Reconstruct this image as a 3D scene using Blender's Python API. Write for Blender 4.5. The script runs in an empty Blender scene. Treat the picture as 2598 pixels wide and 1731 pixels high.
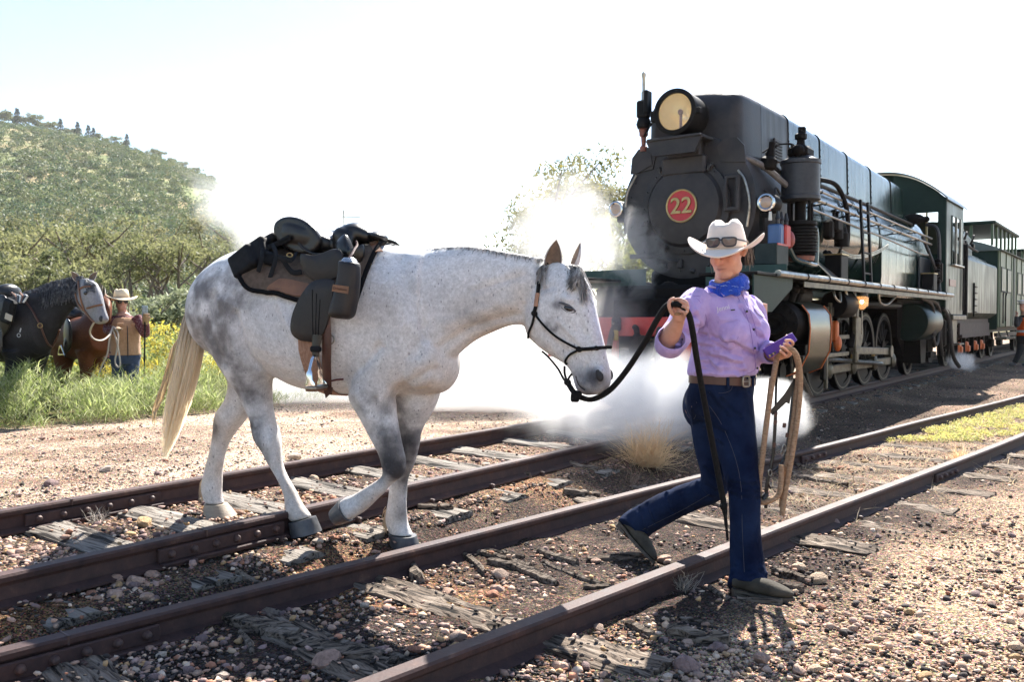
import bpy,bmesh,math,random
import numpy as np
from mathutils import Vector,Matrix,Euler,noise as mnoise

SC=bpy.context.scene
COL=SC.collection
R=math.radians

# ------------------------------------------------------------------ camera
CAM_H,FPX,CPX,CPY=1.25,2262.0,1299.0,865.5        # photograph is 2598 x 1731
PITCH=math.atan(55.5/FPX)
cam_d=bpy.data.cameras.new("camera")
cam_d.sensor_width=36.0
cam_d.lens=FPX/2598.0*36.0
cam_d.clip_start,cam_d.clip_end=0.05,20000.0
cam=bpy.data.objects.new("camera",cam_d)
cam.location=(0,0,CAM_H)
cam.rotation_euler=(R(90)-PITCH,0,0)
COL.objects.link(cam)
SC.camera=cam

# ------------------------------------------------------------------ sky and sun
SUN_AZ,SUN_EL=R(19.0),R(46.0)                          # azimuth clockwise from +Y
world=bpy.data.worlds.new("World")
SC.world=world
world.use_nodes=True
wn=world.node_tree.nodes;wl=world.node_tree.links
bgn=wn.get("Background")or wn.new("ShaderNodeBackground")
skyn=wn.new("ShaderNodeTexSky")
skyn.sky_type='NISHITA'
skyn.sun_disc=False
skyn.sun_elevation=SUN_EL
skyn.sun_rotation=SUN_AZ
skyn.air_density=1.0
skyn.dust_density=0.4
skyn.ozone_density=1.0
wl.new(skyn.outputs[0],bgn.inputs[0])
bgn.inputs[1].default_value=0.075
sun_d=bpy.data.lights.new("sun",'SUN')
sun_d.energy=5.0
sun_d.angle=R(0.55)
sun_d.color=(1.0,0.95,0.87)
sun=bpy.data.objects.new("sun",sun_d)
S_DIR=Vector((math.sin(SUN_AZ)*math.cos(SUN_EL),math.cos(SUN_AZ)*math.cos(SUN_EL),math.sin(SUN_EL)))
sun.rotation_euler=(-S_DIR).to_track_quat('-Z','Y').to_euler()
sun.location=(6,20,25)
COL.objects.link(sun)

SC.render.engine='CYCLES'
SC.view_settings.view_transform='Standard'
SC.view_settings.look='None'
SC.view_settings.exposure=1.82
SC.view_settings.gamma=1.0
cy=SC.cycles
cy.use_denoising=True
cy.max_bounces=12
cy.diffuse_bounces=3
cy.glossy_bounces=2
cy.transmission_bounces=4
cy.transparent_max_bounces=8
cy.volume_bounces=6
cy.volume_step_rate=1.0
cy.volume_max_steps=96
cy.caustics_reflective=False
cy.caustics_refractive=False
cy.sample_clamp_indirect=6.0

# ------------------------------------------------------------------ picture -> world helpers
_cp,_sp=math.cos(PITCH),math.sin(PITCH)
def ray(px,py):
    x=(px-CPX)/FPX;y=-(py-CPY)/FPX
    return Vector((x,_cp+y*_sp,y*_cp-_sp))
CAM=Vector((0,0,CAM_H))
def atY(px,py,Y):
    r=ray(px,py);return CAM+r*(Y/r.y)
def atZ(px,py,z=0.0):
    r=ray(px,py);return CAM+r*((z-CAM_H)/r.z)
def onplane(px,py,p0,n):
    r=ray(px,py);return CAM+r*((Vector(p0)-CAM).dot(n)/r.dot(n))

# railway frames
TH=R(35.8)
TD=Vector((math.sin(TH),math.cos(TH),0));TN=Vector((math.cos(TH),-math.sin(TH),0))   # along / to the near side
C0=Vector((2.17,9.14,0));GAUGE=1.20;RAILTOP=0.27
TC=C0-TN*(GAUGE/2)                                                                     # loco track centre
NTH=R(42.48)
ND=Vector((math.sin(NTH),math.cos(NTH),0));NN=Vector((math.cos(NTH),-math.sin(NTH),0))
A0=Vector((2.266,5.689,0));NGAUGE=1.124
B0=A0-NN*NGAUGE
def sstep(a,b,x):
    t=np.clip((np.asarray(x,float)-a)/(b-a),0,1);return t*t*(3-2*t)
def gz(x,y):
    """height of the ground"""
    x=np.asarray(x,float);y=np.asarray(y,float)
    p=(x-C0.x)*TN.x+(y-C0.y)*TN.y
    t=(x-C0.x)*TD.x+(y-C0.y)*TD.y
    qb=(x-B0.x)*NN.x+(y-B0.y)*NN.y
    z=0.020+0.115*sstep(0.62,0.12,p)*sstep(-0.03,-0.20,qb)
    z=z*sstep(-9.0,-3.0,p)+0.05*sstep(-3.0,-9.0,p)
    return z
def gpt(px,py,dz=0.0):
    z=0.0
    for _ in range(6):
        p=atZ(px,py,z+dz);z=float(gz(p.x,p.y))
    return Vector((p.x,p.y,z))

# ------------------------------------------------------------------ object helpers
def tag(o,label=None,cat=None,group=None,kind=None):
    if label:o["label"]=label
    if cat:o["category"]=cat
    if group:o["group"]=group
    if kind:o["kind"]=kind
    return o
def empty(name,loc,label=None,cat=None,group=None,kind=None,rz=0.0):
    o=bpy.data.objects.new(name,None)
    o.location=loc;o.rotation_euler=(0,0,rz);o.empty_display_size=0.1
    COL.objects.link(o)
    return tag(o,label,cat,group,kind)
def world_mat(o):
    m=Matrix.LocRotScale(o.location,o.rotation_euler,o.scale)
    return(world_mat(o.parent)@o.matrix_parent_inverse@m)if o.parent else m
def link(name,me,parent=None,keep=True):
    o=bpy.data.objects.new(name,me);COL.objects.link(o)
    if parent is not None:
        o.parent=parent
        if keep:o.matrix_parent_inverse=world_mat(parent).inverted()
    return o
def copy_tree(o,parent=None):
    c=o.copy();COL.objects.link(c)
    if parent is not None:c.parent=parent
    for ch in[q for q in list(bpy.data.objects)if q.parent==o]:
        copy_tree(ch,c)
    return c

class MB:
    """collects faces; build() links them as ONE mesh"""
    def __init__(s,M=None):
        s.v=[];s.f=[];s.M=M
    def add(s,vs,fs):
        b=len(s.v)
        if s.M is not None:vs=[s.M@Vector(v)for v in vs]
        s.v.extend([tuple(v)for v in vs]);s.f.extend([tuple(i+b for i in f)for f in fs])
        return s
    def box(s,c,size,rot=None,bev=0.0):
        hx,hy,hz=size[0]/2,size[1]/2,size[2]/2
        if bev>0:
            b=min(bev,hx*.9,hy*.9,hz*.9)
            vs=[]
            for sx in(-1,1):
                for sy in(-1,1):
                    for sz in(-1,1):
                        vs+=[(sx*hx,sy*(hy-b),sz*(hz-b)),(sx*(hx-b),sy*hy,sz*(hz-b)),(sx*(hx-b),sy*(hy-b),sz*hz)]
            fs=[]
            def i(sx,sy,sz,k):return((sx*2+sy)*2+sz)*3+k
            for sx in(0,1):
                q=[i(sx,0,0,0),i(sx,1,0,0),i(sx,1,1,0),i(sx,0,1,0)];fs.append(q if sx else q[::-1])
                q=[i(0,sx,0,1),i(1,sx,0,1),i(1,sx,1,1),i(0,sx,1,1)];fs.append(q[::-1]if sx else q)
                q=[i(0,0,sx,2),i(1,0,sx,2),i(1,1,sx,2),i(0,1,sx,2)];fs.append(q if sx else q[::-1])
            for a in(0,1):
                for b2 in(0,1):
                    fs+=[[i(0,a,b2,1),i(1,a,b2,1),i(1,a,b2,2),i(0,a,b2,2)],
                           [i(a,0,b2,0),i(a,1,b2,0),i(a,1,b2,2),i(a,0,b2,2)],
                           [i(a,b2,0,0),i(a,b2,1,0),i(a,b2,1,1),i(a,b2,0,1)]]
                    for c2 in(0,1):fs.append([i(a,b2,c2,0),i(a,b2,c2,1),i(a,b2,c2,2)])
        else:
            vs=[(x*hx,y*hy,z*hz)for x in(-1,1)for y in(-1,1)for z in(-1,1)]
            fs=[(0,1,3,2),(4,6,7,5),(0,4,5,1),(2,3,7,6),(0,2,6,4),(1,5,7,3)]
        c=Vector(c)
        if rot is not None:
            Q=rot if isinstance(rot,Matrix)else Euler(rot).to_matrix()
            vs=[Q@Vector(v)+c for v in vs]
        else:vs=[Vector(v)+c for v in vs]
        return s.add(vs,fs)
    def tube(s,path,rad,seg=8,caps=True,flat=1.0,up=None,closed=False):
        path=[Vector(p)for p in path];n=len(path)
        if not hasattr(rad,'__len__'):rad=[rad]*n
        vs=[];fs=[];prev=None
        for k,p in enumerate(path):
            if closed:t=(path[(k+1)%n]-path[k-1])
            else:t=(path[min(k+1,n-1)]-path[max(k-1,0)])
            t=t.normalized()if t.length>1e-9 else Vector((0,0,1))
            if prev is None:
                a=Vector(up)if up is not None else(Vector((0,0,1))if abs(t.z)<0.9 else Vector((1,0,0)))
                x=t.cross(a).normalized()
            else:
                x=(prev-t*prev.dot(t));x=x.normalized()if x.length>1e-6 else t.orthogonal().normalized()
            if up is not None:
                x2=t.cross(Vector(up))
                if x2.length>1e-4:x=x2.normalized()
            prev=x;y=x.cross(t).normalized()
            r=rad[k]
            rx,ry=(r if hasattr(r,'__len__')else(r,r*flat))
            for j in range(seg):
                a=2*math.pi*j/seg
                vs.append(p+x*(math.cos(a)*rx)+y*(math.sin(a)*ry))
        rows=n if closed else n-1
        for k in range(rows):
            k2=(k+1)%n
            for j in range(seg):
                j2=(j+1)%seg
                fs.append((k*seg+j,k*seg+j2,k2*seg+j2,k2*seg+j))
        if caps and not closed:
            fs.append(tuple(range(seg))[::-1]);fs.append(tuple((n-1)*seg+j for j in range(seg)))
        return s.add(vs,fs)
    def cyl(s,p0,p1,r0,r1=None,seg=24):
        return s.tube([p0,p1],[r0,r0 if r1 is None else r1],seg)
    def lathe(s,prof,axis0,axisdir,seg=32,caps=True):
        """prof: (along, radius)"""
        d=Vector(axisdir).normalized();o=Vector(axis0)
        x=d.orthogonal().normalized();y=d.cross(x)
        vs=[];fs=[];n=len(prof)
        for(a,r)in prof:
            for j in range(seg):
                t=2*math.pi*j/seg
                vs.append(o+d*a+x*(math.cos(t)*r)+y*(math.sin(t)*r))
        for k in range(n-1):
            for j in range(seg):
                j2=(j+1)%seg
                fs.append((k*seg+j,k*seg+j2,(k+1)*seg+j2,(k+1)*seg+j))
        if caps:
            fs.append(tuple(range(seg))[::-1]);fs.append(tuple((n-1)*seg+j for j in range(seg)))
        return s.add(vs,fs)
    def prism(s,poly,ext):
        """closed polygon (3-D points) extruded along vector ext"""
        n=len(poly);e=Vector(ext);p=[Vector(q)for q in poly]
        vs=p+[q+e for q in p]
        fs=[tuple(range(n))[::-1],tuple(range(n,2*n))]+[(k,(k+1)%n,n+(k+1)%n,n+k)for k in range(n)]
        return s.add(vs,fs)
    def loft(s,secs,caps=True,closed=False):
        """secs: rows of equal point counts"""
        m=len(secs[0]);vs=[p for r in secs for p in r];fs=[]
        n=len(secs)
        for k in range(n-1+(1 if closed else 0)):
            k2=(k+1)%n
            for j in range(m):
                j2=(j+1)%m
                fs.append((k*m+j,k*m+j2,k2*m+j2,k2*m+j))
        if caps and not closed:
            fs.append(tuple(range(m))[::-1]);fs.append(tuple((n-1)*m+j for j in range(m)))
        return s.add(vs,fs)
    def ribbon(s,pts,w,d):
        n=len(pts);rows=[[p-d*(w*(1-.8*(k/(n-1))**2)),p+d*(w*(1-.8*(k/(n-1))**2))]for k,p in enumerate(pts)]
        return s.grid(rows)
    def grid(s,rows):
        m=len(rows[0]);vs=[p for r in rows for p in r]
        return s.add(vs,[(k*m+j,k*m+j+1,(k+1)*m+j+1,(k+1)*m+j)for k in range(len(rows)-1)for j in range(m-1)])
    def ball(s,c,r,seg=12,rings=8,rot=None):
        c=Vector(c);r=r if hasattr(r,'__len__')else(r,r,r)
        vs=[];fs=[]
        Q=rot if rot is not None else Matrix.Identity(3)
        for i in range(rings+1):
            ph=math.pi*i/rings
            for j in range(seg):
                t=2*math.pi*j/seg
                vs.append(c+Q@Vector((r[0]*math.sin(ph)*math.cos(t),r[1]*math.sin(ph)*math.sin(t),r[2]*math.cos(ph))))
        for i in range(rings):
            for j in range(seg):
                j2=(j+1)%seg
                fs.append((i*seg+j,(i+1)*seg+j,(i+1)*seg+j2,i*seg+j2))
        return s.add(vs,fs)
    def mesh(s,name,mat=None,smooth=True,angle=35.0,clean=True):
        me=bpy.data.meshes.new(name)
        me.from_pydata(s.v,[],s.f);me.update()
        if clean:
            bm=bmesh.new();bm.from_mesh(me)
            bmesh.ops.remove_doubles(bm,verts=bm.verts,dist=1e-6)
            bmesh.ops.recalc_face_normals(bm,faces=bm.faces)
            bm.to_mesh(me);bm.free()
        if mat is not None:me.materials.append(mat)
        if smooth:
            me.polygons.foreach_set("use_smooth",[True]*len(me.polygons))
            if angle<179:me.set_sharp_from_angle(angle=R(angle))
        return me
    def build(s,name,mat=None,parent=None,smooth=True,angle=35.0,clean=True):
        return link(name,s.mesh(name,mat,smooth,angle,clean),parent)

def crv(pts,n=8,closed=False):
    """Catmull-Rom through points (any dimension)"""
    P=[np.array(p,float)for p in pts];out=[]
    m=len(P)
    rng=range(m if closed else m-1)
    for i in rng:
        if closed:p0,p1,p2,p3=P[i-1],P[i],P[(i+1)%m],P[(i+2)%m]
        else:p0,p1,p2,p3=P[max(i-1,0)],P[i],P[i+1],P[min(i+2,m-1)]
        for k in range(n):
            t=k/n
            out.append(0.5*((2*p1)+(-p0+p2)*t+(2*p0-5*p1+4*p2-p3)*t*t+(-p0+3*p1-3*p2+p3)*t**3))
    if not closed:out.append(P[-1])
    return out

# ------------------------------------------------------------------ materials
MATS={}
def mat(name,c1,c2=None,rough=0.6,metal=0.0,scale=8.0,detail=6.0,contrast=(0.35,0.65),bump=0.0,bscale=None,
        rvar=0.0,spec=0.5,stretch=None,coat=0.0,extra=None,attr=None,rand=0.0,sheen=0.0,bdist=0.01,sss=0.0):
    m=bpy.data.materials.new(name);m.use_nodes=True;MATS[name]=m
    nt=m.node_tree;n=nt.nodes;l=nt.links
    b=n["Principled BSDF"]
    b.inputs["Roughness"].default_value=rough
    b.inputs["Metallic"].default_value=metal
    b.inputs["Specular IOR Level"].default_value=spec
    if coat:b.inputs["Coat Weight"].default_value=coat;b.inputs["Coat Roughness"].default_value=0.12
    if sheen:b.inputs["Sheen Weight"].default_value=sheen
    if sss:
        b.inputs["Subsurface Weight"].default_value=sss;b.inputs["Subsurface Radius"].default_value=(0.02,0.008,0.004);b.inputs["Subsurface Scale"].default_value=0.6
    tc=n.new("ShaderNodeTexCoord");mp=n.new("ShaderNodeMapping")
    l.new(tc.outputs["Object"],mp.inputs[0])
    if stretch:mp.inputs["Scale"].default_value=stretch
    if rand:
        oi=n.new("ShaderNodeObjectInfo");ml=n.new("ShaderNodeVectorMath");ml.operation='SCALE'
        cx=n.new("ShaderNodeCombineXYZ");
        for k in range(3):l.new(oi.outputs["Random"],cx.inputs[k])
        l.new(cx.outputs[0],ml.inputs[0]);ml.inputs["Scale"].default_value=rand
        l.new(ml.outputs[0],mp.inputs["Location"])
    nz=n.new("ShaderNodeTexNoise");nz.inputs["Scale"].default_value=scale;nz.inputs["Detail"].default_value=detail;nz.inputs["Roughness"].default_value=0.62
    l.new(mp.outputs[0],nz.inputs["Vector"])
    ramp=n.new("ShaderNodeValToRGB")
    ramp.color_ramp.elements[0].position=contrast[0];ramp.color_ramp.elements[1].position=contrast[1]
    c2=c2 or tuple(x*0.8 for x in c1)
    ramp.color_ramp.elements[0].color=(*c1,1);ramp.color_ramp.elements[1].color=(*c2,1)
    l.new(nz.outputs[0],ramp.inputs[0])
    out=ramp.outputs[0]
    if attr:
        at=n.new("ShaderNodeAttribute");at.attribute_name=attr
        mx=n.new("ShaderNodeMix");mx.data_type='RGBA';mx.blend_type='MULTIPLY';mx.inputs[0].default_value=1.0
        l.new(out,mx.inputs[6]);l.new(at.outputs["Color"],mx.inputs[7]);out=mx.outputs[2]
    l.new(out,b.inputs["Base Color"])
    if bump:
        nb=n.new("ShaderNodeTexNoise");nb.inputs["Scale"].default_value=bscale or scale*3;nb.inputs["Detail"].default_value=5
        l.new(mp.outputs[0],nb.inputs["Vector"])
        bp=n.new("ShaderNodeBump");bp.inputs["Strength"].default_value=bump;bp.inputs["Distance"].default_value=bdist
        l.new(nb.outputs[0],bp.inputs["Height"]);l.new(bp.outputs[0],b.inputs["Normal"])
    if rvar:
        mr=n.new("ShaderNodeMapRange");mr.inputs[3].default_value=max(0.02,rough-rvar);mr.inputs[4].default_value=min(1,rough+rvar)
        l.new(nz.outputs[0],mr.inputs[0]);l.new(mr.outputs[0],b.inputs["Roughness"])
    if extra:extra(m,nt,b)
    return m
def attr_color(me,name,cols):
    """cols: (nverts,3) linear"""
    a=me.color_attributes.new(name,'FLOAT_COLOR','POINT')
    c=np.ones((len(me.vertices),4),np.float32);c[:,:3]=cols
    a.data.foreach_set("color",c.ravel())
def vco(me):
    a=np.empty(len(me.vertices)*3,np.float32);me.vertices.foreach_get("co",a);return a.reshape(-1,3)
def fnoise(P,scale,seed=0.0):
    """cheap smooth numpy value noise on (n,3) or (n,2), about -1..1"""
    P=np.asarray(P,float)*scale+seed*17.31
    if P.shape[1]==2:P=np.concatenate([P,np.full((len(P),1),seed)],1)
    i=np.floor(P).astype(np.int64);f=P-i;f=f*f*(3-2*f)
    def h(a):
        n=(a[:,0]*374761393+a[:,1]*668265263+a[:,2]*2147483647+int(seed*101)*1274126177)&0xffffffff
        n=((n^(n>>13))*1274126177)&0xffffffff
        n=n^(n>>16)
        return(n&0xffff)/32767.5-1
    r=0
    for dx in(0,1):
        for dy in(0,1):
            for dz in(0,1):
                w=(f[:,0]if dx else 1-f[:,0])*(f[:,1]if dy else 1-f[:,1])*(f[:,2]if dz else 1-f[:,2])
                r=r+w*h(i+np.array([dx,dy,dz]))
    return r
def fbm(P,scale,oct=4,seed=0.0):
    r=0;a=1.0;t=0
    for k in range(oct):
        r=r+a*fnoise(P,scale*2**k,seed+k*3.7);t+=a;a*=0.5
    return r/t
def fast_mesh(name,V,Fc,mat_=None,smooth=False):
    """numpy verts (n,3), faces (m,k) all the same size"""
    me=bpy.data.meshes.new(name)
    V=np.ascontiguousarray(V,np.float32);Fc=np.ascontiguousarray(Fc,np.int32)
    m,k=Fc.shape
    me.vertices.add(len(V));me.vertices.foreach_set("co",V.ravel())
    me.loops.add(m*k);me.loops.foreach_set("vertex_index",Fc.ravel())
    me.polygons.add(m);me.polygons.foreach_set("loop_start",np.arange(0,m*k,k,dtype=np.int32));me.polygons.foreach_set("loop_total",np.full(m,k,np.int32))
    if smooth:me.polygons.foreach_set("use_smooth",np.ones(m,bool))
    me.update(calc_edges=True);me.validate()
    if mat_ is not None:me.materials.append(mat_)
    return me

# ================================================================== ground
rng=np.random.default_rng(7)
def pcoord(x,y):
    return(x-C0.x)*TN.x+(y-C0.y)*TN.y,(x-C0.x)*TD.x+(y-C0.y)*TD.y
def ncoord(x,y):
    return(x-A0.x)*NN.x+(y-A0.y)*NN.y,(x-A0.x)*ND.x+(y-A0.y)*ND.y
CINDER=np.array([.070,.049,.040]);SAND=np.array([.46,.27,.155]);TAN=np.array([.70,.53,.38]);GRAV=np.array([.34,.245,.18]);PALE=np.array([.68,.55,.44])
def ground_color(X,Y):
    P2=np.stack([X,Y],1)
    p,t=pcoord(X,Y);q,u=ncoord(X,Y)
    n1=fbm(P2,1.1,4,1.0);n2=fbm(P2,3.7,4,2.0);n3=fbm(P2,0.45,3,5.0)
    def lerp(a,b,w):w=np.clip(w,0,1)[:,None];return a*(1-w)+b*w
    c=np.tile(GRAV,(len(X),1))
    # cinder between the tracks and in the near track
    cin=sstep(-.1,.45,p)*sstep(1.15,.2,q)*sstep(7.0,3.0,u)
    c=lerp(c,CINDER,np.clip(cin*(1.05+.8*n2),0,1))
    c=lerp(c,CINDER*1.2,np.clip(sstep(-1.5,-1.1,p)*sstep(0.3,-.1,p)*(.42+1.1*n1+n2*.6),0,.85))
    # orange sand showing through
    osand=np.clip((n1+.45*n2-.40)*4.0,0,1)*cin
    c=lerp(c,SAND*.55,osand)
    d=np.hypot(X-(-.02),(Y-6.05));c=lerp(c,SAND*.75,sstep(.65,.1,d+.35*n2))
    d=np.hypot(X-(-2.1),(Y-3.25));c=lerp(c,SAND*.5,sstep(.7,.15,d+.4*n2))
    # open sandy ground in front of the near track
    op=sstep(.1,.75,q+.35*n1)
    c=lerp(c,lerp(lerp(GRAV,CINDER*1.3,np.clip(.35+1.6*n2,0,1)),TAN,np.clip(.48+1.3*n3+.8*n1+.14*(q-1.0),0,1)),op)
    # shoulder between the two tracks further off: dark ballast gravel, colour deepened for train shade
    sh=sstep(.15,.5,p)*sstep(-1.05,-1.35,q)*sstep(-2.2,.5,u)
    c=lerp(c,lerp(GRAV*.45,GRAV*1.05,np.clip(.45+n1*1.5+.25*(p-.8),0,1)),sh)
    c=lerp(c,lerp(TAN*.72,GRAV*.45,np.clip(.50+1.5*n2,0,1)),sstep(-1.5,2.0,u)*sstep(-1.2,-1.0,q)*sstep(.2,-.1,q))
    # pale road beyond the far rail
    c=lerp(c,lerp(PALE,GRAV*.95,np.clip(.30+1.2*n1+.9*n2,0,1)),sstep(-1.35,-1.9,p+.2*n1))
    c=lerp(c,np.array([.16,.15,.06]),sstep(-5.7,-7.0,p+.6*n1))
    return np.clip(c,.01,.9)

def axis(parts):
    out=[]
    for a,b,n in parts:out+=list(np.linspace(a,b,n,endpoint=False))
    return np.array(out+[parts[-1][1]])
gx=axis([(-6000,-900,6),(-900,-120,10),(-120,-20,20),(-20,-6,40),(-6,-2.6,70),(-2.6,2.6,150),(2.6,6,70),(6,16,50),(16,60,16),(60,600,10),(600,6000,6)])
gy=axis([(-600,-40,5),(-40,-3,10),(-3,1.6,14),(1.6,5.5,120),(5.5,9,75),(9,16,70),(16,40,40),(40,160,20),(160,900,10),(900,9000,8)])
GX,GY=np.meshgrid(gx,gy)
X=GX.ravel();Y=GY.ravel()
Z=gz(X,Y)
near=sstep(24,12,np.hypot(X,Y-4))
P2=np.stack([X,Y],1)
Z=Z+near*(.016*fbm(P2,2.2,3,3.0)+.010*fbm(P2,11.0,2,4.0))
nx,ny=len(gx),len(gy)
idx=np.arange(nx*ny).reshape(ny,nx)
Fq=np.stack([idx[:-1,:-1].ravel(),idx[:-1,1:].ravel(),idx[1:,1:].ravel(),idx[1:,:-1].ravel()],1)

def ground_extra(m,nt,b):
    n=nt.nodes;l=nt.links
    tc=n.new("ShaderNodeTexCoord")
    at=n.new("ShaderNodeAttribute");at.attribute_name="col"
    v1=n.new("ShaderNodeTexVoronoi");v1.inputs["Scale"].default_value=75;l.new(tc.outputs["Object"],v1.inputs["Vector"])
    v2=n.new("ShaderNodeTexVoronoi");v2.inputs["Scale"].default_value=190;l.new(tc.outputs["Object"],v2.inputs["Vector"])
    nz=n.new("ShaderNodeTexNoise");nz.inputs["Scale"].default_value=42;nz.inputs["Detail"].default_value=8;nz.inputs["Roughness"].default_value=.7
    l.new(tc.outputs["Object"],nz.inputs["Vector"])
    r=n.new("ShaderNodeValToRGB");e=r.color_ramp.elements
    e[0].position=.34;e[0].color=(.16,.15,.145,1);e[1].position=.62;e[1].color=(1.35,1.3,1.25,1)
    l.new(nz.outputs[0],r.inputs[0])
    mx=n.new("ShaderNodeMix");mx.data_type='RGBA';mx.blend_type='MULTIPLY';mx.inputs[0].default_value=1
    l.new(at.outputs["Color"],mx.inputs[6]);l.new(r.outputs[0],mx.inputs[7])
    # single grains carry their own tint
    hsv=n.new("ShaderNodeMix");hsv.data_type='RGBA';hsv.blend_type='OVERLAY';hsv.inputs[0].default_value=.42
    l.new(mx.outputs[2],hsv.inputs[6]);l.new(v2.outputs["Color"],hsv.inputs[7])
    v3=n.new("ShaderNodeTexVoronoi");v3.inputs["Scale"].default_value=150;v3.inputs["Randomness"].default_value=1;l.new(tc.outputs["Object"],v3.inputs["Vector"])
    sp=n.new("ShaderNodeSeparateColor");l.new(v3.outputs["Color"],sp.inputs[0])
    gr=n.new("ShaderNodeValToRGB");e2=gr.color_ramp.elements;gr.color_ramp.interpolation='CONSTANT';e2[0].position=0;e2[0].color=(.14,.13,.13,1);e2[1].position=.34;e2[1].color=(.75,.74,.72,1);q2=e2.new(.62);q2.color=(1.15,1.1,1.05,1);q2=e2.new(.9);q2.color=(1.9,1.8,1.65,1)
    l.new(sp.outputs[0],gr.inputs[0])
    mg=n.new("ShaderNodeMix");mg.data_type='RGBA';mg.blend_type='MULTIPLY';mg.inputs[0].default_value=.9;l.new(hsv.outputs[2],mg.inputs[6]);l.new(gr.outputs[0],mg.inputs[7])
    l.new(mg.outputs[2],b.inputs["Base Color"])
    ad=n.new("ShaderNodeMath");ad.operation='ADD';l.new(v1.outputs["Distance"],ad.inputs[0])
    m2=n.new("ShaderNodeMath");m2.operation='MULTIPLY';m2.inputs[1].default_value=.6;l.new(v2.outputs["Distance"],m2.inputs[0]);l.new(m2.outputs[0],ad.inputs[1])
    sb=n.new("ShaderNodeMath");sb.operation='SUBTRACT';l.new(nz.outputs[0],sb.inputs[0]);l.new(ad.outputs[0],sb.inputs[1])
    bp=n.new("ShaderNodeBump");bp.inputs["Strength"].default_value=.9;bp.inputs["Distance"].default_value=.012
    l.new(sb.outputs[0],bp.inputs["Height"]);l.new(bp.outputs[0],b.inputs["Normal"])
M_GROUND=mat("ground_gravel",(.3,.2,.15),rough=.95,spec=.15,extra=ground_extra)
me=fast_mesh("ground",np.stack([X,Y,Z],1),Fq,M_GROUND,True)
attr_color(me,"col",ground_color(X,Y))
ground=tag(link("ground",me),"bare stony ground of dark cinder, orange sand and gravel",None,None,"structure")

# ================================================================== stones
def ico():
    g=(1+5**.5)/2
    v=np.array([(-1,g,0),(1,g,0),(-1,-g,0),(1,-g,0),(0,-1,g),(0,1,g),(0,-1,-g),(0,1,-g),(g,0,-1),(g,0,1),(-g,0,-1),(-g,0,1)],float)
    v/=np.linalg.norm(v[0])
    f=np.array([(0,11,5),(0,5,1),(0,1,7),(0,7,10),(0,10,11),(1,5,9),(5,11,4),(11,10,2),(10,7,6),(7,1,8),(3,9,4),(3,4,2),(3,2,6),(3,6,8),(3,8,9),(4,9,5),(2,4,11),(6,2,10),(8,6,7),(9,8,1)])
    return v,f
IV,IF=ico()
STONE_COLS=np.array([(.46,.29,.21),(.40,.26,.20),(.58,.43,.30),(.36,.25,.22),(.26,.18,.17),(.40,.19,.12),(.62,.50,.40),(.48,.31,.16),(.42,.30,.23),(.52,.35,.27)])
M_STONE=mat("pebble",(1.0,.97,.94),(.70,.66,.63),rough=.85,spec=.25,scale=60,bump=.35,bscale=160,attr="col",bdist=.004)
def on_rail(X,Y,w=.075):
    p,t=pcoord(X,Y);q,u=ncoord(X,Y)
    return(np.abs(p)<w)|(np.abs(p+GAUGE)<w)|(np.abs(q)<w)|(np.abs(q+NGAUGE)<w)
CD_T=[-7.56,-6.94,-6.32,-5.82,-5.29,-4.68,-4.08,-3.49,-2.89,-2.17,-1.47,-.8,-.15]
AB_T=[-4.5,-3.78,-3.13,-2.45,-1.75,-1.0,-.32,.4,1.1,1.8,2.5,3.2,3.9,4.6,5.3]
def on_sleeper(X,Y):
    p,t=pcoord(X,Y);q,u=ncoord(X,Y)
    r=np.zeros(len(X),bool)
    for a in CD_T:r|=(np.abs(t-a)<.13)&(p>-1.7)&(p<.5)
    for a in AB_T:r|=(np.abs(u-a)<.12)&(q>-1.5)&(q<.5)
    return r
def scatter_px(n,y0,y1,x0=-260,x1=2860,pw=1.0):
    y=y0+(y1-y0)*rng.random(n)**pw;x=x0+(x1-x0)*rng.random(n)
    rr=np.stack([(x-CPX)/FPX,_cp-(y-CPY)/FPX*_sp,-(y-CPY)/FPX*_cp-_sp],1)
    z=np.zeros(n)
    for _ in range(3):
        k=(z-CAM_H)/rr[:,2];XX=rr[:,0]*k;YY=rr[:,1]*k;z=gz(XX,YY)
    return XX,YY,z
def stones(n,smin,smed,smax,sig,y0,y1,pw,keep_sleeper=.12):
    x,y,z=scatter_px(n,y0,y1,pw=pw)
    p,t=pcoord(x,y)
    k=~on_rail(x,y)&(y<26)&(p>-6.2)
    os_=on_sleeper(x,y);k&=~os_|(rng.random(n)<keep_sleeper)
    q,u=ncoord(x,y)
    # fewer pebbles where sand shows, more beside the loco track
    k&=rng.random(n)<np.where(q>.35,.55,np.where((p<-1.9),.95,np.where(p>.05,np.where(p<.7,.95,.8),1.0)))
    x,y,z,p=x[k],y[k],z[k],p[k];os_=os_[k]
    s=np.clip(smed*np.exp(sig*rng.normal(size=len(x))),smin,smax)
    s=np.maximum(s,.0011*np.hypot(x,y))*(1+.35*((p>-1.3)&(p<0)))
    z=z+np.where(os_,.03,0)
    return x,y,z,s
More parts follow.
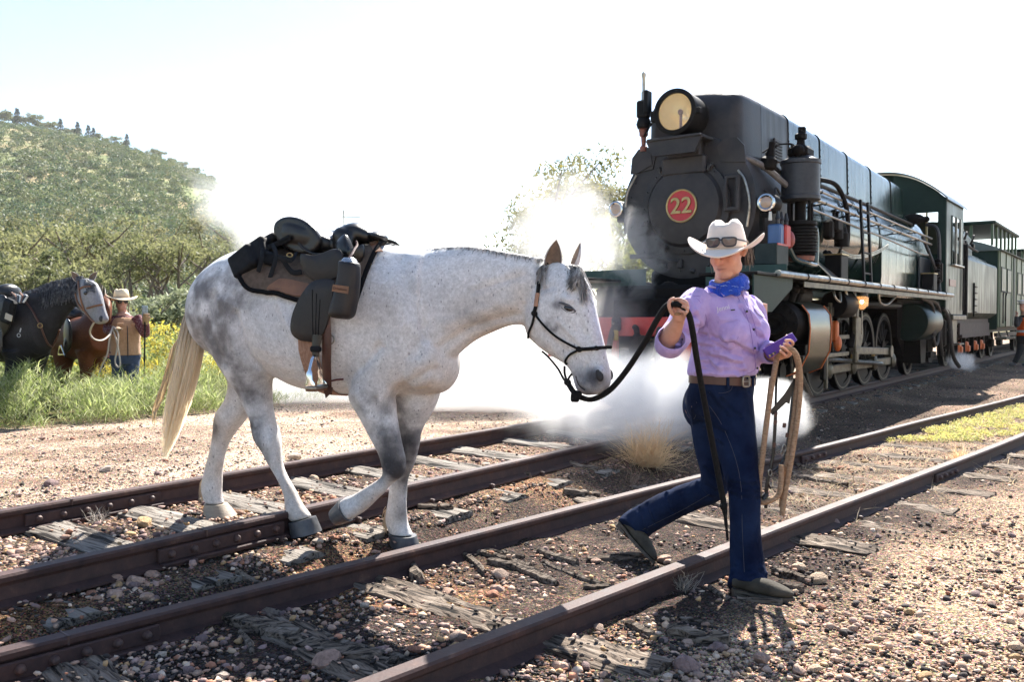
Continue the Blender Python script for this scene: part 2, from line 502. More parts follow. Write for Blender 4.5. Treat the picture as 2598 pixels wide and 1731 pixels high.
def stone_mesh(name,x,y,z,s,sink=.25):
    n=len(x)
    base=IV[None]*(1+.30*rng.normal(size=(n,12,1)).clip(-1,1))
    sc=np.stack([1+.35*rng.random(n),.75+.25*rng.random(n),.45+.35*rng.random(n)],1)
    V=base*sc[:,None]*s[:,None,None]*.62
    a=rng.random(n)*6.283;ti=rng.normal(size=n)*.25
    ca,sa=np.cos(a)[:,None],np.sin(a)[:,None];ct,st_=np.cos(ti)[:,None],np.sin(ti)[:,None]
    vx,vy,vz=V[...,0],V[...,1],V[...,2]
    vx,vz=vx*ct-vz*st_,vx*st_+vz*ct
    V=np.stack([vx*ca-vy*sa,vx*sa+vy*ca,vz],2)
    V+=np.stack([x,y,z+s*sc[:,2]*(.5-sink)*.9],1)[:,None]
    Fc=(IF[None]+(np.arange(n)*12)[:,None,None]).reshape(-1,3)
    me=fast_mesh(name,V.reshape(-1,3),Fc,M_STONE,False)
    col=STONE_COLS[rng.integers(0,len(STONE_COLS),n)]*(.75+.5*rng.random((n,1)))
    # small grains in the cinder are often dark
    p,t=pcoord(x,y);q,u=ncoord(x,y)
    dark=(p>0)&(q<.5)&(s<.02)&(rng.random(n)<.66)
    dark|=(p<=0)&(p>-1.2)&(s<.022)&(rng.random(n)<.22)
    dark|=(q>.3)&(rng.random(n)<.30)
    lt_=(q>.4);col[lt_]=col[lt_]*.7+np.array([.55,.42,.31])*.3
    col[dark]=np.array([.05,.042,.04])*(.6+.9*rng.random((dark.sum(),1)))
    pale=(p<-1.6);col[pale]=col[pale]*.55+np.array([.64,.53,.43])*.45
    dk=pale&(rng.random(n)<.22);col[dk]=np.array([.10,.085,.075])*(.6+.9*rng.random((dk.sum(),1)))
    attr_color(me,"col",np.repeat(np.clip(col,.01,.85),12,0))
    return me
xx=stones(42000,.005,.010,.03,.40,935,1790,1.0)
yy=stones(13000,.008,.0145,.034,.36,940,1790,.8)
gm=[np.concatenate([a,b])for a,b in zip(xx,yy)]
o=link("gravel",stone_mesh("gravel",*gm),None)
tag(o,"loose small gravel and cinder scattered over the ground","gravel",None,"stuff")
# the larger stones one can pick out
x,y,z,s=stones(420,.022,.034,.062,.30,1010,1760,.9,0.0)
k=np.argsort(-s/np.hypot(x,y))[:285]
big=list(zip(x[k],y[k],z[k],s[k]))
for(px,py,sz)in[(828,1690,.085),(355,1445,.085),(385,1465,.05),(255,1480,.045),(292,1478,.06),(1268,1465,.07),(745,1165,.09),(615,1230,.08),(585,1240,.05),(270,1195,.07),(130,1232,.08),
                     (1990,1100,.13),(2115,1330,.06),(1135,1512,.06),(1520,1600,.045),(1745,1700,.09),(345,1480,.06),(2075,1475,.07)]:
    g=gpt(px,py);big.append((g.x,g.y,g.z,sz))
STONE_ME=[]
for k in range(10):
    bm=bmesh.new();bmesh.ops.create_icosphere(bm,subdivisions=2 if k<10 else 1,radius=.5)
    sd=Vector((k*7.3,k*3.1,0))
    cuts=[(Vector((random.Random(k*31+j).gauss(0,1),random.Random(k*37+j).gauss(0,1),random.Random(k*41+j).gauss(0,1))).normalized(),.30+.14*random.Random(k+j*5).random())for j in range(7)]
    for v in bm.verts:
        c=v.co.copy()
        for nrm,dd in cuts:
            e=c.dot(nrm)-dd
            if e>0:c-=nrm*e*.85
        c*=1+.16*mnoise.noise(c*3+sd)
        v.co=Vector((c.x*1.25,c.y,c.z*.72))
    me=bpy.data.meshes.new("stone");bm.to_mesh(me);bm.free()
    me.polygons.foreach_set("use_smooth",[True]*len(me.polygons));me.set_sharp_from_angle(angle=R(24))
    sc_=STONE_COLS[k]*.95
    me.materials.append(mat("stone_%d"%k,tuple(sc_),tuple(sc_*.62),rough=.85,spec=.25,scale=5,bump=.5,bscale=14,rand=9.0,bdist=.03))
    STONE_ME.append(me)
for k,(x,y,z,s)in enumerate(big):
    o=link("stone",STONE_ME[int(rng.integers(0,10))],ground,False)
    o.location=(x,y,z+s*.16);o.scale=(s*1.15,)*3;o.rotation_euler=(rng.normal()*.2,rng.normal()*.2,rng.random()*6.28)

# ================================================================== railway tracks
def rust_extra(m,nt,b):
    n=nt.nodes;l=nt.links
    tc=n.new("ShaderNodeTexCoord");nz=n.new("ShaderNodeTexNoise");nz.inputs["Scale"].default_value=9;nz.inputs["Detail"].default_value=9;nz.inputs["Roughness"].default_value=.72
    l.new(tc.outputs["Object"],nz.inputs["Vector"])
    r=n.new("ShaderNodeValToRGB");e=r.color_ramp.elements
    e[0].position=.28;e[0].color=(.022,.014,.016,1);e[1].position=.60;e[1].color=(.070,.037,.032,1)
    q=e.new(.70);q.color=(.115,.066,.050,1);q=e.new(.79);q.color=(.22,.17,.145,1)
    l.new(nz.outputs[0],r.inputs[0]);l.new(r.outputs[0],b.inputs["Base Color"])
M_RUST=mat("rusty_rail_steel",(.09,.05,.04),rough=.66,metal=.0,spec=.3,scale=9,bump=.35,bscale=70,bdist=.004,rvar=.15,extra=rust_extra)
M_RUST2=mat("rusty_bolt_steel",(.035,.022,.022),(.10,.052,.04),rough=.6,spec=.45,scale=30,bump=.3)
def wood_mat(name,c1,c2,sx):
    def ex(m,nt,b):
        n=nt.nodes;l=nt.links
        tc=n.new("ShaderNodeTexCoord");mp=n.new("ShaderNodeMapping");mp.inputs["Scale"].default_value=sx
        oi=n.new("ShaderNodeObjectInfo");ml=n.new("ShaderNodeMath");ml.operation='MULTIPLY';ml.inputs[1].default_value=40;l.new(oi.outputs["Random"],ml.inputs[0])
        cx=n.new("ShaderNodeCombineXYZ");l.new(ml.outputs[0],cx.inputs[0]);l.new(ml.outputs[0],cx.inputs[1]);l.new(cx.outputs[0],mp.inputs["Location"])
        l.new(tc.outputs["Object"],mp.inputs[0])
        nz=n.new("ShaderNodeTexNoise");nz.inputs["Scale"].default_value=1;nz.inputs["Detail"].default_value=8;nz.inputs["Roughness"].default_value=.68;nz.inputs["Distortion"].default_value=.6
        l.new(mp.outputs[0],nz.inputs["Vector"])
        r=n.new("ShaderNodeValToRGB");e=r.color_ramp.elements
        e[0].position=.41;e[0].color=(.014,.011,.009,1);e[1].position=.50;e[1].color=(*c1,1);q=e.new(.72);q.color=(*c2,1)
        l.new(nz.outputs[0],r.inputs[0]);l.new(r.outputs[0],b.inputs["Base Color"])
        bp=n.new("ShaderNodeBump");bp.inputs["Strength"].default_value=1.0;bp.inputs["Distance"].default_value=.02;l.new(nz.outputs[0],bp.inputs["Height"]);l.new(bp.outputs[0],b.inputs["Normal"])
    return mat(name,c1,rough=.9,spec=.2,extra=ex)
M_SLEEP=wood_mat("weathered_sleeper_wood",(.19,.165,.14),(.33,.30,.265),(2.2,30,30))
M_OLD=wood_mat("decayed_sleeper_wood",(.15,.115,.088),(.36,.30,.245),(3.0,46,46))

def rail(parent,p0,d,n,t0,t1,top,foot,name="rail",wob=.0):
    prof=[(-.062,0),(.062,0),(.062,.010),(.014,.026),(.010,.075),(.016,.088),(.034,.094),(.036,.112),(.030,.1215),(-.030,.1215),(-.036,.112),(-.034,.094),(-.016,.088),(-.010,.075),(-.014,.026),(-.062,.010)]
    hh=top-foot
    m=MB();secs=[]
    N=max(2,int((t1-t0)/.35))
    for k in range(N+1):
        t=t0+(t1-t0)*k/N
        off=wob*(.018*math.sin(t*.9)+.010*math.sin(t*2.3+1));dz=wob*.010*math.sin(t*1.3+2)
        c=p0+d*t+n*off
        secs.append([(c.x+n.x*x,c.y+n.y*x,foot+z/.1215*hh+dz)for x,z in prof])
    return m.loft(secs).build(name,M_RUST,parent,angle=28)
def fishplate(parent,p0,d,n,t,top,side,nb=6,L=.66):
    """joint bars with domed bolts on the visible side, a dark joint gap"""
    c=p0+d*t+n*(side*.026)
    m=MB();Q=Matrix((d,n,Vector((0,0,1)))).transposed()
    m.box((c.x,c.y,top-.072),(L,.026,.064),Q,.006)
    m.box((c.x+n.x*side*.018,c.y+n.y*side*.018,top-.110),(L,.05,.016),Q,.004)
    f=m.build("fishplate",M_RUST,parent)
    for k in range(nb):
        b=c+d*(L*((k+.5)/nb-.5))+n*(side*.010)
        m=MB();m.lathe([(0,.019),(.012,.018),(.022,.012),(.026,.003)],(b.x,b.y,top-.07),n*side,12)
        m.build("bolt",M_RUST2,parent)
    return f
def sleeper_mesh(L,W,H,rough_,seed,nseg=14,taper=False):
    rg=random.Random(seed);m=MB();secs=[]
    nz=6
    for k in range(nseg+1):
        x=-L/2+L*k/nseg
        if k in(0,nseg):x+=rg.gauss(0,.012+rough_*.03)
        w=W/2*(1-rough_*abs(rg.gauss(0,.18)));w2=W/2*(1-rough_*abs(rg.gauss(0,.18)))
        top=[]
        for j in range(nz+1):
            yy=-w+(w+w2)*j/nz
            top.append((x+rg.gauss(0,.01*rough_),yy,H/2-abs(rg.gauss(0,.006+.022*rough_))-(.012 if j in(0,nz)else 0)))
        secs.append(top+[(x,w2,-H/2),(x,-w,-H/2)])
    m.loft(secs)
    return m

near_track=empty("railway_track",A0,"rusty disused near track with decayed sleepers, in front of the horse","railway track")
loco_track=empty("railway_track",TC,"raised rusty track with square grey sleepers that the steam train stands on","railway track")
ra=rail(near_track,A0,ND,NN,-6.5,46,.130,.008,wob=.22)
rb=rail(near_track,B0,ND,NN,-6.5,46,.130,.008,wob=.22)
rc=rail(loco_track,C0,TD,TN,-10.5,90,RAILTOP,RAILTOP-.125)
rd=rail(loco_track,C0-TN*GAUGE,TD,TN,-10.5,90,RAILTOP,RAILTOP-.125)
def t_of(px,py,z,o,d):return(atZ(px,py,z)-o).dot(d)
fishplate(rd,C0-TN*GAUGE,TD,TN,t_of(185,1275,.2,C0,TD),RAILTOP,1,6,.78)
fishplate(rc,C0,TD,TN,t_of(517,1360,.2,C0,TD),RAILTOP,1,6,.70)
fishplate(rb,B0,ND,NN,t_of(150,1640,.07,A0,ND),.130,1,6,.66)
fishplate(rb,B0,ND,NN,t_of(2057,1155,.07,A0,ND),.130,1,4,.5)
fishplate(ra,A0,ND,NN,t_of(2395,1200,.07,A0,ND),.130,1,4,.5)
# joint gaps at the rail ends
for ob,o0,d_,n_,t_,top_ in((rd,C0-TN*GAUGE,TD,TN,t_of(185,1269,RAILTOP,C0,TD),RAILTOP),(rc,C0,TD,TN,t_of(517,1345,RAILTOP,C0,TD),RAILTOP),(rb,B0,ND,NN,t_of(172,1615,.13,A0,ND),.130)):
    c=o0+d_*t_
    MB().box((c.x,c.y,top_-.014),(.007,.0775,.034),Matrix((d_,n_,Vector((0,0,1)))).transposed()).build("joint_gap",M_RUST2,ob)
SL=[sleeper_mesh(1.90,.235,.14,.05,k).mesh("sleeper",M_SLEEP,angle=40)for k in range(3)]
for k,t in enumerate(CD_T+[.5+.66*j for j in range(28)]):
    c=C0+TD*t-TN*(GAUGE/2+.03)
    o=link("sleeper",SL[k%3],loco_track,False)
    o.location=Vector((c.x,c.y,.088))-TC;o.rotation_euler=(0,.03,math.atan2(TN.y,TN.x)+rng.normal()*.012)
    for g in(0,-GAUGE):                                   # dog spikes
        for sd in(-1,1):
            if t>6:continue
            b=C0+TD*(t+.05*sd)+TN*(g+.072*sd)
            MB().box((b.x,b.y,.152),(.026,.036,.03),Matrix((TD,TN,Vector((0,0,1)))).transposed(),.006).build("spike",M_RUST2,loco_track)
OS=[sleeper_mesh(1.98,.22,.13,.42,20+k,22).mesh("sleeper",M_OLD,angle=50)for k in range(4)]
for k,t in enumerate(AB_T+[6+.7*j for j in range(14)]):
    c=A0+ND*t-NN*(NGAUGE/2-.0)
    if k in(3,4):continue                                # these two are gone to splinters
    o=link("sleeper",OS[k%4],near_track,False)
    dz=-.016 if k<4 else(-.006 if k==5 else-.030)
    o.location=Vector((c.x,c.y,dz))-A0;o.rotation_euler=(rng.normal()*.02,rng.normal()*.012,math.atan2(NN.y,NN.x)+rng.normal()*.03)
    for g in(0,-NGAUGE):
        b=A0+ND*(t+.05)+NN*(g+.072)
        if k<8:MB().box((b.x,b.y,.030),(.026,.034,.026),Matrix((ND,NN,Vector((0,0,1)))).transposed(),.006).build("spike",M_RUST2,near_track)
# splinters left of the rotten sleepers
def splinter(px0,py0,px1,py1,w,seed,thick=.5):
    rg=random.Random(seed);a=gpt(px0,py0);b=gpt(px1,py1);m=MB();n=9;secs=[]
    L=b-a;sd=Vector((-L.y,L.x,0)).normalized();bend=rg.gauss(0,.04)*L.length
    for k in range(n+1):
        t=k/n;c=a+L*t+sd*bend*math.sin(math.pi*t);ww=w*(.25+.75*math.sin(math.pi*min(max(t,.12),.9))**.6)*(.75+.5*rg.random())*.5
        zt=.012+w*thick*(.5+.5*rg.random())
        secs.append([c+sd*(-ww)+Vector((0,0,-.01)),c+sd*(-ww*.8)+Vector((0,0,zt*.7)),c+sd*(ww*.1*rg.gauss(0,1))+Vector((0,0,zt)),c+sd*ww*.85+Vector((0,0,zt*.6*rg.random()+.004)),c+sd*ww+Vector((0,0,-.01))])
    m.loft(secs).build("splinter",M_OLD,near_track,angle=30)
for k,q in enumerate([(1165,1405,1230,1460,.035),(1215,1408,1345,1445,.05),(1240,1430,1400,1480,.055),(1310,1445,1415,1490,.05),(1365,1403,1465,1435,.045),(1380,1432,1560,1500,.03),(1230,1402,1330,1420,.03),
                       (1490,1425,1640,1415,.05),(1480,1498,1560,1495,.035),(1050,1445,1070,1480,.07),(1695,1610,1850,1640,.09),(1720,1575,1810,1590,.03),(1800,1495,1890,1545,.035),(1870,1528,1985,1535,.03),
                       (1690,1255,1840,1290,.05),(1720,1280,1780,1290,.03),(555,1570,760,1620,.09),(640,1590,960,1680,.08),(760,1650,1010,1705,.09),(820,1622,1050,1690,.05),(610,1612,640,1670,.03),(1590,1590,1660,1620,.04),
                       (1960,1450,2060,1480,.045),(1970,1490,2040,1500,.04),(2010,1210,2150,1235,.05),(1990,1175,2120,1200,.04),(1430,1235,1520,1260,.06),(1240,1195,1345,1215,.08),(1390,1180,1520,1195,.09),(1060,1290,1150,1290,.05),(600,1450,690,1455,.05),(2330,1090,2480,1110,.04)]):
    splinter(*q,k)

# ================================================================== steam train
LM=Matrix(((TD.x,TN.x,0,TC.x),(TD.y,TN.y,0,TC.y),(0,0,1,0),(0,0,0,1)))     # local: along the track / to the near side / up
def lb():return MB(LM)
def lw(t,v,z):return LM@Vector((t,v,z))
def paint_extra(streak):
    def ex(m,nt,b):
        n=nt.nodes;l=nt.links
        tc=n.new("ShaderNodeTexCoord");mp=n.new("ShaderNodeMapping");mp.inputs["Scale"].default_value=(5,5,.9)
        l.new(tc.outputs["Object"],mp.inputs[0])
        nz=n.new("ShaderNodeTexNoise");nz.inputs["Scale"].default_value=1.6;nz.inputs["Detail"].default_value=7;l.new(mp.outputs[0],nz.inputs["Vector"])
        mr=n.new("ShaderNodeMapRange");mr.inputs[1].default_value=.35;mr.inputs[2].default_value=.7;mr.inputs[3].default_value=b.inputs["Roughness"].default_value;mr.inputs[4].default_value=b.inputs["Roughness"].default_value+streak
        l.new(nz.outputs[0],mr.inputs[0]);l.new(mr.outputs[0],b.inputs["Roughness"])
        n2=n.new("ShaderNodeTexNoise");n2.inputs["Scale"].default_value=3;n2.inputs["Detail"].default_value=2;l.new(tc.outputs["Object"],n2.inputs["Vector"])
        bp=n.new("ShaderNodeBump");bp.inputs["Strength"].default_value=.18;bp.inputs["Distance"].default_value=.03;l.new(n2.outputs[0],bp.inputs["Height"]);l.new(bp.outputs[0],b.inputs["Normal"])
    return ex
M_GREEN=mat("loco_green_paint",(.005,.019,.015),(.008,.026,.020),rough=.14,spec=.35,scale=2,coat=.22,extra=paint_extra(.16))
M_TGREEN=mat("tender_green_paint",(.020,.032,.024),(.034,.047,.034),rough=.32,spec=.3,scale=2,stretch=(1,1,.3),extra=paint_extra(.2))
M_CGREEN=mat("carriage_green_paint",(.060,.098,.058),(.09,.13,.082),rough=.45,spec=.25,scale=3,stretch=(1,1,.3))
M_DGREEN=mat("dark_green_paint",(.006,.022,.017),(.010,.030,.023),rough=.55,spec=.2,scale=6)
M_SMOKE=mat("smokebox_black",(.017,.017,.0195),(.050,.044,.044),spec=.32,rough=.5,scale=3.2,detail=9,bump=.18,bscale=50,rvar=.16,contrast=(.38,.72))
M_BLACK=mat("black_metal",(.005,.005,.0055),(.012,.011,.011),spec=.12,rough=.55,scale=12,bump=.1)
M_GREASE=mat("oily_black",(.004,.0037,.0037),(.010,.0078,.0068),spec=.10,rough=.6,scale=14,bump=.25,bscale=30)  # oily black, albedo lowered further to deepen shade in the running gear
M_PUMP=mat("pump_grey",(.018,.021,.027),(.036,.039,.045),spec=.4,rough=.45,scale=14,bump=.12)
M_STEEL=mat("bright_steel",(.40,.38,.33),(.20,.19,.17),rough=.36,metal=.8,scale=12,rvar=.1)
M_RODS=mat("rod_steel_dulled",(.12,.108,.074),(.05,.045,.033),rough=.45,metal=.3,spec=.25,scale=9,rvar=.1)
M_SHIELD=mat("cylinder_cladding",(.055,.058,.040),(.095,.09,.064),rough=.25,metal=.35,spec=.4,scale=5)
M_RED=mat("buffer_red",(.50,.035,.028),(.36,.028,.025),rough=.45,scale=6)
M_PLATE=mat("plate_red",(.46,.020,.028),(.40,.018,.022),rough=.4,scale=20)
M_BRASS=mat("brass",(.42,.31,.14),(.30,.22,.10),rough=.38,metal=.7,scale=20)
M_CHROME=mat("lamp_rim_chrome",(.55,.55,.55),rough=.15,metal=1.0)
M_YEL=mat("yellow_paint",(.55,.36,.03),rough=.5)
M_ORANGE=mat("orange_paint",(.55,.12,.02),rough=.5)
M_COPPER=mat("red_brown_pipe",(.22,.075,.05),(.13,.05,.04),rough=.5,scale=30)
M_BLUE=mat("blue_paint",(.05,.12,.28),rough=.45)
M_DARK=mat("dark_interior",(.005,.005,.0055),rough=.9,spec=.1)  # frame black, albedo lowered to deepen shade in the recesses
M_HOSE=mat("rubber_hose",(.022,.02,.019),(.045,.04,.037),rough=.7,scale=30)
M_WHITE=mat("white_pipe",(.7,.68,.62),rough=.5)
def glow(name,col,st,rough=.2):
    def ex(m,nt,b):
        b.inputs["Emission Color"].default_value=(*col,1);b.inputs["Emission Strength"].default_value=st
    return mat(name,(.6,.45,.2),rough=rough,extra=ex)
def glass_mat(name,col=(1,1,1),alpha=.25,rough=.02):
    m=bpy.data.materials.new(name);m.use_nodes=True;b=m.node_tree.nodes["Principled BSDF"]
    b.inputs["Base Color"].default_value=(*col,1);b.inputs["Roughness"].default_value=rough;b.inputs["Alpha"].default_value=alpha
    b.inputs["Specular IOR Level"].default_value=.8
    return m
M_GLASS=glass_mat("lamp_glass",(.9,.9,.85),.16)
M_WGLASS=glass_mat("window_glass",(.3,.35,.35),.35)
M_BULB=glow("lit_bulb",(1.0,.55,.18),18.0)

loco=empty("steam_locomotive",lw(.4,0,RAILTOP),"dark green steam locomotive numbered 22 with large headlamp and red buffer beam","locomotive")
def part(name,mb,m,parent=None,angle=35):return mb.build(name,m,parent or loco,angle=angle)
FC=2.48;SR=.79
# --- smokebox
b=lb();b.lathe([(.40,.0),(.385,.52),(.385,.745),(.40,.785),(.44,.79),(1.78,.79),(1.78,.0)],(0,0,FC),(1,0,0),72,False);sb=part("smokebox",b,M_SMOKE)
b=lb();b.lathe([(.385,.52),(.345,.52),(.335,.47),(.335,.445)],(0,0,FC-.0),(1,0,0),64,False);b.lathe([(.345,.445),(.30,.41),(.285,.30),(.275,.18),(.272,.001)],(0,0,FC),(1,0,0),64,False)
door=part("smokebox_door",b,M_SMOKE)
for k in range(26):                                         # rivets round the front
    a=2*math.pi*k/26+.1
    b=lb();b.ball((.385,.70*math.sin(a),FC+.70*math.cos(a)),.014,8,5);part("rivet",b,M_SMOKE,sb)
for k in range(16):
    a=2*math.pi*k/16
    b=lb();b.ball((.338,.485*math.sin(a),FC+.485*math.cos(a)),.012,8,5);part("rivet",b,M_SMOKE,door)
for a in(-.6,.65,2.2,3.6,4.4):                         # door clamps
    y,z=.50*math.sin(a),FC+.50*math.cos(a)
    b=lb();b.box((.335,y,z),(.05,.045,.09),Euler((-a,0,0)).to_matrix(),.008);b.cyl((.31,y,z),(.29,y,z),.018,.018,10);part("door_clamp",b,M_SMOKE,door)
b=lb();b.box((.305,.62,FC+.10),(.05,.05,.36),None,.012);b.box((.30,.56,FC+.27),(.04,.17,.05),None,.012);b.box((.30,.56,FC-.07),(.04,.17,.05),None,.012);b.tube([(.30,.50,FC+.27),(.285,.49,FC+.18),(.285,.50,FC+.02),(.30,.50,FC-.07)],.022,8);part("door_hinge",b,M_SMOKE,door)
b=lb();b.box((.37,-.06+.0,FC-.62),(.06,.06,.10),None,.01);b.tube([(.33,-.36,FC-.53),(.33,-.08,FC-.60)],.014,8);part("dart_handle",b,M_SMOKE)
for(v,z)in((-.26,FC-.62),(.08,FC-.70),(-.02+.35,FC-.66)):
    b=lb();b.lathe([(.385,.035),(.36,.03),(.345,.012),(.34,.001)],(0,v,z),(1,0,0),10,False);part("washout_plug",b,M_SMOKE)
b=lb();b.box((.36,-.50,FC-.52),(.05,.34,.05),None,.008);b.box((.37,-.40,FC-.58),(.03,.14,.10),None,.006);part("step_bracket",b,M_SMOKE)
b=lb();b.tube(crv([(.36,.60,FC+.34),(.35,.68,FC+.22),(.35,.73,FC-.02),(.36,.70,FC-.26)],6),.014,8);part("handrail",b,M_STEEL)
b=lb();b.tube(crv([(.36,-.60,FC+.40),(.35,-.70,FC+.22),(.35,-.73,FC+.05)],6),.012,8);part("handrail",b,M_STEEL)
# --- number plate
b=lb();b.lathe([(.28,.165),(.262,.165),(.262,.001)],(0,0,FC),(1,0,0),48,False);pl=part("number_plate",b,M_PLATE)
b=lb();b.lathe([(.28,.182),(.255,.182),(.252,.174),(.255,.163),(.28,.163)],(0,0,FC),(1,0,0),48,False);part("rim",b,M_BRASS,pl)
def text_mesh(txt,size,extrude,name,m,origin,xdir,updir,parent,bevel=0.0,shear=0.0,sx=1.0):
    cu=bpy.data.curves.new(name,'FONT');cu.body=txt;cu.size=size;cu.extrude=extrude;cu.align_x='CENTER';cu.align_y='CENTER';cu.bevel_depth=bevel;cu.shear=shear
    ob=bpy.data.objects.new(name,cu);COL.objects.link(ob)
    dg=bpy.context.evaluated_depsgraph_get();me=bpy.data.meshes.new_from_object(ob.evaluated_get(dg))
    bpy.data.objects.remove(ob)
    xd=Vector(xdir).normalized();ud=Vector(updir).normalized();nd=xd.cross(ud)
    Mx=Matrix(((xd.x*sx,ud.x,nd.x,origin[0]),(xd.y*sx,ud.y,nd.y,origin[1]),(xd.z*sx,ud.z,nd.z,origin[2]),(0,0,0,1)))
    me.transform(Mx);me.materials.clear();me.materials.append(m)
    return link(name,me,parent)
FRONT=-TD
text_mesh("22",.245,.006,"numeral",M_BRASS,lw(.258,.0,FC-.005),TN,(0,0,1),pl,.004,sx=1.05)
# --- headlamp
HZ=3.47
b=lb();b.lathe([(.70,.10),(.66,.2),(.40,.232),(.16,.232),(.15,.245),(.10,.245),(.095,.232),(.095,.197),(.13,.197)],(0,-.01,HZ),(1,0,0),48,False);hl=part("headlamp",b,M_BLACK)
b=lb();b.lathe([(.13,.199),(.22,.182),(.34,.142),(.42,.10),(.46,.04),(.465,.001)],(0,-.01,HZ),(1,0,0),48,False)
def refl(m,nt,bs):bs.inputs["Emission Color"].default_value=(1.0,.72,.30,1);bs.inputs["Emission Strength"].default_value=.06
part("reflector",b,mat("lamp_reflector",(.70,.58,.36),(.42,.34,.20),rough=.25,metal=.9,scale=4,extra=refl),hl)
b=lb();b.lathe([(.112,.001),(.114,.12),(.122,.197)],(0,-.01,HZ),(1,0,0),40,False);part("lamp_glass",b,M_GLASS,hl)
b=lb();b.cyl((.26,-.01,HZ-.20),(.26,-.01,HZ+.0),.016,.016,10);b.ball((.25,-.01,HZ+.02),(.03,.03,.035),12,8);part("bulb_holder",b,M_COPPER,hl)
b=lb();b.box((.13,.255,HZ-.02),(.07,.05,.07),None,.01);part("rim_hinge",b,M_BLACK,hl)
b=lb();b.box((.13,-.27,HZ-.02),(.07,.05,.12),None,.01);part("rim_hinge",b,M_BLACK,hl)
b=lb();b.prism([(.06,-.33,HZ-.285),(.06,.32,HZ-.285),(.06,.24,HZ-.46),(.06,-.25,HZ-.46)],(.04,0,0));b.box((.22,0,HZ-.285),(.36,.62,.03),None,.006);b.box((.38,0,HZ-.36),(.16,.40,.26),None,.02);b.box((.34,0,HZ-.55),(.12,.52,.22),None,.03);part("headlamp_bracket",b,M_SMOKE)
# --- brackets over the smokebox ("ears")
for sgn in(-1,1):
    poly=[(.37,sgn*.40,FC+.45),(.37,sgn*.68,FC+.42),(.37,sgn*.66,FC+.60),(.37,sgn*.58,FC+.69),(.37,sgn*.44,FC+.70),(.37,sgn*.36,FC+.62)]
    b=lb();b.prism(poly,(.03,0,0));part("lifting_bracket",b,M_SMOKE)
# --- whistle / steam cock on the far front corner
WX=-.52
b=lb();b.prism([(.36,WX-.07,FC+.42),(.36,WX+.12,FC+.50),(.36,WX+.10,FC+.62),(.36,WX-.03,FC+.68),(.36,WX-.08,FC+.64)],(.10,0,0));wh=part("steam_cock",b,M_SMOKE)
b=lb();b.lathe([(0,.04),(.05,.045),(.07,.025),(.16,.03),(.18,.05),(.22,.05),(.24,.06),(.27,.035)],(.38,WX,FC+.66),(0,0,1),14);part("valve_stem",b,M_COPPER,wh)
b=lb();b.lathe([(0,.07),(.05,.085),(.10,.07),(.12,.06)],(.38,WX,FC+.92),(0,0,1),14);b.box((.36,WX+.01,FC+1.13),(.10,.15,.20),None,.02);b.box((.36,WX+.06,FC+1.20),(.12,.05,.26),None,.01);part("valve_body",b,M_BLACK,wh)
b=lb();b.lathe([(0,.028),(.12,.028),(.13,.018),(.28,.018),(.30,.026),(.33,.026),(.35,.008)],(.36,WX+.01,FC+1.20),(0,0,1),12);part("valve_spindle",b,M_STEEL,wh)
b=lb();b.tube(crv([(.33,WX+.03,FC+.82),(.30,WX+.12,FC+.92),(.30,WX+.22,FC+1.02)],5),.012,6);part("pipe",b,M_BLACK,wh)
# --- hood over boiler (flat sides, rounded shoulders)
def hoodsec(t,w,ztop,zlow,r=.12,lean=.015,flat=8):
    pts=[(t,w+lean,zlow)]
    for k in range(flat+1):
        a=math.pi/2*k/flat
        pts.append((t,w-r+r*math.cos(a),ztop-.05-r+r*math.sin(a)))
    crown=[(t,y,ztop-.05*(y/(w-r))**2)for y in np.linspace(w-r,-(w-r),7)[1:-1]]
    q=pts+crown+[(p[0],-p[1],p[2])for p in pts[::-1]]
    return q
hs=[hoodsec(.50,.42,3.60,3.02),hoodsec(.52,.48,3.68,3.02),hoodsec(.57,.52,3.74,3.02),hoodsec(.66,.54,3.775,3.02),hoodsec(.90,.545,3.785,3.02),hoodsec(1.15,.548,3.785,3.02)]
b=lb();b.loft(hs);part("hood_nose",b,M_SMOKE,angle=50)
b=lb();b.loft([hoodsec(t,.55,3.785,2.98)for t in(1.155,1.6,2.05)]);part("hood_front_panel",b,mat("hood_grey",(.024,.028,.033),(.046,.052,.058),spec=.4,rough=.40,scale=3,stretch=(1,1,.4),extra=paint_extra(.2)),angle=50)
for k,(t0,t1)in enumerate([(2.055,3.3),(3.305,4.6),(4.605,5.9),(5.905,7.2),(7.205,8.1)]):
    b=lb();zt=3.785-.022*(t0-2);zt2=3.785-.022*(t1-2)
    b.loft([hoodsec(t0,.55,zt,2.96),hoodsec((t0+t1)/2,.553,(zt+zt2)/2,2.96),hoodsec(t1,.55,zt2,2.96)]);hp=part("hood_panel",b,M_GREEN,angle=50)
    for j in range(7):
        b=lb();b.ball((t0+.02,.556+(.035*(1-j/6))*0+.02*(1-j/6),2.98+.085*j),.011,6,4);part("rivet",b,M_BLACK,hp)
    b=lb();b.tube([tuple(p)for p in hoodsec(t0+.002,.555,zt+.004,2.96)],.007,5);part("seam_strip",b,M_BLACK,hp)
for t in(1.15,1.5,2.7,3.9,5.2,6.5):
    b=lb();b.box((t,.36,3.772-.022*max(0,t-2)),(.14,.06,.02),None,.008);part("lifting_lug",b,M_BLACK)
b=lb();b.box((1.62,.578,3.22),(.24,.03,.26),None,.006);b2=part("vent_louvre",b,M_SMOKE)
for j in range(6):
    b=lb();b.box((1.62,.597,3.13+.035*j),(.20,.012,.012));part("slat",b,M_BLACK,b2)
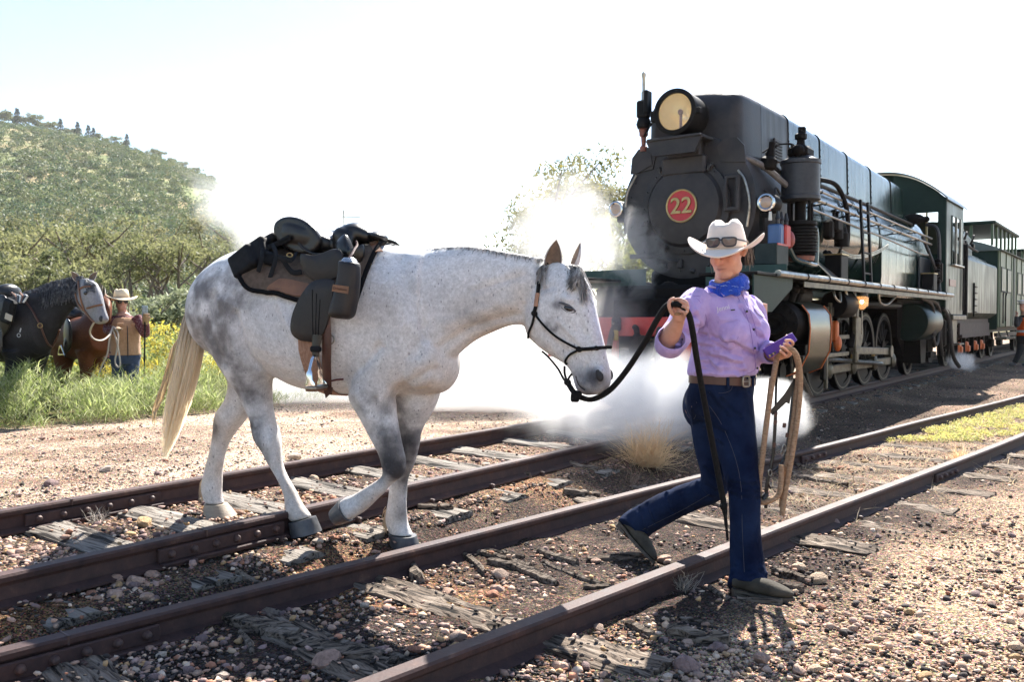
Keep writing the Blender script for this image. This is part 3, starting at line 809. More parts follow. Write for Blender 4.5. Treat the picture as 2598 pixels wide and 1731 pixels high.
# --- boiler and firebox
b=lb();b.lathe([(1.785,.775),(5.6,.785),(5.6,.0)],(0,0,FC-.02),(1,0,0),72,False);part("boiler_barrel",b,M_GREEN)
for t in(1.80,2.75,3.7,4.65,5.6):
    b=lb();b.lathe([(-.03,.79),(-.028,.797),(.028,.797),(.03,.79)],(t,0,FC-.02),(1,0,0),72,False);part("boiler_band",b,M_GREEN)
    b=lb();b.lathe([(.031,.7895),(.031,.7925),(.040,.7925),(.040,.7895)],(t,0,FC-.02),(1,0,0),72,False);part("orange_lining",b,M_ORANGE)
secs=[]
for t in(5.62,6.6,7.7,8.82):
    k=(t-5.6)/3.2;w=.80+.04*k;q=[]
    for a in np.linspace(0,math.pi,17):q.append((t,w*math.cos(a),FC-.02+.79*math.sin(a)))
    q+=[(t,-w,1.9),(t,-w*.96,1.60),(t,w*.96,1.60),(t,w,1.9)]
    secs.append(q)
b=lb();b.loft(secs);part("firebox",b,M_GREEN,angle=50)
b=lb();b.box((8.4,.86,1.98),(.9,.04,.7),None,.01);part("firebox_side_plate",b,mat("blue_grey_plate",(.022,.028,.036),(.036,.042,.052),rough=.35,spec=.3,scale=4))
# --- handrails and pipes along the boiler
def pipe(name,pts,r,m,n=6,seg=8):
    b=lb();b.tube(crv(pts,n),r,seg);return part(name,b,m)
b=lb();b.tube([(1.9,.88,2.80),(8.8,.90,2.70)],.016,8);part("handrail",b,M_STEEL)
b=lb();b.tube([(1.7,.93,2.66),(8.6,.93,2.58)],.020,8);part("handrail",b,M_STEEL)
b=lb();b.tube(crv([(1.6,.96,2.52),(5.0,.96,2.44),(8.0,.95,2.36),(8.6,.9,2.5)],8),.014,8);part("conduit",b,M_STEEL)
b=lb();b.tube(crv([(2.0,.70,2.96),(5.0,.72,2.93),(8.0,.72,2.90)],6),.026,8);part("steam_pipe",b,M_BLACK)
for t in(2.3,3.6,4.9,6.2,7.5):
    for v,z in((.88,2.795-.0145*(t-1.9)),(.93,2.655-.0116*(t-1.7))):
        b=lb();b.cyl((t,.74,z-.02),(t,v,z),.014,.012,8);b.ball((t,v,z),.026,8,6);part("handrail_stanchion",b,M_BLACK)
pipe("steam_pipe",[(2.55,.56,3.08),(2.7,.70,3.02),(3.0,.86,2.96),(3.25,.92,2.70),(3.30,.93,2.38),(3.3,.92,2.2)],.030,M_BLACK)
b=lb();b.lathe([(0,.05),(.05,.07),(.10,.04),(.16,.03),(.20,.045)],(2.5,.62,3.04),(0,.3,1),10);b.box((2.62,.66,3.06),(.16,.08,.08),None,.02);part("valve",b,M_GREASE)
pipe("sand_pipe",[(2.9,.80,2.1),(2.8,.90,1.98),(2.65,.98,1.86),(2.55,1.0,1.7)],.032,M_BLACK)
pipe("sand_pipe",[(2.75,.80,2.1),(2.68,.90,1.98),(2.56,.98,1.86),(2.42,1.0,1.7)],.032,M_BLACK)
# lubricator cluster on the boiler side
b=lb();b.box((2.8,.90,2.42),(.26,.16,.16),None,.03);b.lathe([(0,.09),(.16,.09),(.18,.07),(.24,.06)],(3.05,.92,2.18),(0,0,1),14);b.lathe([(0,.07),(.12,.07),(.14,.04),(.22,.03)],(2.86,.92,2.26),(0,0,1),12);b.box((2.62,.88,2.36),(.14,.12,.24),None,.03)
for q in(2.70,2.84):b.lathe([(0,.02),(.08,.02),(.085,.035),(.11,.035)],(q,.92,2.50),(0,0,1),8)
part("lubricator",b,M_GREASE)
for k in range(3):pipe("lubricator_pipe",[(3.1,.90,2.10+.02*k),(3.6,.93,2.06+.02*k),(4.6,.93,2.16+.02*k),(5.6,.9,2.34+.02*k)],.008,M_STEEL,5,5)
# small steps/boxes on the running board
for t,v in((2.55,1.0),(8.1,1.0)):
    b=lb();b.box((t,v,1.86),(.30,.20,.34),None,.01);bx_=part("sand_box",b,M_BLACK);b=lb();b.box((t,v,2.038),(.32,.22,.016));part("box_lid",b,M_BRASS,bx_)
b=lb();b.prism([(1.9,.78,2.10),(2.15,.72,2.10),(2.45,1.12,1.70),(2.15,1.12,1.70)],(0,0,-.02));part("splash_plate",b,M_STEEL)
# --- ladder on the near side
for t in(3.42,3.78):
    b=lb();b.box((t+.0,1.08,2.25),(.055,.03,1.12),Euler((.05,0,0)).to_matrix(),.004);ld=part("ladder_rail",b,M_BLACK)
for j in range(4):
    b=lb();b.cyl((3.42,1.08-(j-1.5)*.012,1.85+.27*j),(3.78,1.08-(j-1.5)*.012,1.85+.27*j),.013,.013,8);part("ladder_rung",b,M_BLACK)
# --- running boards, valances
for sgn in(1,-1):
    b=lb();b.box((4.3,sgn*1.03,1.685),(9.0,.42,.03),None,.005);part("running_board",b,M_BLACK)
    b=lb();b.tube([(-.25,sgn*1.245,1.69),(8.84,sgn*1.245,1.675)],.034,8);eb=part("running_board_edge",b,M_STEEL if sgn>0 else M_BLACK)
    b=lb();b.box((4.7,sgn*1.225,1.612),(8.2,.012,.055));part("running_board_valance",b,M_RODS)
    if sgn>0:
        for t in np.arange(.6,8.8,.75):
            b=lb();b.tube([(t-.014,1.245,1.689),(t+.014,1.245,1.689)],.040,8);part("edge_joint",b,M_BLACK,eb)
    b=lb();b.prism([(-.78,sgn*1.21,1.665),(.30,sgn*1.21,1.665),(.28,sgn*1.21,1.56),(-.30,sgn*1.21,1.32),(-.78,sgn*1.21,1.32)],(0,-sgn*.014,0));part("front_valance",b,M_DGREEN)
    b=lb();b.box((.12,sgn*.78,1.70),(.014,.86,.20),None,.003);part("front_apron",b,mat("apron_green_%d"%(sgn+2),(.018,.05,.042),(.03,.065,.055),rough=.45,spec=.3,scale=5))
    b=lb();b.box((-.25,sgn*.95,1.675),(1.05,.58,.03),None,.005);part("front_platform",b,M_BLACK)
# under-boiler dark frame mass
b=lb();b.box((3.6,0,1.20),(8.6,.62,.52),None,.02);part("main_frame",b,M_DARK)
b=lb();b.box((.1,0,1.42),(1.5,1.1,.34),None,.04);b.box((1.0,0,1.62),(1.2,.9,.4),None,.05);part("smokebox_saddle",b,M_DARK)
b=lb();b.ball((-.3,-.30,1.28),(.34,.34,.26),20,12);part("air_reservoir",b,M_GREASE)
pipe("steam_pipe",[(-.5,.10,1.50),(-.55,.24,1.58),(-.5,.36,1.50),(-.45,.40,1.30)],.05,M_GREASE)
# --- buffer beam
b=lb();b.box((-.72,0,1.175),(.07,2.16,.19),None,.008);bb=part("buffer_beam",b,M_RED)
for sgn in(-1,1):
    b=lb();b.box((-.715,sgn*.65,.965),(.05,.84,.228),None,.006);part("beam_plate",b,M_RED,bb)
    b=lb();b.lathe([(0,.10),(.10,.09),(.14,.09),(.145,.135),(.18,.13),(.19,.06),(.19,.001)],(-.75,sgn*.02+.12*sgn,.96),(-1,0,0),20,False);
    if sgn>0:part("coupler",b,M_GREASE,bb)
    b=lb();b.tube(crv([(-.76,sgn*.26,1.16),(-.82,sgn*.26,1.05),(-.84,sgn*.27,.88),(-.80,sgn*.25,.72)],6),.03,8);part("brake_hose",b,M_HOSE,bb)
b=lb();b.box((-.775,-.22,1.20),(.05,.10,.14),None,.015);b.ball((-.80,-.24,1.22),.02,8,6);b.ball((-.80,-.19,1.22),.02,8,6);part("coupler_latch",b,M_BLACK,bb)
b=lb();b.box((-.785,-.23,1.09),(.03,.075,.11),None,.01);part("coupler_tag",b,M_YEL,bb)
b=lb();b.tube(crv([(-.76,-.02,1.17),(-.80,.02,1.15),(-.86,.06,1.08)],5),[.03]*10+[.045],10);part("lamp_iron",b,M_BLACK,bb)
b=lb();b.prism([(-.70,-.9,.84),(-.70,.9,.84),(-.95,.75,.42),(-.95,-.75,.42)],(.02,0,0));part("cowcatcher",b,M_DGREEN,bb)
# --- marker lamps
for v,z,tt in((.90,2.46,.38),(-.88,2.52,.40)):
    b=lb();b.lathe([(.0,.085),(.03,.10),(.20,.10),(.22,.06)],(tt,v,z),(1,0,0),24);ml_=part("marker_lamp",b,M_BLACK)
    b=lb();b.lathe([(-.012,.06),(-.02,.075),(-.016,.092),(.004,.094)],(tt,v,z),(1,0,0),24,False);part("lamp_rim",b,M_CHROME,ml_)
    b=lb();b.lathe([(-.006,.066),(-.016,.045),(-.022,.001)],(tt,v,z),(1,0,0),20,False);part("lamp_lens",b,mat("amber_lens_%d"%int(v*10),(.45,.33,.24),rough=.08,spec=.9),ml_)
    b=lb();b.box((tt+.1,v-.08*(1 if v>0 else-1),z-.16),(.05,.05,.24),None,.01);b.box((tt+.1,v-.03*(1 if v>0 else-1),z-.12),(.09,.11,.05),None,.01);part("lamp_bracket",b,M_BLACK,ml_)
# --- air pump and its plumbing
AT,AV=1.16,1.0
b=lb();b.lathe([(0,.18),(.02,.215),(.06,.215),(.07,.205),(.40,.205),(.41,.218),(.45,.218),(.47,.16),(.50,.12)],(AT,AV,2.54),(0,0,1),36);pu=part("air_pump",b,M_PUMP)
b=lb();b.lathe([(0,.10),(.04,.06),(.28,.06),(.32,.10)],(AT,AV,2.28),(0,0,1),14)
for a in(0,1.57,3.14,4.71):b.cyl((AT+.15*math.cos(a+.6),AV+.15*math.sin(a+.6),2.28),(AT+.15*math.cos(a+.6),AV+.15*math.sin(a+.6),2.58),.02,.02,8)
part("pump_neck",b,M_GREASE,pu)
prof=[(0,.15),(.01,.175)]
for k in range(8):prof+=[(.03+.036*k,.150),(.036+.036*k,.186),(.052+.036*k,.186),(.058+.036*k,.150)]
prof+=[(.335,.18),(.37,.18),(.38,.10)]
b=lb();b.lathe(prof,(AT,AV,1.95),(0,0,1),32);part("finned_cylinder",b,M_BLACK,pu)
b=lb();b.lathe([(0,.15),(.05,.16),(.06,.14)],(AT,AV,1.89),(0,0,1),20);part("pump_foot",b,M_COPPER,pu)
b=lb();b.box((AT,AV,3.08),(.30,.22,.14),None,.04);b.ball((AT+.16,AV,3.10),.085,12,8);b.ball((AT-.15,AV+.02,3.08),.07,12,8);b.lathe([(0,.05),(.08,.04),(.09,.065),(.14,.065),(.16,.03),(.22,.03)],(AT,AV,3.14),(0,0,1),10);b.box((AT,AV,3.25),(.16,.03,.03),None,.006);b.box((AT+.02,AV+.02,3.33),(.06,.05,.07),None,.01);part("pump_valve_gear",b,M_GREASE,pu)
b=lb();b.tube(crv([(AT+.2,AV+.06,2.30),(AT+.30,AV+.08,2.22),(AT+.30,AV+.08,1.92),(AT+.26,AV+.08,1.86),(AT-.05,AV+.10,1.86),(AT-.22,AV+.02,1.90),(AT-.32,AV-.02,2.02),(AT-.40,AV-.06,2.05)],5),.032,10);part("delivery_pipe",b,mat("green_pipe",(.03,.06,.06),rough=.25,coat=.3),pu)
b=lb();b.tube(crv([(.55,.60,2.98),(.72,.74,2.90),(.95,.88,2.74),(1.05,.93,2.68)],5),.034,10);part("steam_pipe",b,mat("lagged_pipe",(.16,.15,.145),(.09,.085,.08),rough=.6,scale=20),pu)
b=lb();b.tube(crv([(.65,.56,3.0),(.90,.70,2.98),(1.15,.80,2.86)],5),.024,8);part("steam_pipe",b,M_SMOKE,pu)
b=lb();b.lathe([(0,.06),(.03,.09),(.12,.09),(.15,.05),(.24,.03),(.30,.035)],(.78,.76,2.86),(0,.2,1),14);part("governor",b,M_GREASE,pu)
for k in range(3):
    b=lb();b.tube(crv([(.70+.08*k,.74,3.04),(.82+.08*k,.82,3.12+.02*k),(.98+.06*k,.93,3.16),(1.06,.97,3.14-.04*k)],5),.009,6);part("small_pipe",b,M_BLACK,pu)
b=lb();b.tube(crv([(.60,.80,2.62),(.72,.86,2.56),(.78,.86,2.66),(.86,.88,2.60)],5),.014,6);part("small_pipe",b,M_SMOKE,pu)
# feed-valve blocks (red and blue) below the lamp
b=lb();b.box((.64,.98,2.12),(.15,.14,.24),None,.015);vb=part("valve_block",b,M_RED)
b=lb();b.box((.50,.96,2.12),(.12,.14,.24),None,.015);part("valve_block_body",b,M_BLUE,vb)
b=lb();b.ball((.78,1.0,2.10),(.07,.07,.10),12,8);part("valve_bulb",b,mat("oxide_red",(.28,.05,.045),rough=.4),vb)
for q in(.5,.62,.76):
    b=lb();b.lathe([(0,.022),(.05,.022),(.06,.03),(.09,.02),(.14,.012)],(q,.98,2.24),(0,0,1),10);part("valve_cap",b,M_PUMP,vb)
b=lb();b.lathe([(0,.02),(.05,.035),(.08,.03),(.13,.045)],(.66,.98,1.88),(0,0,1),10);part("valve_drain",b,M_COPPER,vb)
b=lb();b.cyl((.36,.95,2.27),(.36,.95,2.36),.02,.014,10);part("white_cock",b,M_WHITE,vb)
# grey box with red line on the running board
b=lb();b.box((.46,.93,1.92),(.36,.24,.22),None,.01);tb=part("tool_box",b,mat("box_grey_green",(.016,.026,.026),(.028,.04,.038),rough=.55,spec=.2,scale=8))
b=lb();b.box((.44,1.052,2.02),(.30,.008,.02));part("red_stripe",b,M_RED,tb)
for q in(.32,.62):b=lb();b.cyl((q,1.0,1.69),(q,1.0,1.84),.016,.016,8);part("box_leg",b,M_STEEL,tb)
# --- cylinders
for sgn in(1,-1):
    b=lb();b.lathe([(0,.001),(-.02,.05),(-.035,.06),(-.04,.11),(-.01,.12),(.0,.19),(.02,.225),(.05,.23),(.08,.245),(1.02,.245),(1.05,.2),(1.05,.001)],(.56,sgn*.95,1.20),(1,0,0),36,False);cyl_=part("cylinder",b,M_GREASE)
    b=lb();b.lathe([(0,.001),(.0,.12),(.03,.15),(1.0,.15),(1.0,.001)],(.60,sgn*.86,1.52),(1,0,0),24,False);part("valve_chest",b,M_GREASE,cyl_)
    prof=[(sgn*1.02,1.44),(sgn*1.16,1.40),(sgn*1.235,1.30),(sgn*1.25,1.15),(sgn*1.235,.90),(sgn*1.14,.70),(sgn*1.00,.64)]
    b=lb();b.loft([[(.74+.0*k,y,z)for y,z in prof]+[(.74,y-sgn*.012,z+.006)for y,z in prof[::-1]]]+[[(1.50,y,z)for y,z in prof]+[(1.50,y-sgn*.012,z+.006)for y,z in prof[::-1]]]);part("cylinder_cladding",b,M_SHIELD,cyl_,60)
    for tt in(.735,1.495):
        b=lb();b.tube([(tt,y+sgn*.004,z)for y,z in prof[1:]],.007,5);part("orange_lining",b,M_ORANGE,cyl_)
    for k in range(10):
        a=k*.628;b=lb();b.ball((.555,sgn*.95+.20*math.cos(a),1.20+.20*math.sin(a)),.014,6,4);part("cylinder_bolt",b,M_GREASE,cyl_)
    for q in(.85,1.05):b=lb();b.lathe([(0,.05),(.10,.045),(.12,.06),(.16,.06),(.19,.025)],(q,sgn*1.0,1.44),(0,sgn*.35,1),10);part("relief_valve",b,M_GREASE,cyl_)
# --- wheels
def wheel_mesh(r,spokes,cw=True,w=.11):
    m=MB()
    m.lathe([(-w/2,r-.085),(-w/2,r-.012),(-w/2+.03,r),(w/2-.03,r+.0),(w/2-.028,r+.02),(w/2,r+.018),(w/2,r-.085),(-w/2,r-.085)],(0,0,0),(0,1,0),40,False)
    m.lathe([(-w/2-.02,.001),(-w/2-.02,.10),(w/2,.11),(w/2,.001)],(0,0,0),(0,1,0),20,False)
    for k in range(spokes):
        a=2*math.pi*k/spokes
        m.tube([(.07*math.cos(a),0,.07*math.sin(a)),((r-.07)*math.cos(a),0,(r-.07)*math.sin(a))],[(.026,.034),(.019,.026)],6,up=(0,1,0))
    if cw:
        pts=[((r-.07)*math.cos(a),-.05,(r-.07)*math.sin(a))for a in np.linspace(-.75,.75,11)]
        pts+=[((r-.30)*math.cos(a),-.05,(r-.30)*math.sin(a))for a in np.linspace(.62,-.62,5)]
        m.prism(pts,(0,.09,0))
    return m.mesh("wheel",M_BLACK)
def rim_mesh(r,w=.11):
    m=MB();m.lathe([(w/2-.004,r-.032),(w/2+.003,r-.030),(w/2+.003,r-.012),(w/2-.02,r-.006)],(0,0,0),(0,1,0),40,False);return m.mesh("tyre",M_RODS)
WT=[3.00,4.15,5.30,6.45];WR=.53;ang=1.75
WM,TM=wheel_mesh(WR,13),rim_mesh(WR)
yaw=math.atan2(TD.y,TD.x)
def add_wheel(me,tm,t,v,r,a,parent,name="driving_wheel"):
    o=link(name,me,parent,True);c=lw(t,v,RAILTOP+r)
    Q=Matrix.Translation(c)@Matrix(((TD.x,TN.x,0,0),(TD.y,TN.y,0,0),(0,0,1,0),(0,0,0,1)))@Matrix.Rotation(a,4,'Y')
    o.matrix_basis=Q
    if tm is not None:
        q=link("tyre",tm,o,False)
        if v<0:q.scale=(1,-1,1)
    return o
for t in WT:
    add_wheel(WM,TM,t,.60,WR,ang,loco)
    add_wheel(WM,None,t,-.60,WR,ang+1.57,loco)
    b=lb();b.cyl((t,-.6,RAILTOP+WR),(t,.6,RAILTOP+WR),.07,.07,12);part("axle",b,M_GREASE)
SWM,STM=wheel_mesh(.36,10,False),rim_mesh(.36)
for t in(-.05,1.65):add_wheel(SWM,STM,t,.60,.36,.3,loco,"bogie_wheel");add_wheel(SWM,None,t,-.60,.36,.3,loco,"bogie_wheel")
TWM,TTM=wheel_mesh(.40,10,False),rim_mesh(.40)
for v in(.60,-.60):add_wheel(TWM,TTM if v>0 else None,8.15,v,.40,.3,loco,"trailing_wheel")
# motion
AX=RAILTOP+WR;CR=.24
cpt=[(t+CR*math.cos(ang+math.pi),AX-CR*math.sin(ang+math.pi))for t in WT]
cpt=[(t+.10,AX-.215)for t in WT]                      # crank pins low in the stroke
b=lb();b.box(((WT[0]+WT[3])/2+.10,.74,AX-.215),(WT[3]-WT[0]+.2,.045,.12),None,.012);cr=part("coupling_rod",b,M_RODS)
for t,z in cpt:
    b=lb();b.lathe([(0,.11),(.07,.11),(.09,.07),(.10,.04),(.10,.001)],(t,.71,z),(0,1,0),20);part("crank_pin",b,M_RODS,cr)
    b=lb();b.lathe([(0,.03),(.07,.025),(.075,.001)],(t,.745,z+.10),(0,0,1),8,False);part("oil_cup",b,M_BRASS,cr)
b=lb();b.tube([(2.15,.86,1.20-.42),(5.40,.84,AX-.215)],[(.030,.05),(.032,.058)],8,up=(0,1,0));part("connecting_rod",b,M_STEEL)
b=lb();b.box((2.45,.90,.80),(1.9,.07,.055),None,.006);b.box((2.45,.90,1.02),(1.9,.07,.055),None,.006);part("slide_bars",b,M_RODS)
b=lb();b.box((2.15,.90,.91),(.26,.15,.26),None,.02);b.box((2.15,.97,.70),(.10,.05,.36),None,.01);part("crosshead",b,M_GREASE)
b=lb();b.cyl((1.6,.95,1.2),(2.1,.95,.92),.035,.035,10);part("piston_rod",b,M_STEEL)
b=lb();b.box((2.95,.98,1.34),(1.2,.05,.11),None,.01);b.box((2.38,.98,1.20),(.05,.04,.5),None,.008);b.box((3.50,.98,1.34),(.12,.07,.16),None,.02);part("motion_bracket",b,M_RODS)
b=lb();b.box((2.30,.96,.90),(.055,.04,1.0),Euler((0,.03,0)).to_matrix(),.008);part("combination_lever",b,M_RODS)
b=lb();b.tube(crv([(3.50,.93,1.56),(3.57,.93,1.36),(3.57,.93,1.12),(3.46,.93,.88)],6),[(.03,.05)]*19,6,up=(0,1,0));part("expansion_link",b,M_BLACK)
b=lb();b.box((3.55,.96,.98),(.05,.05,.62),None,.01);b.box((3.60,.96,.76),(.12,.06,.16),None,.02);part("link_bracket",b,M_RODS)
b=lb();b.box((4.50,.96,.80),(1.85,.045,.105),Euler((0,.035,0)).to_matrix(),.01);b.lathe([(-.05,.09),(.05,.09)],(5.42,.96,.77),(0,1,0),16);part("eccentric_rod",b,M_RODS)
b=lb();b.box((4.05,.78,1.08),(.10,.04,.62),None,.02);b.lathe([(-.04,.22),(.04,.22)],(4.15,.82,1.06),(0,1,0),24);part("balance_weight",b,M_RODS)
b=lb();b.box((2.55,.98,1.10),(.10,.10,.26),None,.02);b.ball((2.56,1.02,.95),(.06,.05,.10),10,8);part("oil_can_bracket",b,M_ORANGE)
b=lb();b.box((2.9,.90,1.50),(.5,.20,.14),None,.03);b.box((5.0,.80,1.46),(2.6,.30,.10),None,.03);part("brake_gear_casing",b,M_GREASE)
b=lb();b.lathe([(0,.16),(.03,.17),(.5,.17),(.53,.16)],(2.45,1.0,1.43),(1,0,0),20);part("air_reservoir",b,M_GREASE)
pipe("pipe_loop",[(2.6,1.10,1.60),(2.66,1.12,1.45),(2.95,1.12,1.40),(3.0,1.10,1.60)],.018,M_STEEL)
pipe("pipe_loop",[(2.1,1.10,1.58),(2.1,1.12,1.50),(2.3,1.12,1.46),(2.36,1.10,1.58)],.014,M_STEEL)
pipe("pipe_loop",[(4.2,1.10,1.60),(4.3,1.10,1.48),(4.9,1.05,1.46),(5.2,1.1,1.58)],.016,M_STEEL)
# running-board lamp (lit)
b=lb();b.lathe([(0,.07),(.05,.075),(.07,.05)],(3.12,1.16,1.54),(0,0,1),14);rl=part("inspection_lamp",b,M_PUMP)
b=lb();b.lathe([(0,.02),(.05,.075),(.15,.08),(.17,.06)],(3.12,1.16,1.37),(0,0,1),14);part("lamp_globe",b,glass_mat("globe_glass",(.9,.75,.6),.30),rl)
b=lb();b.ball((3.12,1.16,1.47),.022,10,8);part("bulb",b,M_BULB,rl)
b=lb();b.cyl((3.12,1.16,1.36),(3.12,1.16,1.05),.008,.008,6);part("lamp_cord",b,M_STEEL,rl)
# ash pan / firebox underside, injectors and hoses
b=lb();b.prism([(6.75,.78,1.58),(8.8,.78,1.58),(8.6,.72,.62),(7.7,.70,.55),(6.95,.74,.95)],(0,-1.4,0));part("ash_pan",b,M_GREASE)
b=lb();b.lathe([(0,.001),(0,.30),(.04,.32),(1.2,.32),(1.24,.30),(1.24,.001)],(7.2,.86,1.20),(1,0,0),28,False);part("air_reservoir",b,mat("reservoir_green",(.008,.018,.014),(.014,.022,.018),rough=.4,spec=.2,scale=4))
b=lb();b.prism([(7.5,.98,.95),(8.05,.98,.95),(7.95,.98,.50),(7.6,.98,.50)],(0,-.3,0));b.box((8.5,.95,.62),(.5,.12,.10),None,.01);b.prism([(8.5,.9,.95),(9.1,.9,.95),(8.95,.9,.45),(8.65,.9,.48)],(0,-.4,0));part("truck_frame",b,M_GREASE)
for k,q in enumerate([[(6.9,1.1,1.60),(7.6,1.12,1.52),(7.85,1.12,1.35),(7.9,1.12,.95),(8.05,1.1,.78),(8.25,1.08,.85)],[(7.2,1.1,1.58),(8.1,1.12,1.52),(8.45,1.12,1.3),(8.5,1.12,.9),(8.8,1.1,.60)],[(8.3,1.1,1.55),(8.35,1.1,1.2),(8.3,1.12,.95),(8.1,1.12,.80),(7.8,1.12,.95)],[(8.8,1.1,1.45),(9.05,1.15,1.25),(9.1,1.18,.9),(9.3,1.2,.55),(9.75,1.22,.36)],[(9.0,1.1,1.45),(9.35,1.12,1.3),(9.4,1.15,.85),(9.6,1.15,.55)]]):
    b=lb();b.tube(crv(q,6),.028 if k!=3 else .036,8);part("injector_hose",b,M_HOSE)
b=lb();b.box((8.95,1.05,1.0),(.28,.16,.5),None,.04);b.lathe([(0,.10),(.3,.10),(.34,.05)],(9.2,1.05,.70),(0,0,1),14);part("injector",b,M_GREASE)
b=lb();b.tube(crv([(8.7,.82,2.95),(8.72,1.0,2.86),(8.74,1.04,2.4),(8.74,1.03,1.7)],6),.032,8);part("steam_pipe",b,M_PUMP)
b=lb();b.ball((8.6,.62,3.05),(.12,.2,.10),12,8);b.box((8.55,.80,3.03),(.10,.22,.10),None,.03);part("turret_valve",b,M_GREASE)
pipe("feed_pipe",[(8.2,.86,2.7),(8.4,.98,2.3),(8.6,1.05,2.0),(8.6,1.08,1.7)],.028,M_PUMP)
b=lb()
for k in range(7):b.ball((8.55+.05*math.sin(k*2.1),1.05,1.92+.06*k),(.07,.06,.05),8,6)
b.box((8.62,1.06,2.08),(.12,.12,.36),None,.03);part("clack_valve",b,M_GREASE)
# --- cab
def roof_z(v,z0=3.92,drop=.50,w=1.12):return z0-drop*(abs(v)/w)**2.2
vs_=np.linspace(-1.12,1.12,25)
def cabwall(t,th,wins):
    b=lb()
    xs=sorted(set([-1.12,1.12]+[w[0]for w in wins]+[w[1]for w in wins]+list(np.linspace(-1.1,1.1,12))))
    for a,c in zip(xs[:-1],xs[1:]):
        cut=[w for w in wins if w[0]<=(a+c)/2<=w[1]]
        spans=[(1.34,None)]if not cut else[(1.34,cut[0][2]),(cut[0][3],None)]
        for z0,z1 in spans:
            za=roof_z(a)if z1 is None else z1;zc=roof_z(c)if z1 is None else z1
            b.prism([(t,a,z0),(t,c,z0),(t,c,zc),(t,a,za)],(th,0,0))
    return b
cabw=part("cab_front_wall",cabwall(8.85,.03,[(.62,.99,2.42,3.18),(-.99,-.62,2.42,3.18)]),M_DGREEN)
for sgn in(-1,1):
    b=lb();b.box((8.845,sgn*.805,2.80),(.03,.03,.76));part("window_bar",b,M_BRASS,cabw)
    b=lb()
    for(z0,z1,t0,t1)in((1.34,2.26,8.881,10.6),(2.26,3.16,8.881,9.38),(2.26,3.16,10.30,10.6),(3.16,3.44,8.881,10.6)):
        b.box(((t0+t1)/2,sgn*1.115,(z0+z1)/2),(t1-t0,.028,z1-z0-.001))
    cs_=part("cab_side",b,M_TGREEN if sgn>0 else M_DGREEN)
    for tt in(9.38,9.84,10.28):
        b=lb();b.box((tt,sgn*1.125,2.71),(.05,.04,.90),None,.004);part("window_post",b,M_STEEL if tt>9.5 else M_DGREEN,cs_)
    b=lb();b.box((9.85,sgn*1.16,2.25),(1.0,.08,.035),None,.01);part("arm_rest",b,M_STEEL,cs_)
    b=lb();b.box((9.5,sgn*1.135,1.92),(.62,.012,.13),None,.004);part("builder_plate",b,mat("maroon_plate_%d"%(sgn+1),(.16,.04,.04),rough=.4),cs_)
    for tt in(10.45,10.52):
        b=lb();b.tube([(tt,sgn*1.16,1.42),(tt,sgn*1.16,2.3)],.014,8);part("grab_rail",b,M_BLACK,cs_)
b=lb();rows=[]
for t in(8.72,9.4,10.1,10.85):rows.append([(t,v,roof_z(v)+.015)for v in np.linspace(-1.17,1.17,25)]+[(t,v,roof_z(v)+.045)for v in np.linspace(1.17,-1.17,25)])
b.loft(rows);part("cab_roof",b,mat("cab_roof_grey",(.06,.07,.07),(.09,.10,.10),rough=.35,scale=4,coat=.2),angle=50)
b=lb();b.box((9.7,0,1.42),(1.6,2.1,.10));b.box((9.0,0,2.0),(.1,1.5,1.1));part("cab_floor",b,M_DARK)
b=lb();b.box((9.8,1.16,1.28),(1.4,.12,.09),None,.01);b.box((9.9,1.08,1.0),(.5,.06,.5),None,.01);b.box((9.9,1.14,.78),(.5,.20,.03),None,.006);part("cab_steps",b,M_RODS)
# ------------------------------------------------------------------ tender
tender=empty("tender",lw(13,0,RAILTOP),"green steam-engine tender coupled behind the locomotive cab","tender")
def tpart(name,mb,m,parent=None,angle=35):return mb.build(name,m,parent or tender,angle=angle)
def tsec(t,top):return[(t,1.13,1.38),(t,1.13,2.44),(t,1.10,2.50),(t,.92,2.58),(t,.88,2.64),(t,.86,top-.2),(t,.72,top-.02),(t,.5,top),(t,-.5,top),(t,-.72,top-.02),(t,-.86,top-.2),(t,-.88,2.64),(t,-.92,2.58),(t,-1.10,2.5),(t,-1.13,2.44),(t,-1.13,1.38),(t,-1.0,1.27),(t,1.0,1.27)]
b=lb();b.loft([tsec(10.95,3.22),tsec(13.3,3.22)]);tpart("tank_front",b,M_TGREEN,angle=25)
b=lb();b.loft([tsec(13.305,2.75),tsec(15.2,2.75)]);tpart("tank_rear",b,M_TGREEN,angle=25)
b=lb();b.box((10.90,1.12,2.0),(.08,.10,1.5),None,.02);tpart("tank_front_post",b,M_BLACK)
b=lb();b.tube([(11.0,.97,2.86),(12.2,.98,2.78),(13.3,.98,2.74)],.03,8);tpart("tool_rail",b,M_BLACK)
for t in(11.2,11.6,12.5):
    b=lb();b.tube(crv([(t,.96,2.84),(t+.05,1.02,3.0),(t+.16,1.0,3.04),(t+.2,.97,2.9)],5),.02,6);b.box((t+.1,1.0,2.82),(.2,.06,.10),None,.02);tpart("fire_iron_hook",b,M_BLACK)
b=lb();b.box((11.85,1.145,1.65),(.03,.03,.7));tpart("tank_ladder_rail",b,M_BLACK)
for k in range(5):b=lb();b.box((12.0,1.15,1.40+.13*k),(.26,.04,.025),None,.005);tpart("ladder_step",b,M_BLACK)
b=lb();b.box((13.1,0,1.20),(4.3,1.9,.12));b.box((13.1,.98,1.05),(3.9,.04,.24));b.box((13.1,1.0,.90),(3.7,.06,.06));tpart("tender_frame",b,mat("frame_maroon",(.028,.02,.022),(.05,.037,.037),rough=.6,spec=.2,scale=8))
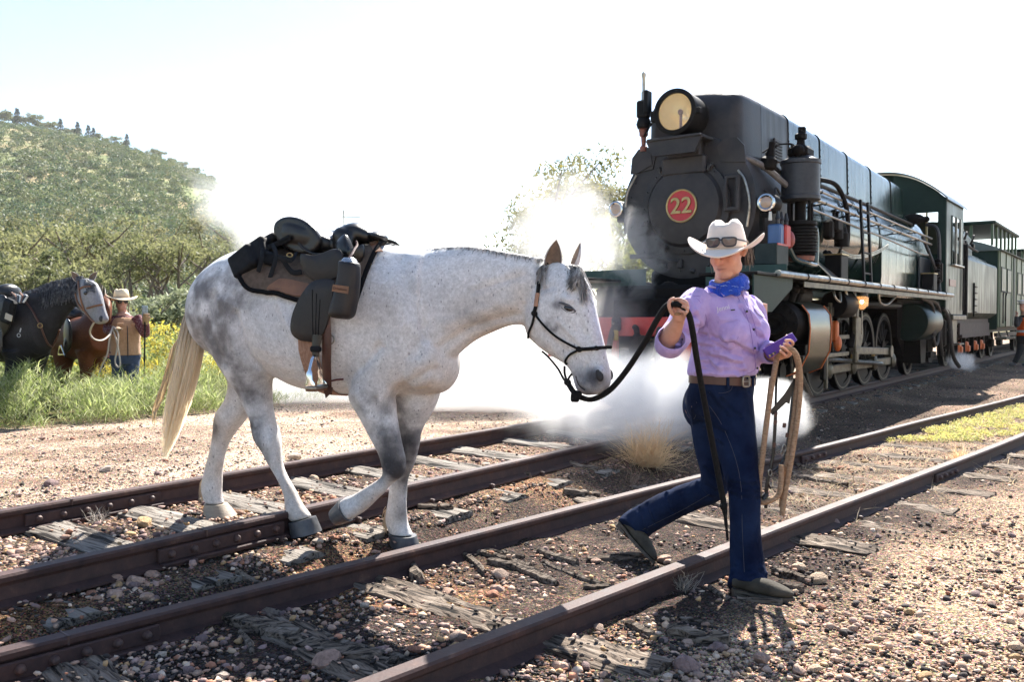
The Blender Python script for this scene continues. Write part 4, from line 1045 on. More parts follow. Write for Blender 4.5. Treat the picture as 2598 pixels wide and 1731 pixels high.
for t in(11.7,12.6,13.7,14.6):
    add_wheel(TWM,TTM,t,.60,.40,.2,tender,"tender_wheel");add_wheel(TWM,None,t,-.60,.40,.2,tender,"tender_wheel")
    b=lb();b.box((t,.86,.66),(.26,.14,.22),None,.03);b.box((t,.94,.62),(.14,.06,.14),None,.02);tpart("axle_box",b,M_ORANGE)
    b=lb();b.box((t-.22,.86,.74),(.05,.10,.5));b.box((t+.22,.86,.74),(.05,.10,.5));b.tube(crv([(t-.45,.88,.98),(t,.88,.86),(t+.45,.88,.98)],6),.04,6);tpart("horn_guide",b,M_GREASE)
# ------------------------------------------------------------------ carriages
for ci,(c0,c1)in enumerate(((15.55,25.4),(25.9,36.0))):
    cg=empty("railway_carriage",lw((c0+c1)/2,0,RAILTOP),["pale green panelled carriage coupled behind the tender","far green carriage at the rear end of the train"][ci],"carriage")
    def cpart(name,mb,m,parent=None):return mb.build(name,m,parent or cg,angle=35)
    b=lb();b.box(((c0+c1)/2,0,1.98),(c1-c0,2.26,1.86),None,.02);body=cpart("carriage_body",b,M_CGREEN)
    b=lb();b.box((c0-.012,0,1.95),(.02,2.2,1.9));cpart("end_wall",b,M_DGREEN)
    rows=[[(t,v,2.92+.30*(1-(v/1.2)**2))for v in np.linspace(-1.22,1.22,13)]+[(t,v,2.90)for v in(1.22,-1.22)]for t in(c0-.1,c1+.1)]
    b=lb();b.loft(rows);cpart("carriage_roof",b,mat("carriage_roof_%d"%ci,(.10,.13,.12),rough=.5))
    # raised lookout with windows
    for sgn in(-1,1):
        for t in np.arange(c0+.1,c0+4.6,.74):
            b=lb();b.box((t,sgn*.96,3.30),(.09,.05,.52));cpart("lookout_post",b,M_CGREEN)
    for v in(-.5,0,.5):
        b=lb();b.box((c0+.1,v,3.30),(.05,.07,.52));cpart("lookout_post",b,M_CGREEN)
    b=lb();b.box((c0+2.3,0,3.59),(4.7,2.1,.08),None,.02);cpart("lookout_roof",b,M_DGREEN)
    for k in range(int((c1-c0)/1.05)):
        t=c0+.15+1.05*k
        b=lb();b.box((t,1.14,1.98),(.05,.02,1.84));cpart("panel_strip",b,M_CGREEN)
        if k%3==2:
            b=lb();b.box((t+.52,1.135,1.98),(.34,.02,1.8));cpart("door_recess",b,M_DGREEN)
        else:
            b=lb();b.box((t+.55,1.137,2.22),(.70,.02,.62),None,.004);wf=cpart("window",b,M_DGREEN)
            for j in range(3):b=lb();b.box((t+.33+.22*j,1.150,2.22),(.15,.006,.54));cpart("pane",b,mat("coach_pane_%d_%d_%d"%(ci,k,j),(.012,.02,.017),rough=.3,spec=.2),wf)
    b=lb();b.tube(crv([(c0+.3,1.19,1.82),(c0+.3,1.20,1.9),(c0+.75,1.20,1.9),(c0+.75,1.19,1.82)],3),.016,6);b.tube([(c0+.3,1.19,1.82),(c0+.3,1.19,1.15)],.014,6);b.tube([(c0+.75,1.19,1.82),(c0+.75,1.19,1.2)],.014,6);cpart("grab_rail",b,M_BLACK)
    b=lb();b.box(((c0+c1)/2,0,.99),(c1-c0,1.8,.12));b.box(((c0+c1)/2,1.0,.86),(c1-c0-1.0,.06,.10));cpart("underframe",b,M_BLACK)
    b=lb();b.box((c0+1.0,1.16,.78),(1.7,.26,.06),None,.01);b.tube([(c0+.3,1.1,.95),(c0+.35,1.16,.76)],.02,6);b.tube([(c0+1.7,1.1,.95),(c0+1.65,1.16,.76)],.02,6);cpart("foot_board",b,M_RODS)
    for t in(c0+.9,c0+2.4,c1-2.4,c1-.9):
        add_wheel(TWM,TTM,t,.60,.40,.1,cg,"carriage_wheel");b=lb();b.box((t,.85,.66),(.3,.14,.2),None,.03);cpart("axle_box",b,M_GREASE)

# ================================================================== organic modelling
def ring(c,ax,ay,n=24,e=1.0):
    out=[]
    for k in range(n):
        a=2*math.pi*k/n;ca,sa=math.cos(a),math.sin(a)
        ca=math.copysign(abs(ca)**e,ca);sa=math.copysign(abs(sa)**e,sa)
        out.append(c+ax*ca+ay*sa)
    return out
def smooth_rows(rows,sub=3):
    """Catmull-Rom refine a list of rings"""
    A=np.array([[tuple(p)for p in r]for r in rows]);m=len(A);out=[]
    for i in range(m-1):
        p0,p1,p2,p3=A[max(i-1,0)],A[i],A[i+1],A[min(i+2,m-1)]
        for k in range(sub):
            t=k/sub
            out.append(.5*(2*p1+(-p0+p2)*t+(2*p0-5*p1+4*p2-p3)*t*t+(-p0+3*p1-3*p2+p3)*t**3))
    out.append(A[-1])
    return[[Vector(p)for p in r]for r in out]
def organic(mb,voxel,smooth_it,name,mat_=None):
    """union of the overlapping closed shapes as one continuous smooth skin"""
    me=mb.mesh(name+"_src",None,False)
    ob=bpy.data.objects.new(name+"_src",me);COL.objects.link(ob)
    r=ob.modifiers.new("r",'REMESH');r.mode='VOXEL';r.voxel_size=voxel;r.adaptivity=0.0
    if smooth_it:
        s=ob.modifiers.new("s",'SMOOTH');s.factor=.5;s.iterations=smooth_it
    dg=bpy.context.evaluated_depsgraph_get()
    out=bpy.data.meshes.new_from_object(ob.evaluated_get(dg));out.name=name
    bpy.data.objects.remove(ob);bpy.data.meshes.remove(me)
    out.materials.clear()
    if mat_ is not None:out.materials.append(mat_)
    out.polygons.foreach_set("use_smooth",[True]*len(out.polygons))
    return out
from mathutils.bvhtree import BVHTree
def bvh_of(me):
    return BVHTree.FromPolygons([v.co.copy()for v in me.vertices],[tuple(p.vertices)for p in me.polygons])

class Side:
    """upright plane (the animal's middle) seen in the picture"""
    def __init__(s,O,psi):
        s.O=Vector(O);s.a=Vector((math.cos(psi),-math.sin(psi),0));s.n=Vector((-math.sin(psi),-math.cos(psi),0))
    def p(s,px,py,off=0.0):return onplane(px,py,s.O+s.n*off,s.n)
    def mirror(s,q):return q-s.n*(2*(q-s.O).dot(s.n))
    def body(s,mb,secs,off=0.0,e=.92,sub=3,n=28):
        rows=[]
        for q in secs:
            o=off if len(q)<6 else q[5]
            t,b=s.p(q[0],q[1],o),s.p(q[2],q[3],o)
            rows.append(ring((t+b)/2,(t-b)/2,s.n*q[4],n,e))
        mb.loft(smooth_rows(rows,sub))
    def limb(s,mb,secs,off,lat=.9,sub=3,n=18):
        """secs: left px, right px (, lateral ratio, offset)"""
        rows=[]
        for q in secs:
            la=q[4]if len(q)>4 and q[4]else lat;o=q[5]if len(q)>5 else off
            l,r=s.p(q[0],q[1],o),s.p(q[2],q[3],o)
            h=(r-l)/2
            rows.append(ring((l+r)/2,h,s.n*(h.length*la),n,.95))
        mb.loft(smooth_rows(rows,sub))
    def hoof(s,tl,tr,bl,br,off,m,parent,grow=1.1):
        l,r,l2,r2=s.p(*tl,off),s.p(*tr,off),s.p(*bl,off),s.p(*br,off)
        h,h2=(r-l)/2,(r2-l2)/2
        mb=MB();rows=[ring((l+r)/2,h*.9,s.n*h.length*.88,20),ring((l+r)/2,h*1.04,s.n*h.length*1.0,20)]
        rows+=[ring((l2+r2)/2,h2,s.n*h2.length*.92*grow,20),ring((l2+r2)/2,h2*.9,s.n*h2.length*.8,20)]
        mb.loft(rows)
        return mb.build("hoof",m,parent,angle=50)

def coat_material(name,fleck=True,rough=.62,fine=1.0):
    def ex(m,nt,b):
        n=nt.nodes;l=nt.links
        tc=n.new("ShaderNodeTexCoord");at=n.new("ShaderNodeAttribute");at.attribute_name="col"
        mp=n.new("ShaderNodeMapping");mp.inputs["Rotation"].default_value=(.0,.6,.3);mp.inputs["Scale"].default_value=(60,130,45);l.new(tc.outputs["Object"],mp.inputs[0])
        hair=n.new("ShaderNodeTexNoise");hair.inputs["Scale"].default_value=1.6*fine;hair.inputs["Detail"].default_value=5;hair.inputs["Distortion"].default_value=.8;l.new(mp.outputs[0],hair.inputs["Vector"])
        r1=n.new("ShaderNodeMapRange");r1.inputs[1].default_value=.3;r1.inputs[2].default_value=.7;r1.inputs[3].default_value=.80;r1.inputs[4].default_value=1.14;l.new(hair.outputs[0],r1.inputs[0])
        mx=n.new("ShaderNodeMix");mx.data_type='RGBA';mx.blend_type='MULTIPLY';mx.inputs[0].default_value=1;l.new(at.outputs["Color"],mx.inputs[6]);l.new(r1.outputs[0],mx.inputs[7])
        out=mx.outputs[2]
        nm=n.new("ShaderNodeTexNoise");nm.inputs["Scale"].default_value=34;nm.inputs["Detail"].default_value=7;nm.inputs["Roughness"].default_value=.7;l.new(tc.outputs["Object"],nm.inputs["Vector"])
        rm=n.new("ShaderNodeMapRange");rm.inputs[1].default_value=.34;rm.inputs[2].default_value=.62;rm.inputs[3].default_value=.84 if fleck else .8;rm.inputs[4].default_value=1.06;l.new(nm.outputs[0],rm.inputs[0])
        m3=n.new("ShaderNodeMix");m3.data_type='RGBA';m3.blend_type='MULTIPLY';m3.inputs[0].default_value=1;l.new(out,m3.inputs[6]);l.new(rm.outputs[0],m3.inputs[7]);out=m3.outputs[2]
        if fleck:
            m2=n.new("ShaderNodeMapping");m2.inputs["Rotation"].default_value=(.2,.7,.4);m2.inputs["Scale"].default_value=(70,90,34);l.new(tc.outputs["Object"],m2.inputs[0])
            vo=n.new("ShaderNodeTexVoronoi");vo.inputs["Scale"].default_value=1.0;vo.inputs["Randomness"].default_value=1.0;l.new(m2.outputs[0],vo.inputs["Vector"])
            sep=n.new("ShaderNodeSeparateColor");l.new(vo.outputs["Color"],sep.inputs[0])
            # only some cells hold a fleck, of differing size
            sz=n.new("ShaderNodeMapRange");sz.inputs[1].default_value=.66;sz.inputs[2].default_value=1.0;sz.inputs[3].default_value=0.0;sz.inputs[4].default_value=.30;l.new(sep.outputs[0],sz.inputs[0])
            lt=n.new("ShaderNodeMath");lt.operation='LESS_THAN';l.new(vo.outputs["Distance"],lt.inputs[0]);l.new(sz.outputs[0],lt.inputs[1])
            am=n.new("ShaderNodeMath");am.operation='MULTIPLY';am.inputs[1].default_value=.55;l.new(lt.outputs[0],am.inputs[0])
            mf=n.new("ShaderNodeMix");mf.data_type='RGBA';mf.inputs[7].default_value=(.10,.10,.12,1);l.new(am.outputs[0],mf.inputs[0]);l.new(out,mf.inputs[6]);out=mf.outputs[2]
        l.new(out,b.inputs["Base Color"])
        bp=n.new("ShaderNodeBump");bp.inputs["Strength"].default_value=.35;bp.inputs["Distance"].default_value=.004;l.new(hair.outputs[0],bp.inputs["Height"]);l.new(bp.outputs[0],b.inputs["Normal"])
    return mat(name,(.6,.6,.6),rough=rough,spec=.3 if fleck else .10,sheen=.10 if fleck else 0.0,extra=ex)

def strands(mb,roots,paths,width,seg=3):
    """roots/paths: list of point lists; thin tapered hairs"""
    for p in paths:
        n=len(p);mb.tube(p,[width*(1-.85*(k/(n-1))**2)for k in range(n)],seg,caps=False)

# ================================================================== the grey horse being led
HP=Side((-1.10,4.717,0),R(18))
horse=empty("horse",gpt(800,1350),"white flea-bitten grey saddled horse walking across the rails on a black lead rope","horse")
mb=MB()
HP.body(mb,[(528,708,506,770,.09),(545,684,505,815,.165),(572,661,522,868,.225),(604,641,565,905,.262),(650,630,640,905,.285),(710,637,690,940,.295),(780,650,755,978,.315),(850,655,820,994,.32),(920,641,888,1001,.295),
             (985,621,950,1003,.25),(1040,630,1030,1000,.225),(1088,633,1112,975,.19)],e=.90)
HP.body(mb,[(1000,628,1060,960,.20),(1070,633,1130,930,.165),(1130,628,1163,900,.125),(1180,624,1205,866,.10),(1235,629,1255,842,.085),(1290,640,1300,826,.075),(1335,647,1335,828,.072),(1372,655,1358,845,.066)],e=.95)
# breast and shoulders
for off in(.10,-.10):
    c=HP.p(1058,912,off);mb.ball(c,(.120,.092,.150),18,12,Matrix.Rotation(-R(18),3,'Z'))
    c=HP.p(985,850,off*1.42);mb.ball(c,(.19,.085,.30),18,12,Matrix.Rotation(-R(18),3,'Z')@Matrix.Rotation(R(14),3,'Y'))
c=HP.p(1108,922,-.025);mb.ball(c,(.115,.165,.155),18,12,Matrix.Rotation(-R(18),3,'Z'))
c=HP.p(1070,955,0);mb.ball(c,(.12,.10,.09),18,12,Matrix.Rotation(-R(18),3,'Z'))
# haunches
for off in(.155,-.155):
    c=HP.p(600,800,off);mb.ball(c,(.235,.125,.31),20,14,Matrix.Rotation(-R(18),3,'Z')@Matrix.Rotation(R(-16),3,'Y'))
# head (turned a little more to the camera than the body)
HH=Side(HP.p(1385,670),R(30))
HH.body(mb,[(1440,664,1384,672,.045),(1470,690,1362,716,.075),(1492,722,1343,768,.098),(1504,760,1334,812,.104),(1514,803,1340,850,.096),(1525,846,1368,880,.078),(1535,884,1406,907,.060),(1543,918,1437,926,.054),(1548,946,1452,946,.060),(1548,968,1459,970,.060),(1542,986,1465,988,.052),(1528,998,1478,999,.036),(1515,1002,1490,1002,.018)],e=.86)
for off,sg in((.078,1),(-.078,-1)):
    mb.ball(HH.p(1362,815,off*.78),(.062,.030,.085),14,10,Matrix.Rotation(-R(30),3,'Z'))           # cheek
    mb.ball(HH.p(1438,758,off*1.12),(.040,.020,.022),12,8,Matrix.Rotation(-R(30),3,'Z')@Matrix.Rotation(R(25),3,'Y'))  # brow
    mb.ball(HH.p(1520,950,off*.62),(.030,.020,.036),12,8,Matrix.Rotation(-R(30),3,'Z'))           # nostril wing
mb.ball(HH.p(1492,992,0),(.040,.036,.022),12,8)                                                        # lower lip
# legs
HP.limb(mb,[(560,850,680,860,.9,-.13),(572,930,690,940,.8,-.125),(584,975,672,985),(572,1018,645,1026),(553,1045,630,1052),(546,1068,614,1075),(543,1095,597,1097),(538,1122,580,1125),(531,1155,569,1160),(522,1187,563,1193),(517,1212,562,1217),(513,1234,561,1242),(516,1256,562,1262),(523,1276,568,1280)],-.105,.78)
HP.limb(mb,[(520,800,700,790,.62,.15),(528,850,700,840,.62,.15),(545,900,692,885,.66,.14),(566,937,690,930,.72,.13),(590,972,686,968,.8,.115),(607,998,687,1000,.8,.105),(622,1033,690,1033,.78,.105),(636,1064,697,1066,.78,.107),(640,1086,703,1092,.78,.11),(647,1116,710,1120,.78,.117),(664,1143,713,1150,.78,.124),(681,1177,719,1185,.78,.134),(698,1205,732,1215,.78,.145),(712,1232,747,1240,.78,.155),(721,1258,758,1262,.78,.165),(725,1284,768,1282,.78,.175),(731,1310,781,1300,.78,.18),(742,1324,790,1312,.78,.18)],.10,.78)
HP.limb(mb,[(985,900,1118,905,.75,-.10),(988,960,1118,965,.8,-.105),(996,1005,1113,1005),(1004,1040,1099,1040),(1008,1076,1078,1076),(1010,1104,1067,1104),(1010,1126,1064,1128),(1006,1160,1056,1162),(1000,1187,1048,1187),(994,1210,1037,1210),(989,1235,1033,1235),(986,1265,1031,1265),(981,1297,1031,1297),(979,1320,1034,1327),(985,1342,1041,1348),(992,1354,1049,1360)],-.105,.80)
HP.limb(mb,[(872,900,1012,890,.66,.13),(878,955,1006,950,.72,.125),(884,1002,1003,1000,.76,.12),(902,1036,1003,1040),(921,1070,1008,1075),(942,1113,1015,1110),(960,1148,1022,1140),(969,1178,1029,1172),(972,1203,1024,1206),(964,1213,992,1232),(948,1224,976,1252),(930,1235,962,1264),(912,1246,945,1281),(895,1256,926,1298),(877,1262,906,1311),(866,1270,894,1318),(860,1274,884,1320)],.11,.82)
# dock of the tail
mb.tube([HP.p(560,690),HP.p(536,705),HP.p(515,740)],[.05,.045,.03],10)
hme=organic(mb,.0092,8,"body")
V=vco(hme)
def groove(lines,P0,A,N_):
    """press or raise the skin along drawn lines (both sides of the animal)"""
    global V
    rel=V-np.array(P0.O);s=rel@np.array(A);o=rel@np.array(N_);z=V[:,2]
    nr=np.empty(len(V)*3,np.float32);hme.vertices.foreach_get("normal",nr);nr=nr.reshape(-1,3)
    disp=np.zeros(len(V))
    for amp,w,off,pts in lines:
        q=np.array([((P0.p(x,y,off)-P0.O).dot(A),P0.p(x,y,off).z)for x,y in pts])
        best=np.full(len(V),9.0)
        for a,b in zip(q[:-1],q[1:]):
            ab=b-a;t=np.clip(((s-a[0])*ab[0]+(z-a[1])*ab[1])/(ab@ab),0,1)
            best=np.minimum(best,np.hypot(s-a[0]-t*ab[0],z-a[1]-t*ab[1]))
        sidew=sstep(.01,.05,np.abs(o))if off>=0 and off<.3 else 1.0
        if off>.05:sidew=sidew*(o>0)
        if off<-.05:sidew=(o<0)*1.0
        disp+=amp*np.exp(-(best/w)**2)*sidew
    V=V+nr*disp[:,None]
groove([(-.016,.022,.15,[(640,800),(650,860),(655,897),(668,925)]),(.012,.045,.15,[(610,770),(625,850),(640,900)]),(-.010,.03,.2,[(560,760),(550,840),(575,920)]),
        (-.012,.026,.15,[(1015,660),(1050,740),(1075,830),(1065,900)]),(.010,.05,.15,[(1000,720),(1035,820)]),(-.014,.024,.13,[(880,1000),(905,960),(950,920),(985,880)]),(-.012,.024,.13,[(1003,1010),(1020,985),(1060,965),(1100,940)]),
        (.010,.03,.12,[(930,1000),(950,1060)]),(-.008,.016,.11,[(975,1010),(985,1090)]),
        (-.012,.022,.0,[(1325,800),(1270,812),(1200,835),(1140,880)]),(.008,.035,.0,[(1310,770),(1230,790),(1160,820)]),(-.006,.02,.0,[(1340,700),(1290,715),(1220,740)]),
        (-.005,.011,.10,[(655,1130),(690,1215),(722,1275)]),(.006,.012,.10,[(700,1090),(705,1130)]),(-.006,.012,.10,[(672,1060),(680,1120)]),(-.004,.01,-.105,[(1010,1215),(1006,1300)]),(-.005,.012,-.105,[(565,1080),(548,1180)]),
        (.008,.02,.2,[(700,690),(800,900)]),(-.006,.05,.2,[(720,800),(760,930)])],HP,HP.a,HP.n)
groove([(-.010,.014,.0,[(1350,775),(1340,830),(1365,870)]),(.007,.012,.0,[(1442,815),(1470,850),(1495,880)]),(-.007,.018,.0,[(1400,840),(1450,890)]),(-.008,.016,.0,[(1470,745),(1480,800),(1500,850)]),(-.010,.010,.0,[(1465,955),(1475,975),(1490,988)]),(-.007,.012,.0,[(1500,925),(1495,960)]),(-.006,.014,.0,[(1400,735),(1425,728)])],HH,HH.a,HH.n)
hme.vertices.foreach_set("co",V.astype(np.float32).ravel());hme.update()
rel=V-np.array(HP.O);S_=rel@np.array(HP.a);OFF=rel@np.array(HP.n);Zc=V[:,2]
def sz(px,py,off=0.0):
    q=HP.p(px,py,off);return(q-HP.O).dot(HP.a),q.z
col=np.tile(np.array([.66,.66,.67]),(len(V),1))
def blob(px,py,r,off=0.0,r2=None,sidew=None):
    s0,z0=sz(px,py,off);d=np.sqrt(((S_-s0)/r)**2+((Zc-z0)/(r2 or r))**2)
    w=sstep(1.25,.45,d)
    if sidew is not None:w=w*(OFF*sidew>-.01)
    return w
def mixc(w,c):
    global col
    w=np.clip(w,0,1)[:,None];col=col*(1-w)+np.array(c)*w
nA=fbm(V,9,4,1.0);nB=fbm(V,26,3,2.0);nC=fbm(V,4,3,3.0)
DK=(.15,.145,.15);WARM=(.56,.46,.36);BLK=(.040,.039,.044)
# warm tint on throat, breast, belly and legs
for q,r,a in[((1290,790),.16,.6),((1220,820),.16,.5),((1330,730),.10,.45),((1130,950),.14,.6),((1050,985),.16,.5),((760,975),.20,.35),((560,960),.18,.3),((1395,905),.06,.45)]:mixc(blob(*q,r)*a*(.55+.9*nA),WARM)
mixc(sstep(.85,.50,Zc)*(.50+.6*nA),(.50,.41,.33))
mixc(sstep(.26,.16,Zc)*.6,(.74,.72,.70))
# dapples: rump and thigh, forearms, knees, hocks, neck underside, muzzle
for q,r,r2,a in[((545,800),.26,.30,1.0),((610,735),.20,.17,.9),((560,900),.22,.20,1.0),((650,740),.15,.13,.5),((610,960),.18,.15,.95),((645,1020),.12,.14,.7),((590,1060),.1,.12,.5)]:mixc(blob(*q,r,.15,r2,None)*a*np.clip(.52+1.25*nA+.5*nB,0,1),DK)
for q,r,r2,a,off in[((985,1080),.13,.17,1.0,.11),((950,1030),.12,.12,.7,.11),((1050,1080),.09,.14,.7,-.1),((940,960),.16,.12,.35,.12),((1240,800),.13,.07,.5,0),((1190,770),.18,.12,.3,0),((900,760),.3,.18,.16,.2),((700,800),.2,.2,.2,.2),((1060,800),.2,.2,.25,.1)]:mixc(blob(*q,r,off,r2)*a*np.clip(.5+1.3*nA+.5*nB,0,1),(.23,.23,.24))
for q,r,r2,off,a,sd in[((1002,1192),.11,.11,.11,1.0,1),((985,1115),.12,.13,.11,.7,1),((1035,1165),.12,.18,-.105,1.0,-1),((1025,1275),.06,.10,-.105,.6,-1),((658,1110),.075,.14,.10,1.0,1),((690,1160),.04,.08,.1,.6,1),((548,1075),.08,.10,-.105,.75,-1)]:mixc(blob(*q,r,off,r2,sd)*a*np.clip(.85+1.0*nA+.4*nB,0,1),BLK)
# face
relh=V-np.array(HH.O);SH=relh@np.array(HH.a);OH=relh@np.array(HH.n)
def hsz(px,py):
    q=HH.p(px,py);return(q-HH.O).dot(HH.a),q.z
def hblob(px,py,r,r2):
    s0,z0=hsz(px,py);return sstep(1.25,.2,np.sqrt(((SH-s0)/r)**2+((Zc-z0)/r2)**2))*(S_>sz(1290,800)[0])
mixc(hblob(1500,972,.125,.10)*np.clip(.95+.6*nB,0,1),(.17,.18,.205));mixc(hblob(1488,1000,.08,.045)*.8,(.10,.10,.11));mixc(hblob(1520,955,.05,.05),(.06,.065,.08));mixc(hblob(1480,995,.02,.02)*.6,(.40,.26,.22))
mixc(hblob(1440,775,.045,.03)*.75,(.10,.10,.12));mixc(hblob(1405,740,.05,.03)*.4,(.25,.22,.2));mixc(hblob(1425,830,.06,.05)*np.clip(.1+1.4*nB,0,1),(.12,.12,.14));mixc(hblob(1350,830,.07,.07)*.3,WARM)
col*=(1+.10*nC[:,None])
attr_color(hme,"col",np.clip(col,.015,.86))
M_COAT=coat_material("grey_horse_coat")
hme.materials.append(M_COAT)
hbody=link("body",hme,horse)
HB=bvh_of(hme)
def hit(px,py,out=.006,fallback=None):
    r=ray(px,py).normalized();loc,nrm,i,d=HB.ray_cast(CAM,r)
    if loc is None:
        pl=HH if px>1290 else HP;loc,nrm,i,d=HB.find_nearest(pl.p(px,py,.06 if px>1290 else .2))
    return loc+nrm*out
# hooves
M_HOOFD=mat("dark_hoof",(.045,.048,.055),(.09,.09,.095),rough=.45,scale=20,bump=.2);M_HOOFL=mat("pale_hoof",(.36,.29,.21),(.25,.20,.15),rough=.55,scale=14,bump=.2,stretch=(1,1,4))
HP.hoof((524,1277),(572,1280),(523,1313),(594,1310),-.105,M_HOOFL,horse)
HP.hoof((738,1326),(796,1312),(744,1362),(812,1350),.18,M_HOOFD,horse)
HP.hoof((990,1354),(1053,1362),(994,1396),(1064,1394),-.105,M_HOOFD,horse)
HP.hoof((864,1268),(890,1322),(838,1296),(858,1334),.11,M_HOOFD,horse)
# eyes, nostrils, mouth
M_EYE=mat("dark_eye",(.010,.008,.008),rough=.06,spec=.8);M_NOST=mat("nostril_dark",(.022,.022,.026),rough=.7);M_LID=mat("eyelid_skin",(.10,.098,.105),(.07,.07,.075),rough=.6,scale=60)
def on_head(px,py,out=0.0,near=True):
    q=hit(px,py,out)
    return q if near else HH.mirror(q)
for nr in(True,False):
    e=on_head(1441,782,-.009,nr);MB().ball(e,(.027,.018,.0155),14,10,Matrix.Rotation(-R(30 if nr else 0),3,'Z')@Matrix.Rotation(R(20),3,'Y')).build("eye",M_EYE,horse)
    pts=[on_head(x,y,.000,nr)for x,y in((1418,768),(1428,770),(1440,775),(1452,783),(1461,791))]
    MB().tube(crv(pts,4),[.003+.0045*math.sin(math.pi*k/16)for k in range(17)],8).build("eyelid",M_LID,horse)
    pts=[on_head(x,y,-.002,nr)for x,y in((1424,780),(1436,790),(1450,794),(1460,792))]
    MB().tube(crv(pts,4),.0028,8).build("eyelid",M_LID,horse)
    c=on_head(1519,953,-.010,nr);MB().ball(c,(.020,.014,.030),12,10,Matrix.Rotation(-R(30),3,'Z')@Matrix.Rotation(R(-20),3,'Y')).build("nostril",M_NOST,horse)
    pts=[on_head(x,y,.001,nr)for x,y in((1462,955),(1466,970),(1473,982),(1484,990))]
    MB().tube(crv(pts,4),.0038,6).build("mouth_line",M_NOST,horse)
# ears
M_EARO=mat("ear_back",(.50,.48,.46),(.36,.33,.31),rough=.7,scale=30);M_EARI=mat("ear_inside",(.20,.135,.095),(.12,.085,.065),rough=.8,scale=40)
def ear(base,tip,w,open_dir,parent,dark=.0,mo=None):
    base,tip,od=Vector(base),Vector(tip),Vector(open_dir).normalized();ax=(tip-base);sd=ax.cross(od).normalized();od=sd.cross(ax).normalized()
    o=MB();rows=[];rin=[]
    for t,k,dpt in((0,.62,.9),(.12,.85,.8),(.3,1.0,.6),(.5,.92,.5),(.7,.68,.4),(.86,.38,.3),(1.0,.04,.1)):
        c=base+ax*t;hw=w*k
        outer=[c+sd*(hw*math.cos(a))-od*(hw*dpt*math.sin(a))for a in np.linspace(0,math.pi,9)]
        inner=[c+sd*(hw*.86*math.cos(a))-od*(hw*dpt*.72*math.sin(a)-.003)for a in np.linspace(math.pi,0,9)]
        rows.append(outer+inner);rin.append([c+sd*(hw*.84*math.cos(a))-od*(hw*dpt*.66*math.sin(a)-.004)for a in np.linspace(0,math.pi,9)])
    o.loft(smooth_rows(rows,2));e=o.build("ear",mo or M_EARO,parent,angle=70)
    MB().grid(smooth_rows(rin,2)).build("ear_lining",M_EARI,e,angle=180)
    return e
eb1=HH.p(1399,690,.045);ear(eb1,HH.p(1412,608,.065),.044,(-.12,-1,.05),horse)
eb2=HH.p(1452,676,-.06);ear(eb2,HH.p(1474,616,-.085),.040,(-.9,-.25,.1),horse)
# mane, forelock, tail
M_MANE=mat("mane_hair",(.70,.68,.66),(.20,.20,.20),rough=.5,scale=30,contrast=(.42,.60),stretch=(1,1,.3));M_MANED=mat("dark_mane_hair",(.05,.05,.055),(.28,.28,.28),rough=.5,scale=30,contrast=(.45,.7))
rg=random.Random(3)
def maneset(pxs,per,ln,dn,droop,name,m,w=.0030,back=.5):
    mb=MB();base=crv(pxs,12)
    for k in range(per):
        i=rg.random()*(len(base)-1);j=int(i);q=base[j]*(1-(i-j))+base[min(j+1,len(base)-1)]*(i-j)
        off=rg.uniform(-.015,.02);p0=HP.p(q[0],q[1]+3,off)
        L=ln*(.5+.8*rg.random());side=1 if rg.random()<.75 else-1
        d=HP.n*side*(.5+.5*rg.random())*dn+HP.a*(rg.gauss(-.15,.3)*back)+Vector((0,0,.55*(1-droop)))
        pts=[p0]
        for s in range(1,6):
            t=s/5;pts.append(p0+d*(L*t*.6)+Vector((0,0,-droop*L*t*t)))
        mb.ribbon(pts,w,Vector((rg.gauss(0,1),rg.gauss(0,1),0)).normalized())
    return mb.build(name,m,horse,angle=180,clean=False)
maneset([(1000,622),(1050,632),(1105,629),(1160,625),(1215,627),(1271,637),(1330,647),(1380,655)],1500,.10,.7,.35,"mane",M_MANE,.0036)
maneset([(1040,632),(1120,628),(1215,627),(1300,641),(1375,655)],260,.085,.8,.5,"dark_mane_strands",M_MANED,.0030)
maneset([(985,612),(1010,620),(1035,632)],160,.16,1.1,.9,"wither_mane",M_MANED,.0034)
mb=MB()
for k in range(190):                                             # forelock
    t=rg.random();p0=HH.p(1410+45*t,672+6*t,rg.uniform(-.03,.03));tx=1436+66*rg.random();ty=700+28*rg.random()+(62*rg.random()**2 if tx>1470 else 20*rg.random())
    p1=HH.p(1455+35*t,690,rg.uniform(-.02,.05));h=hit(tx,ty,.010)or HH.p(tx,ty,.03)
    mb.tube([Vector(x)for x in crv([p0,p0*.45+p1*.55+Vector((0,0,.015)),h*.5+p1*.5+HH.n*.02,h],3)],.0019,3,caps=False)
for k in range(70):                                             # hair behind the ear
    p0=HH.p(1382+12*rg.random(),664+12*rg.random(),.02+.03*rg.random());h=hit(1360+28*rg.random(),690+46*rg.random()**1.5,.010)
    if h is not None:mb.tube([Vector(x)for x in crv([p0,(p0+h)/2+HH.n*.02,h],3)],.0022,3,caps=False)
mb.build("forelock",M_MANE,horse,angle=180,clean=False)
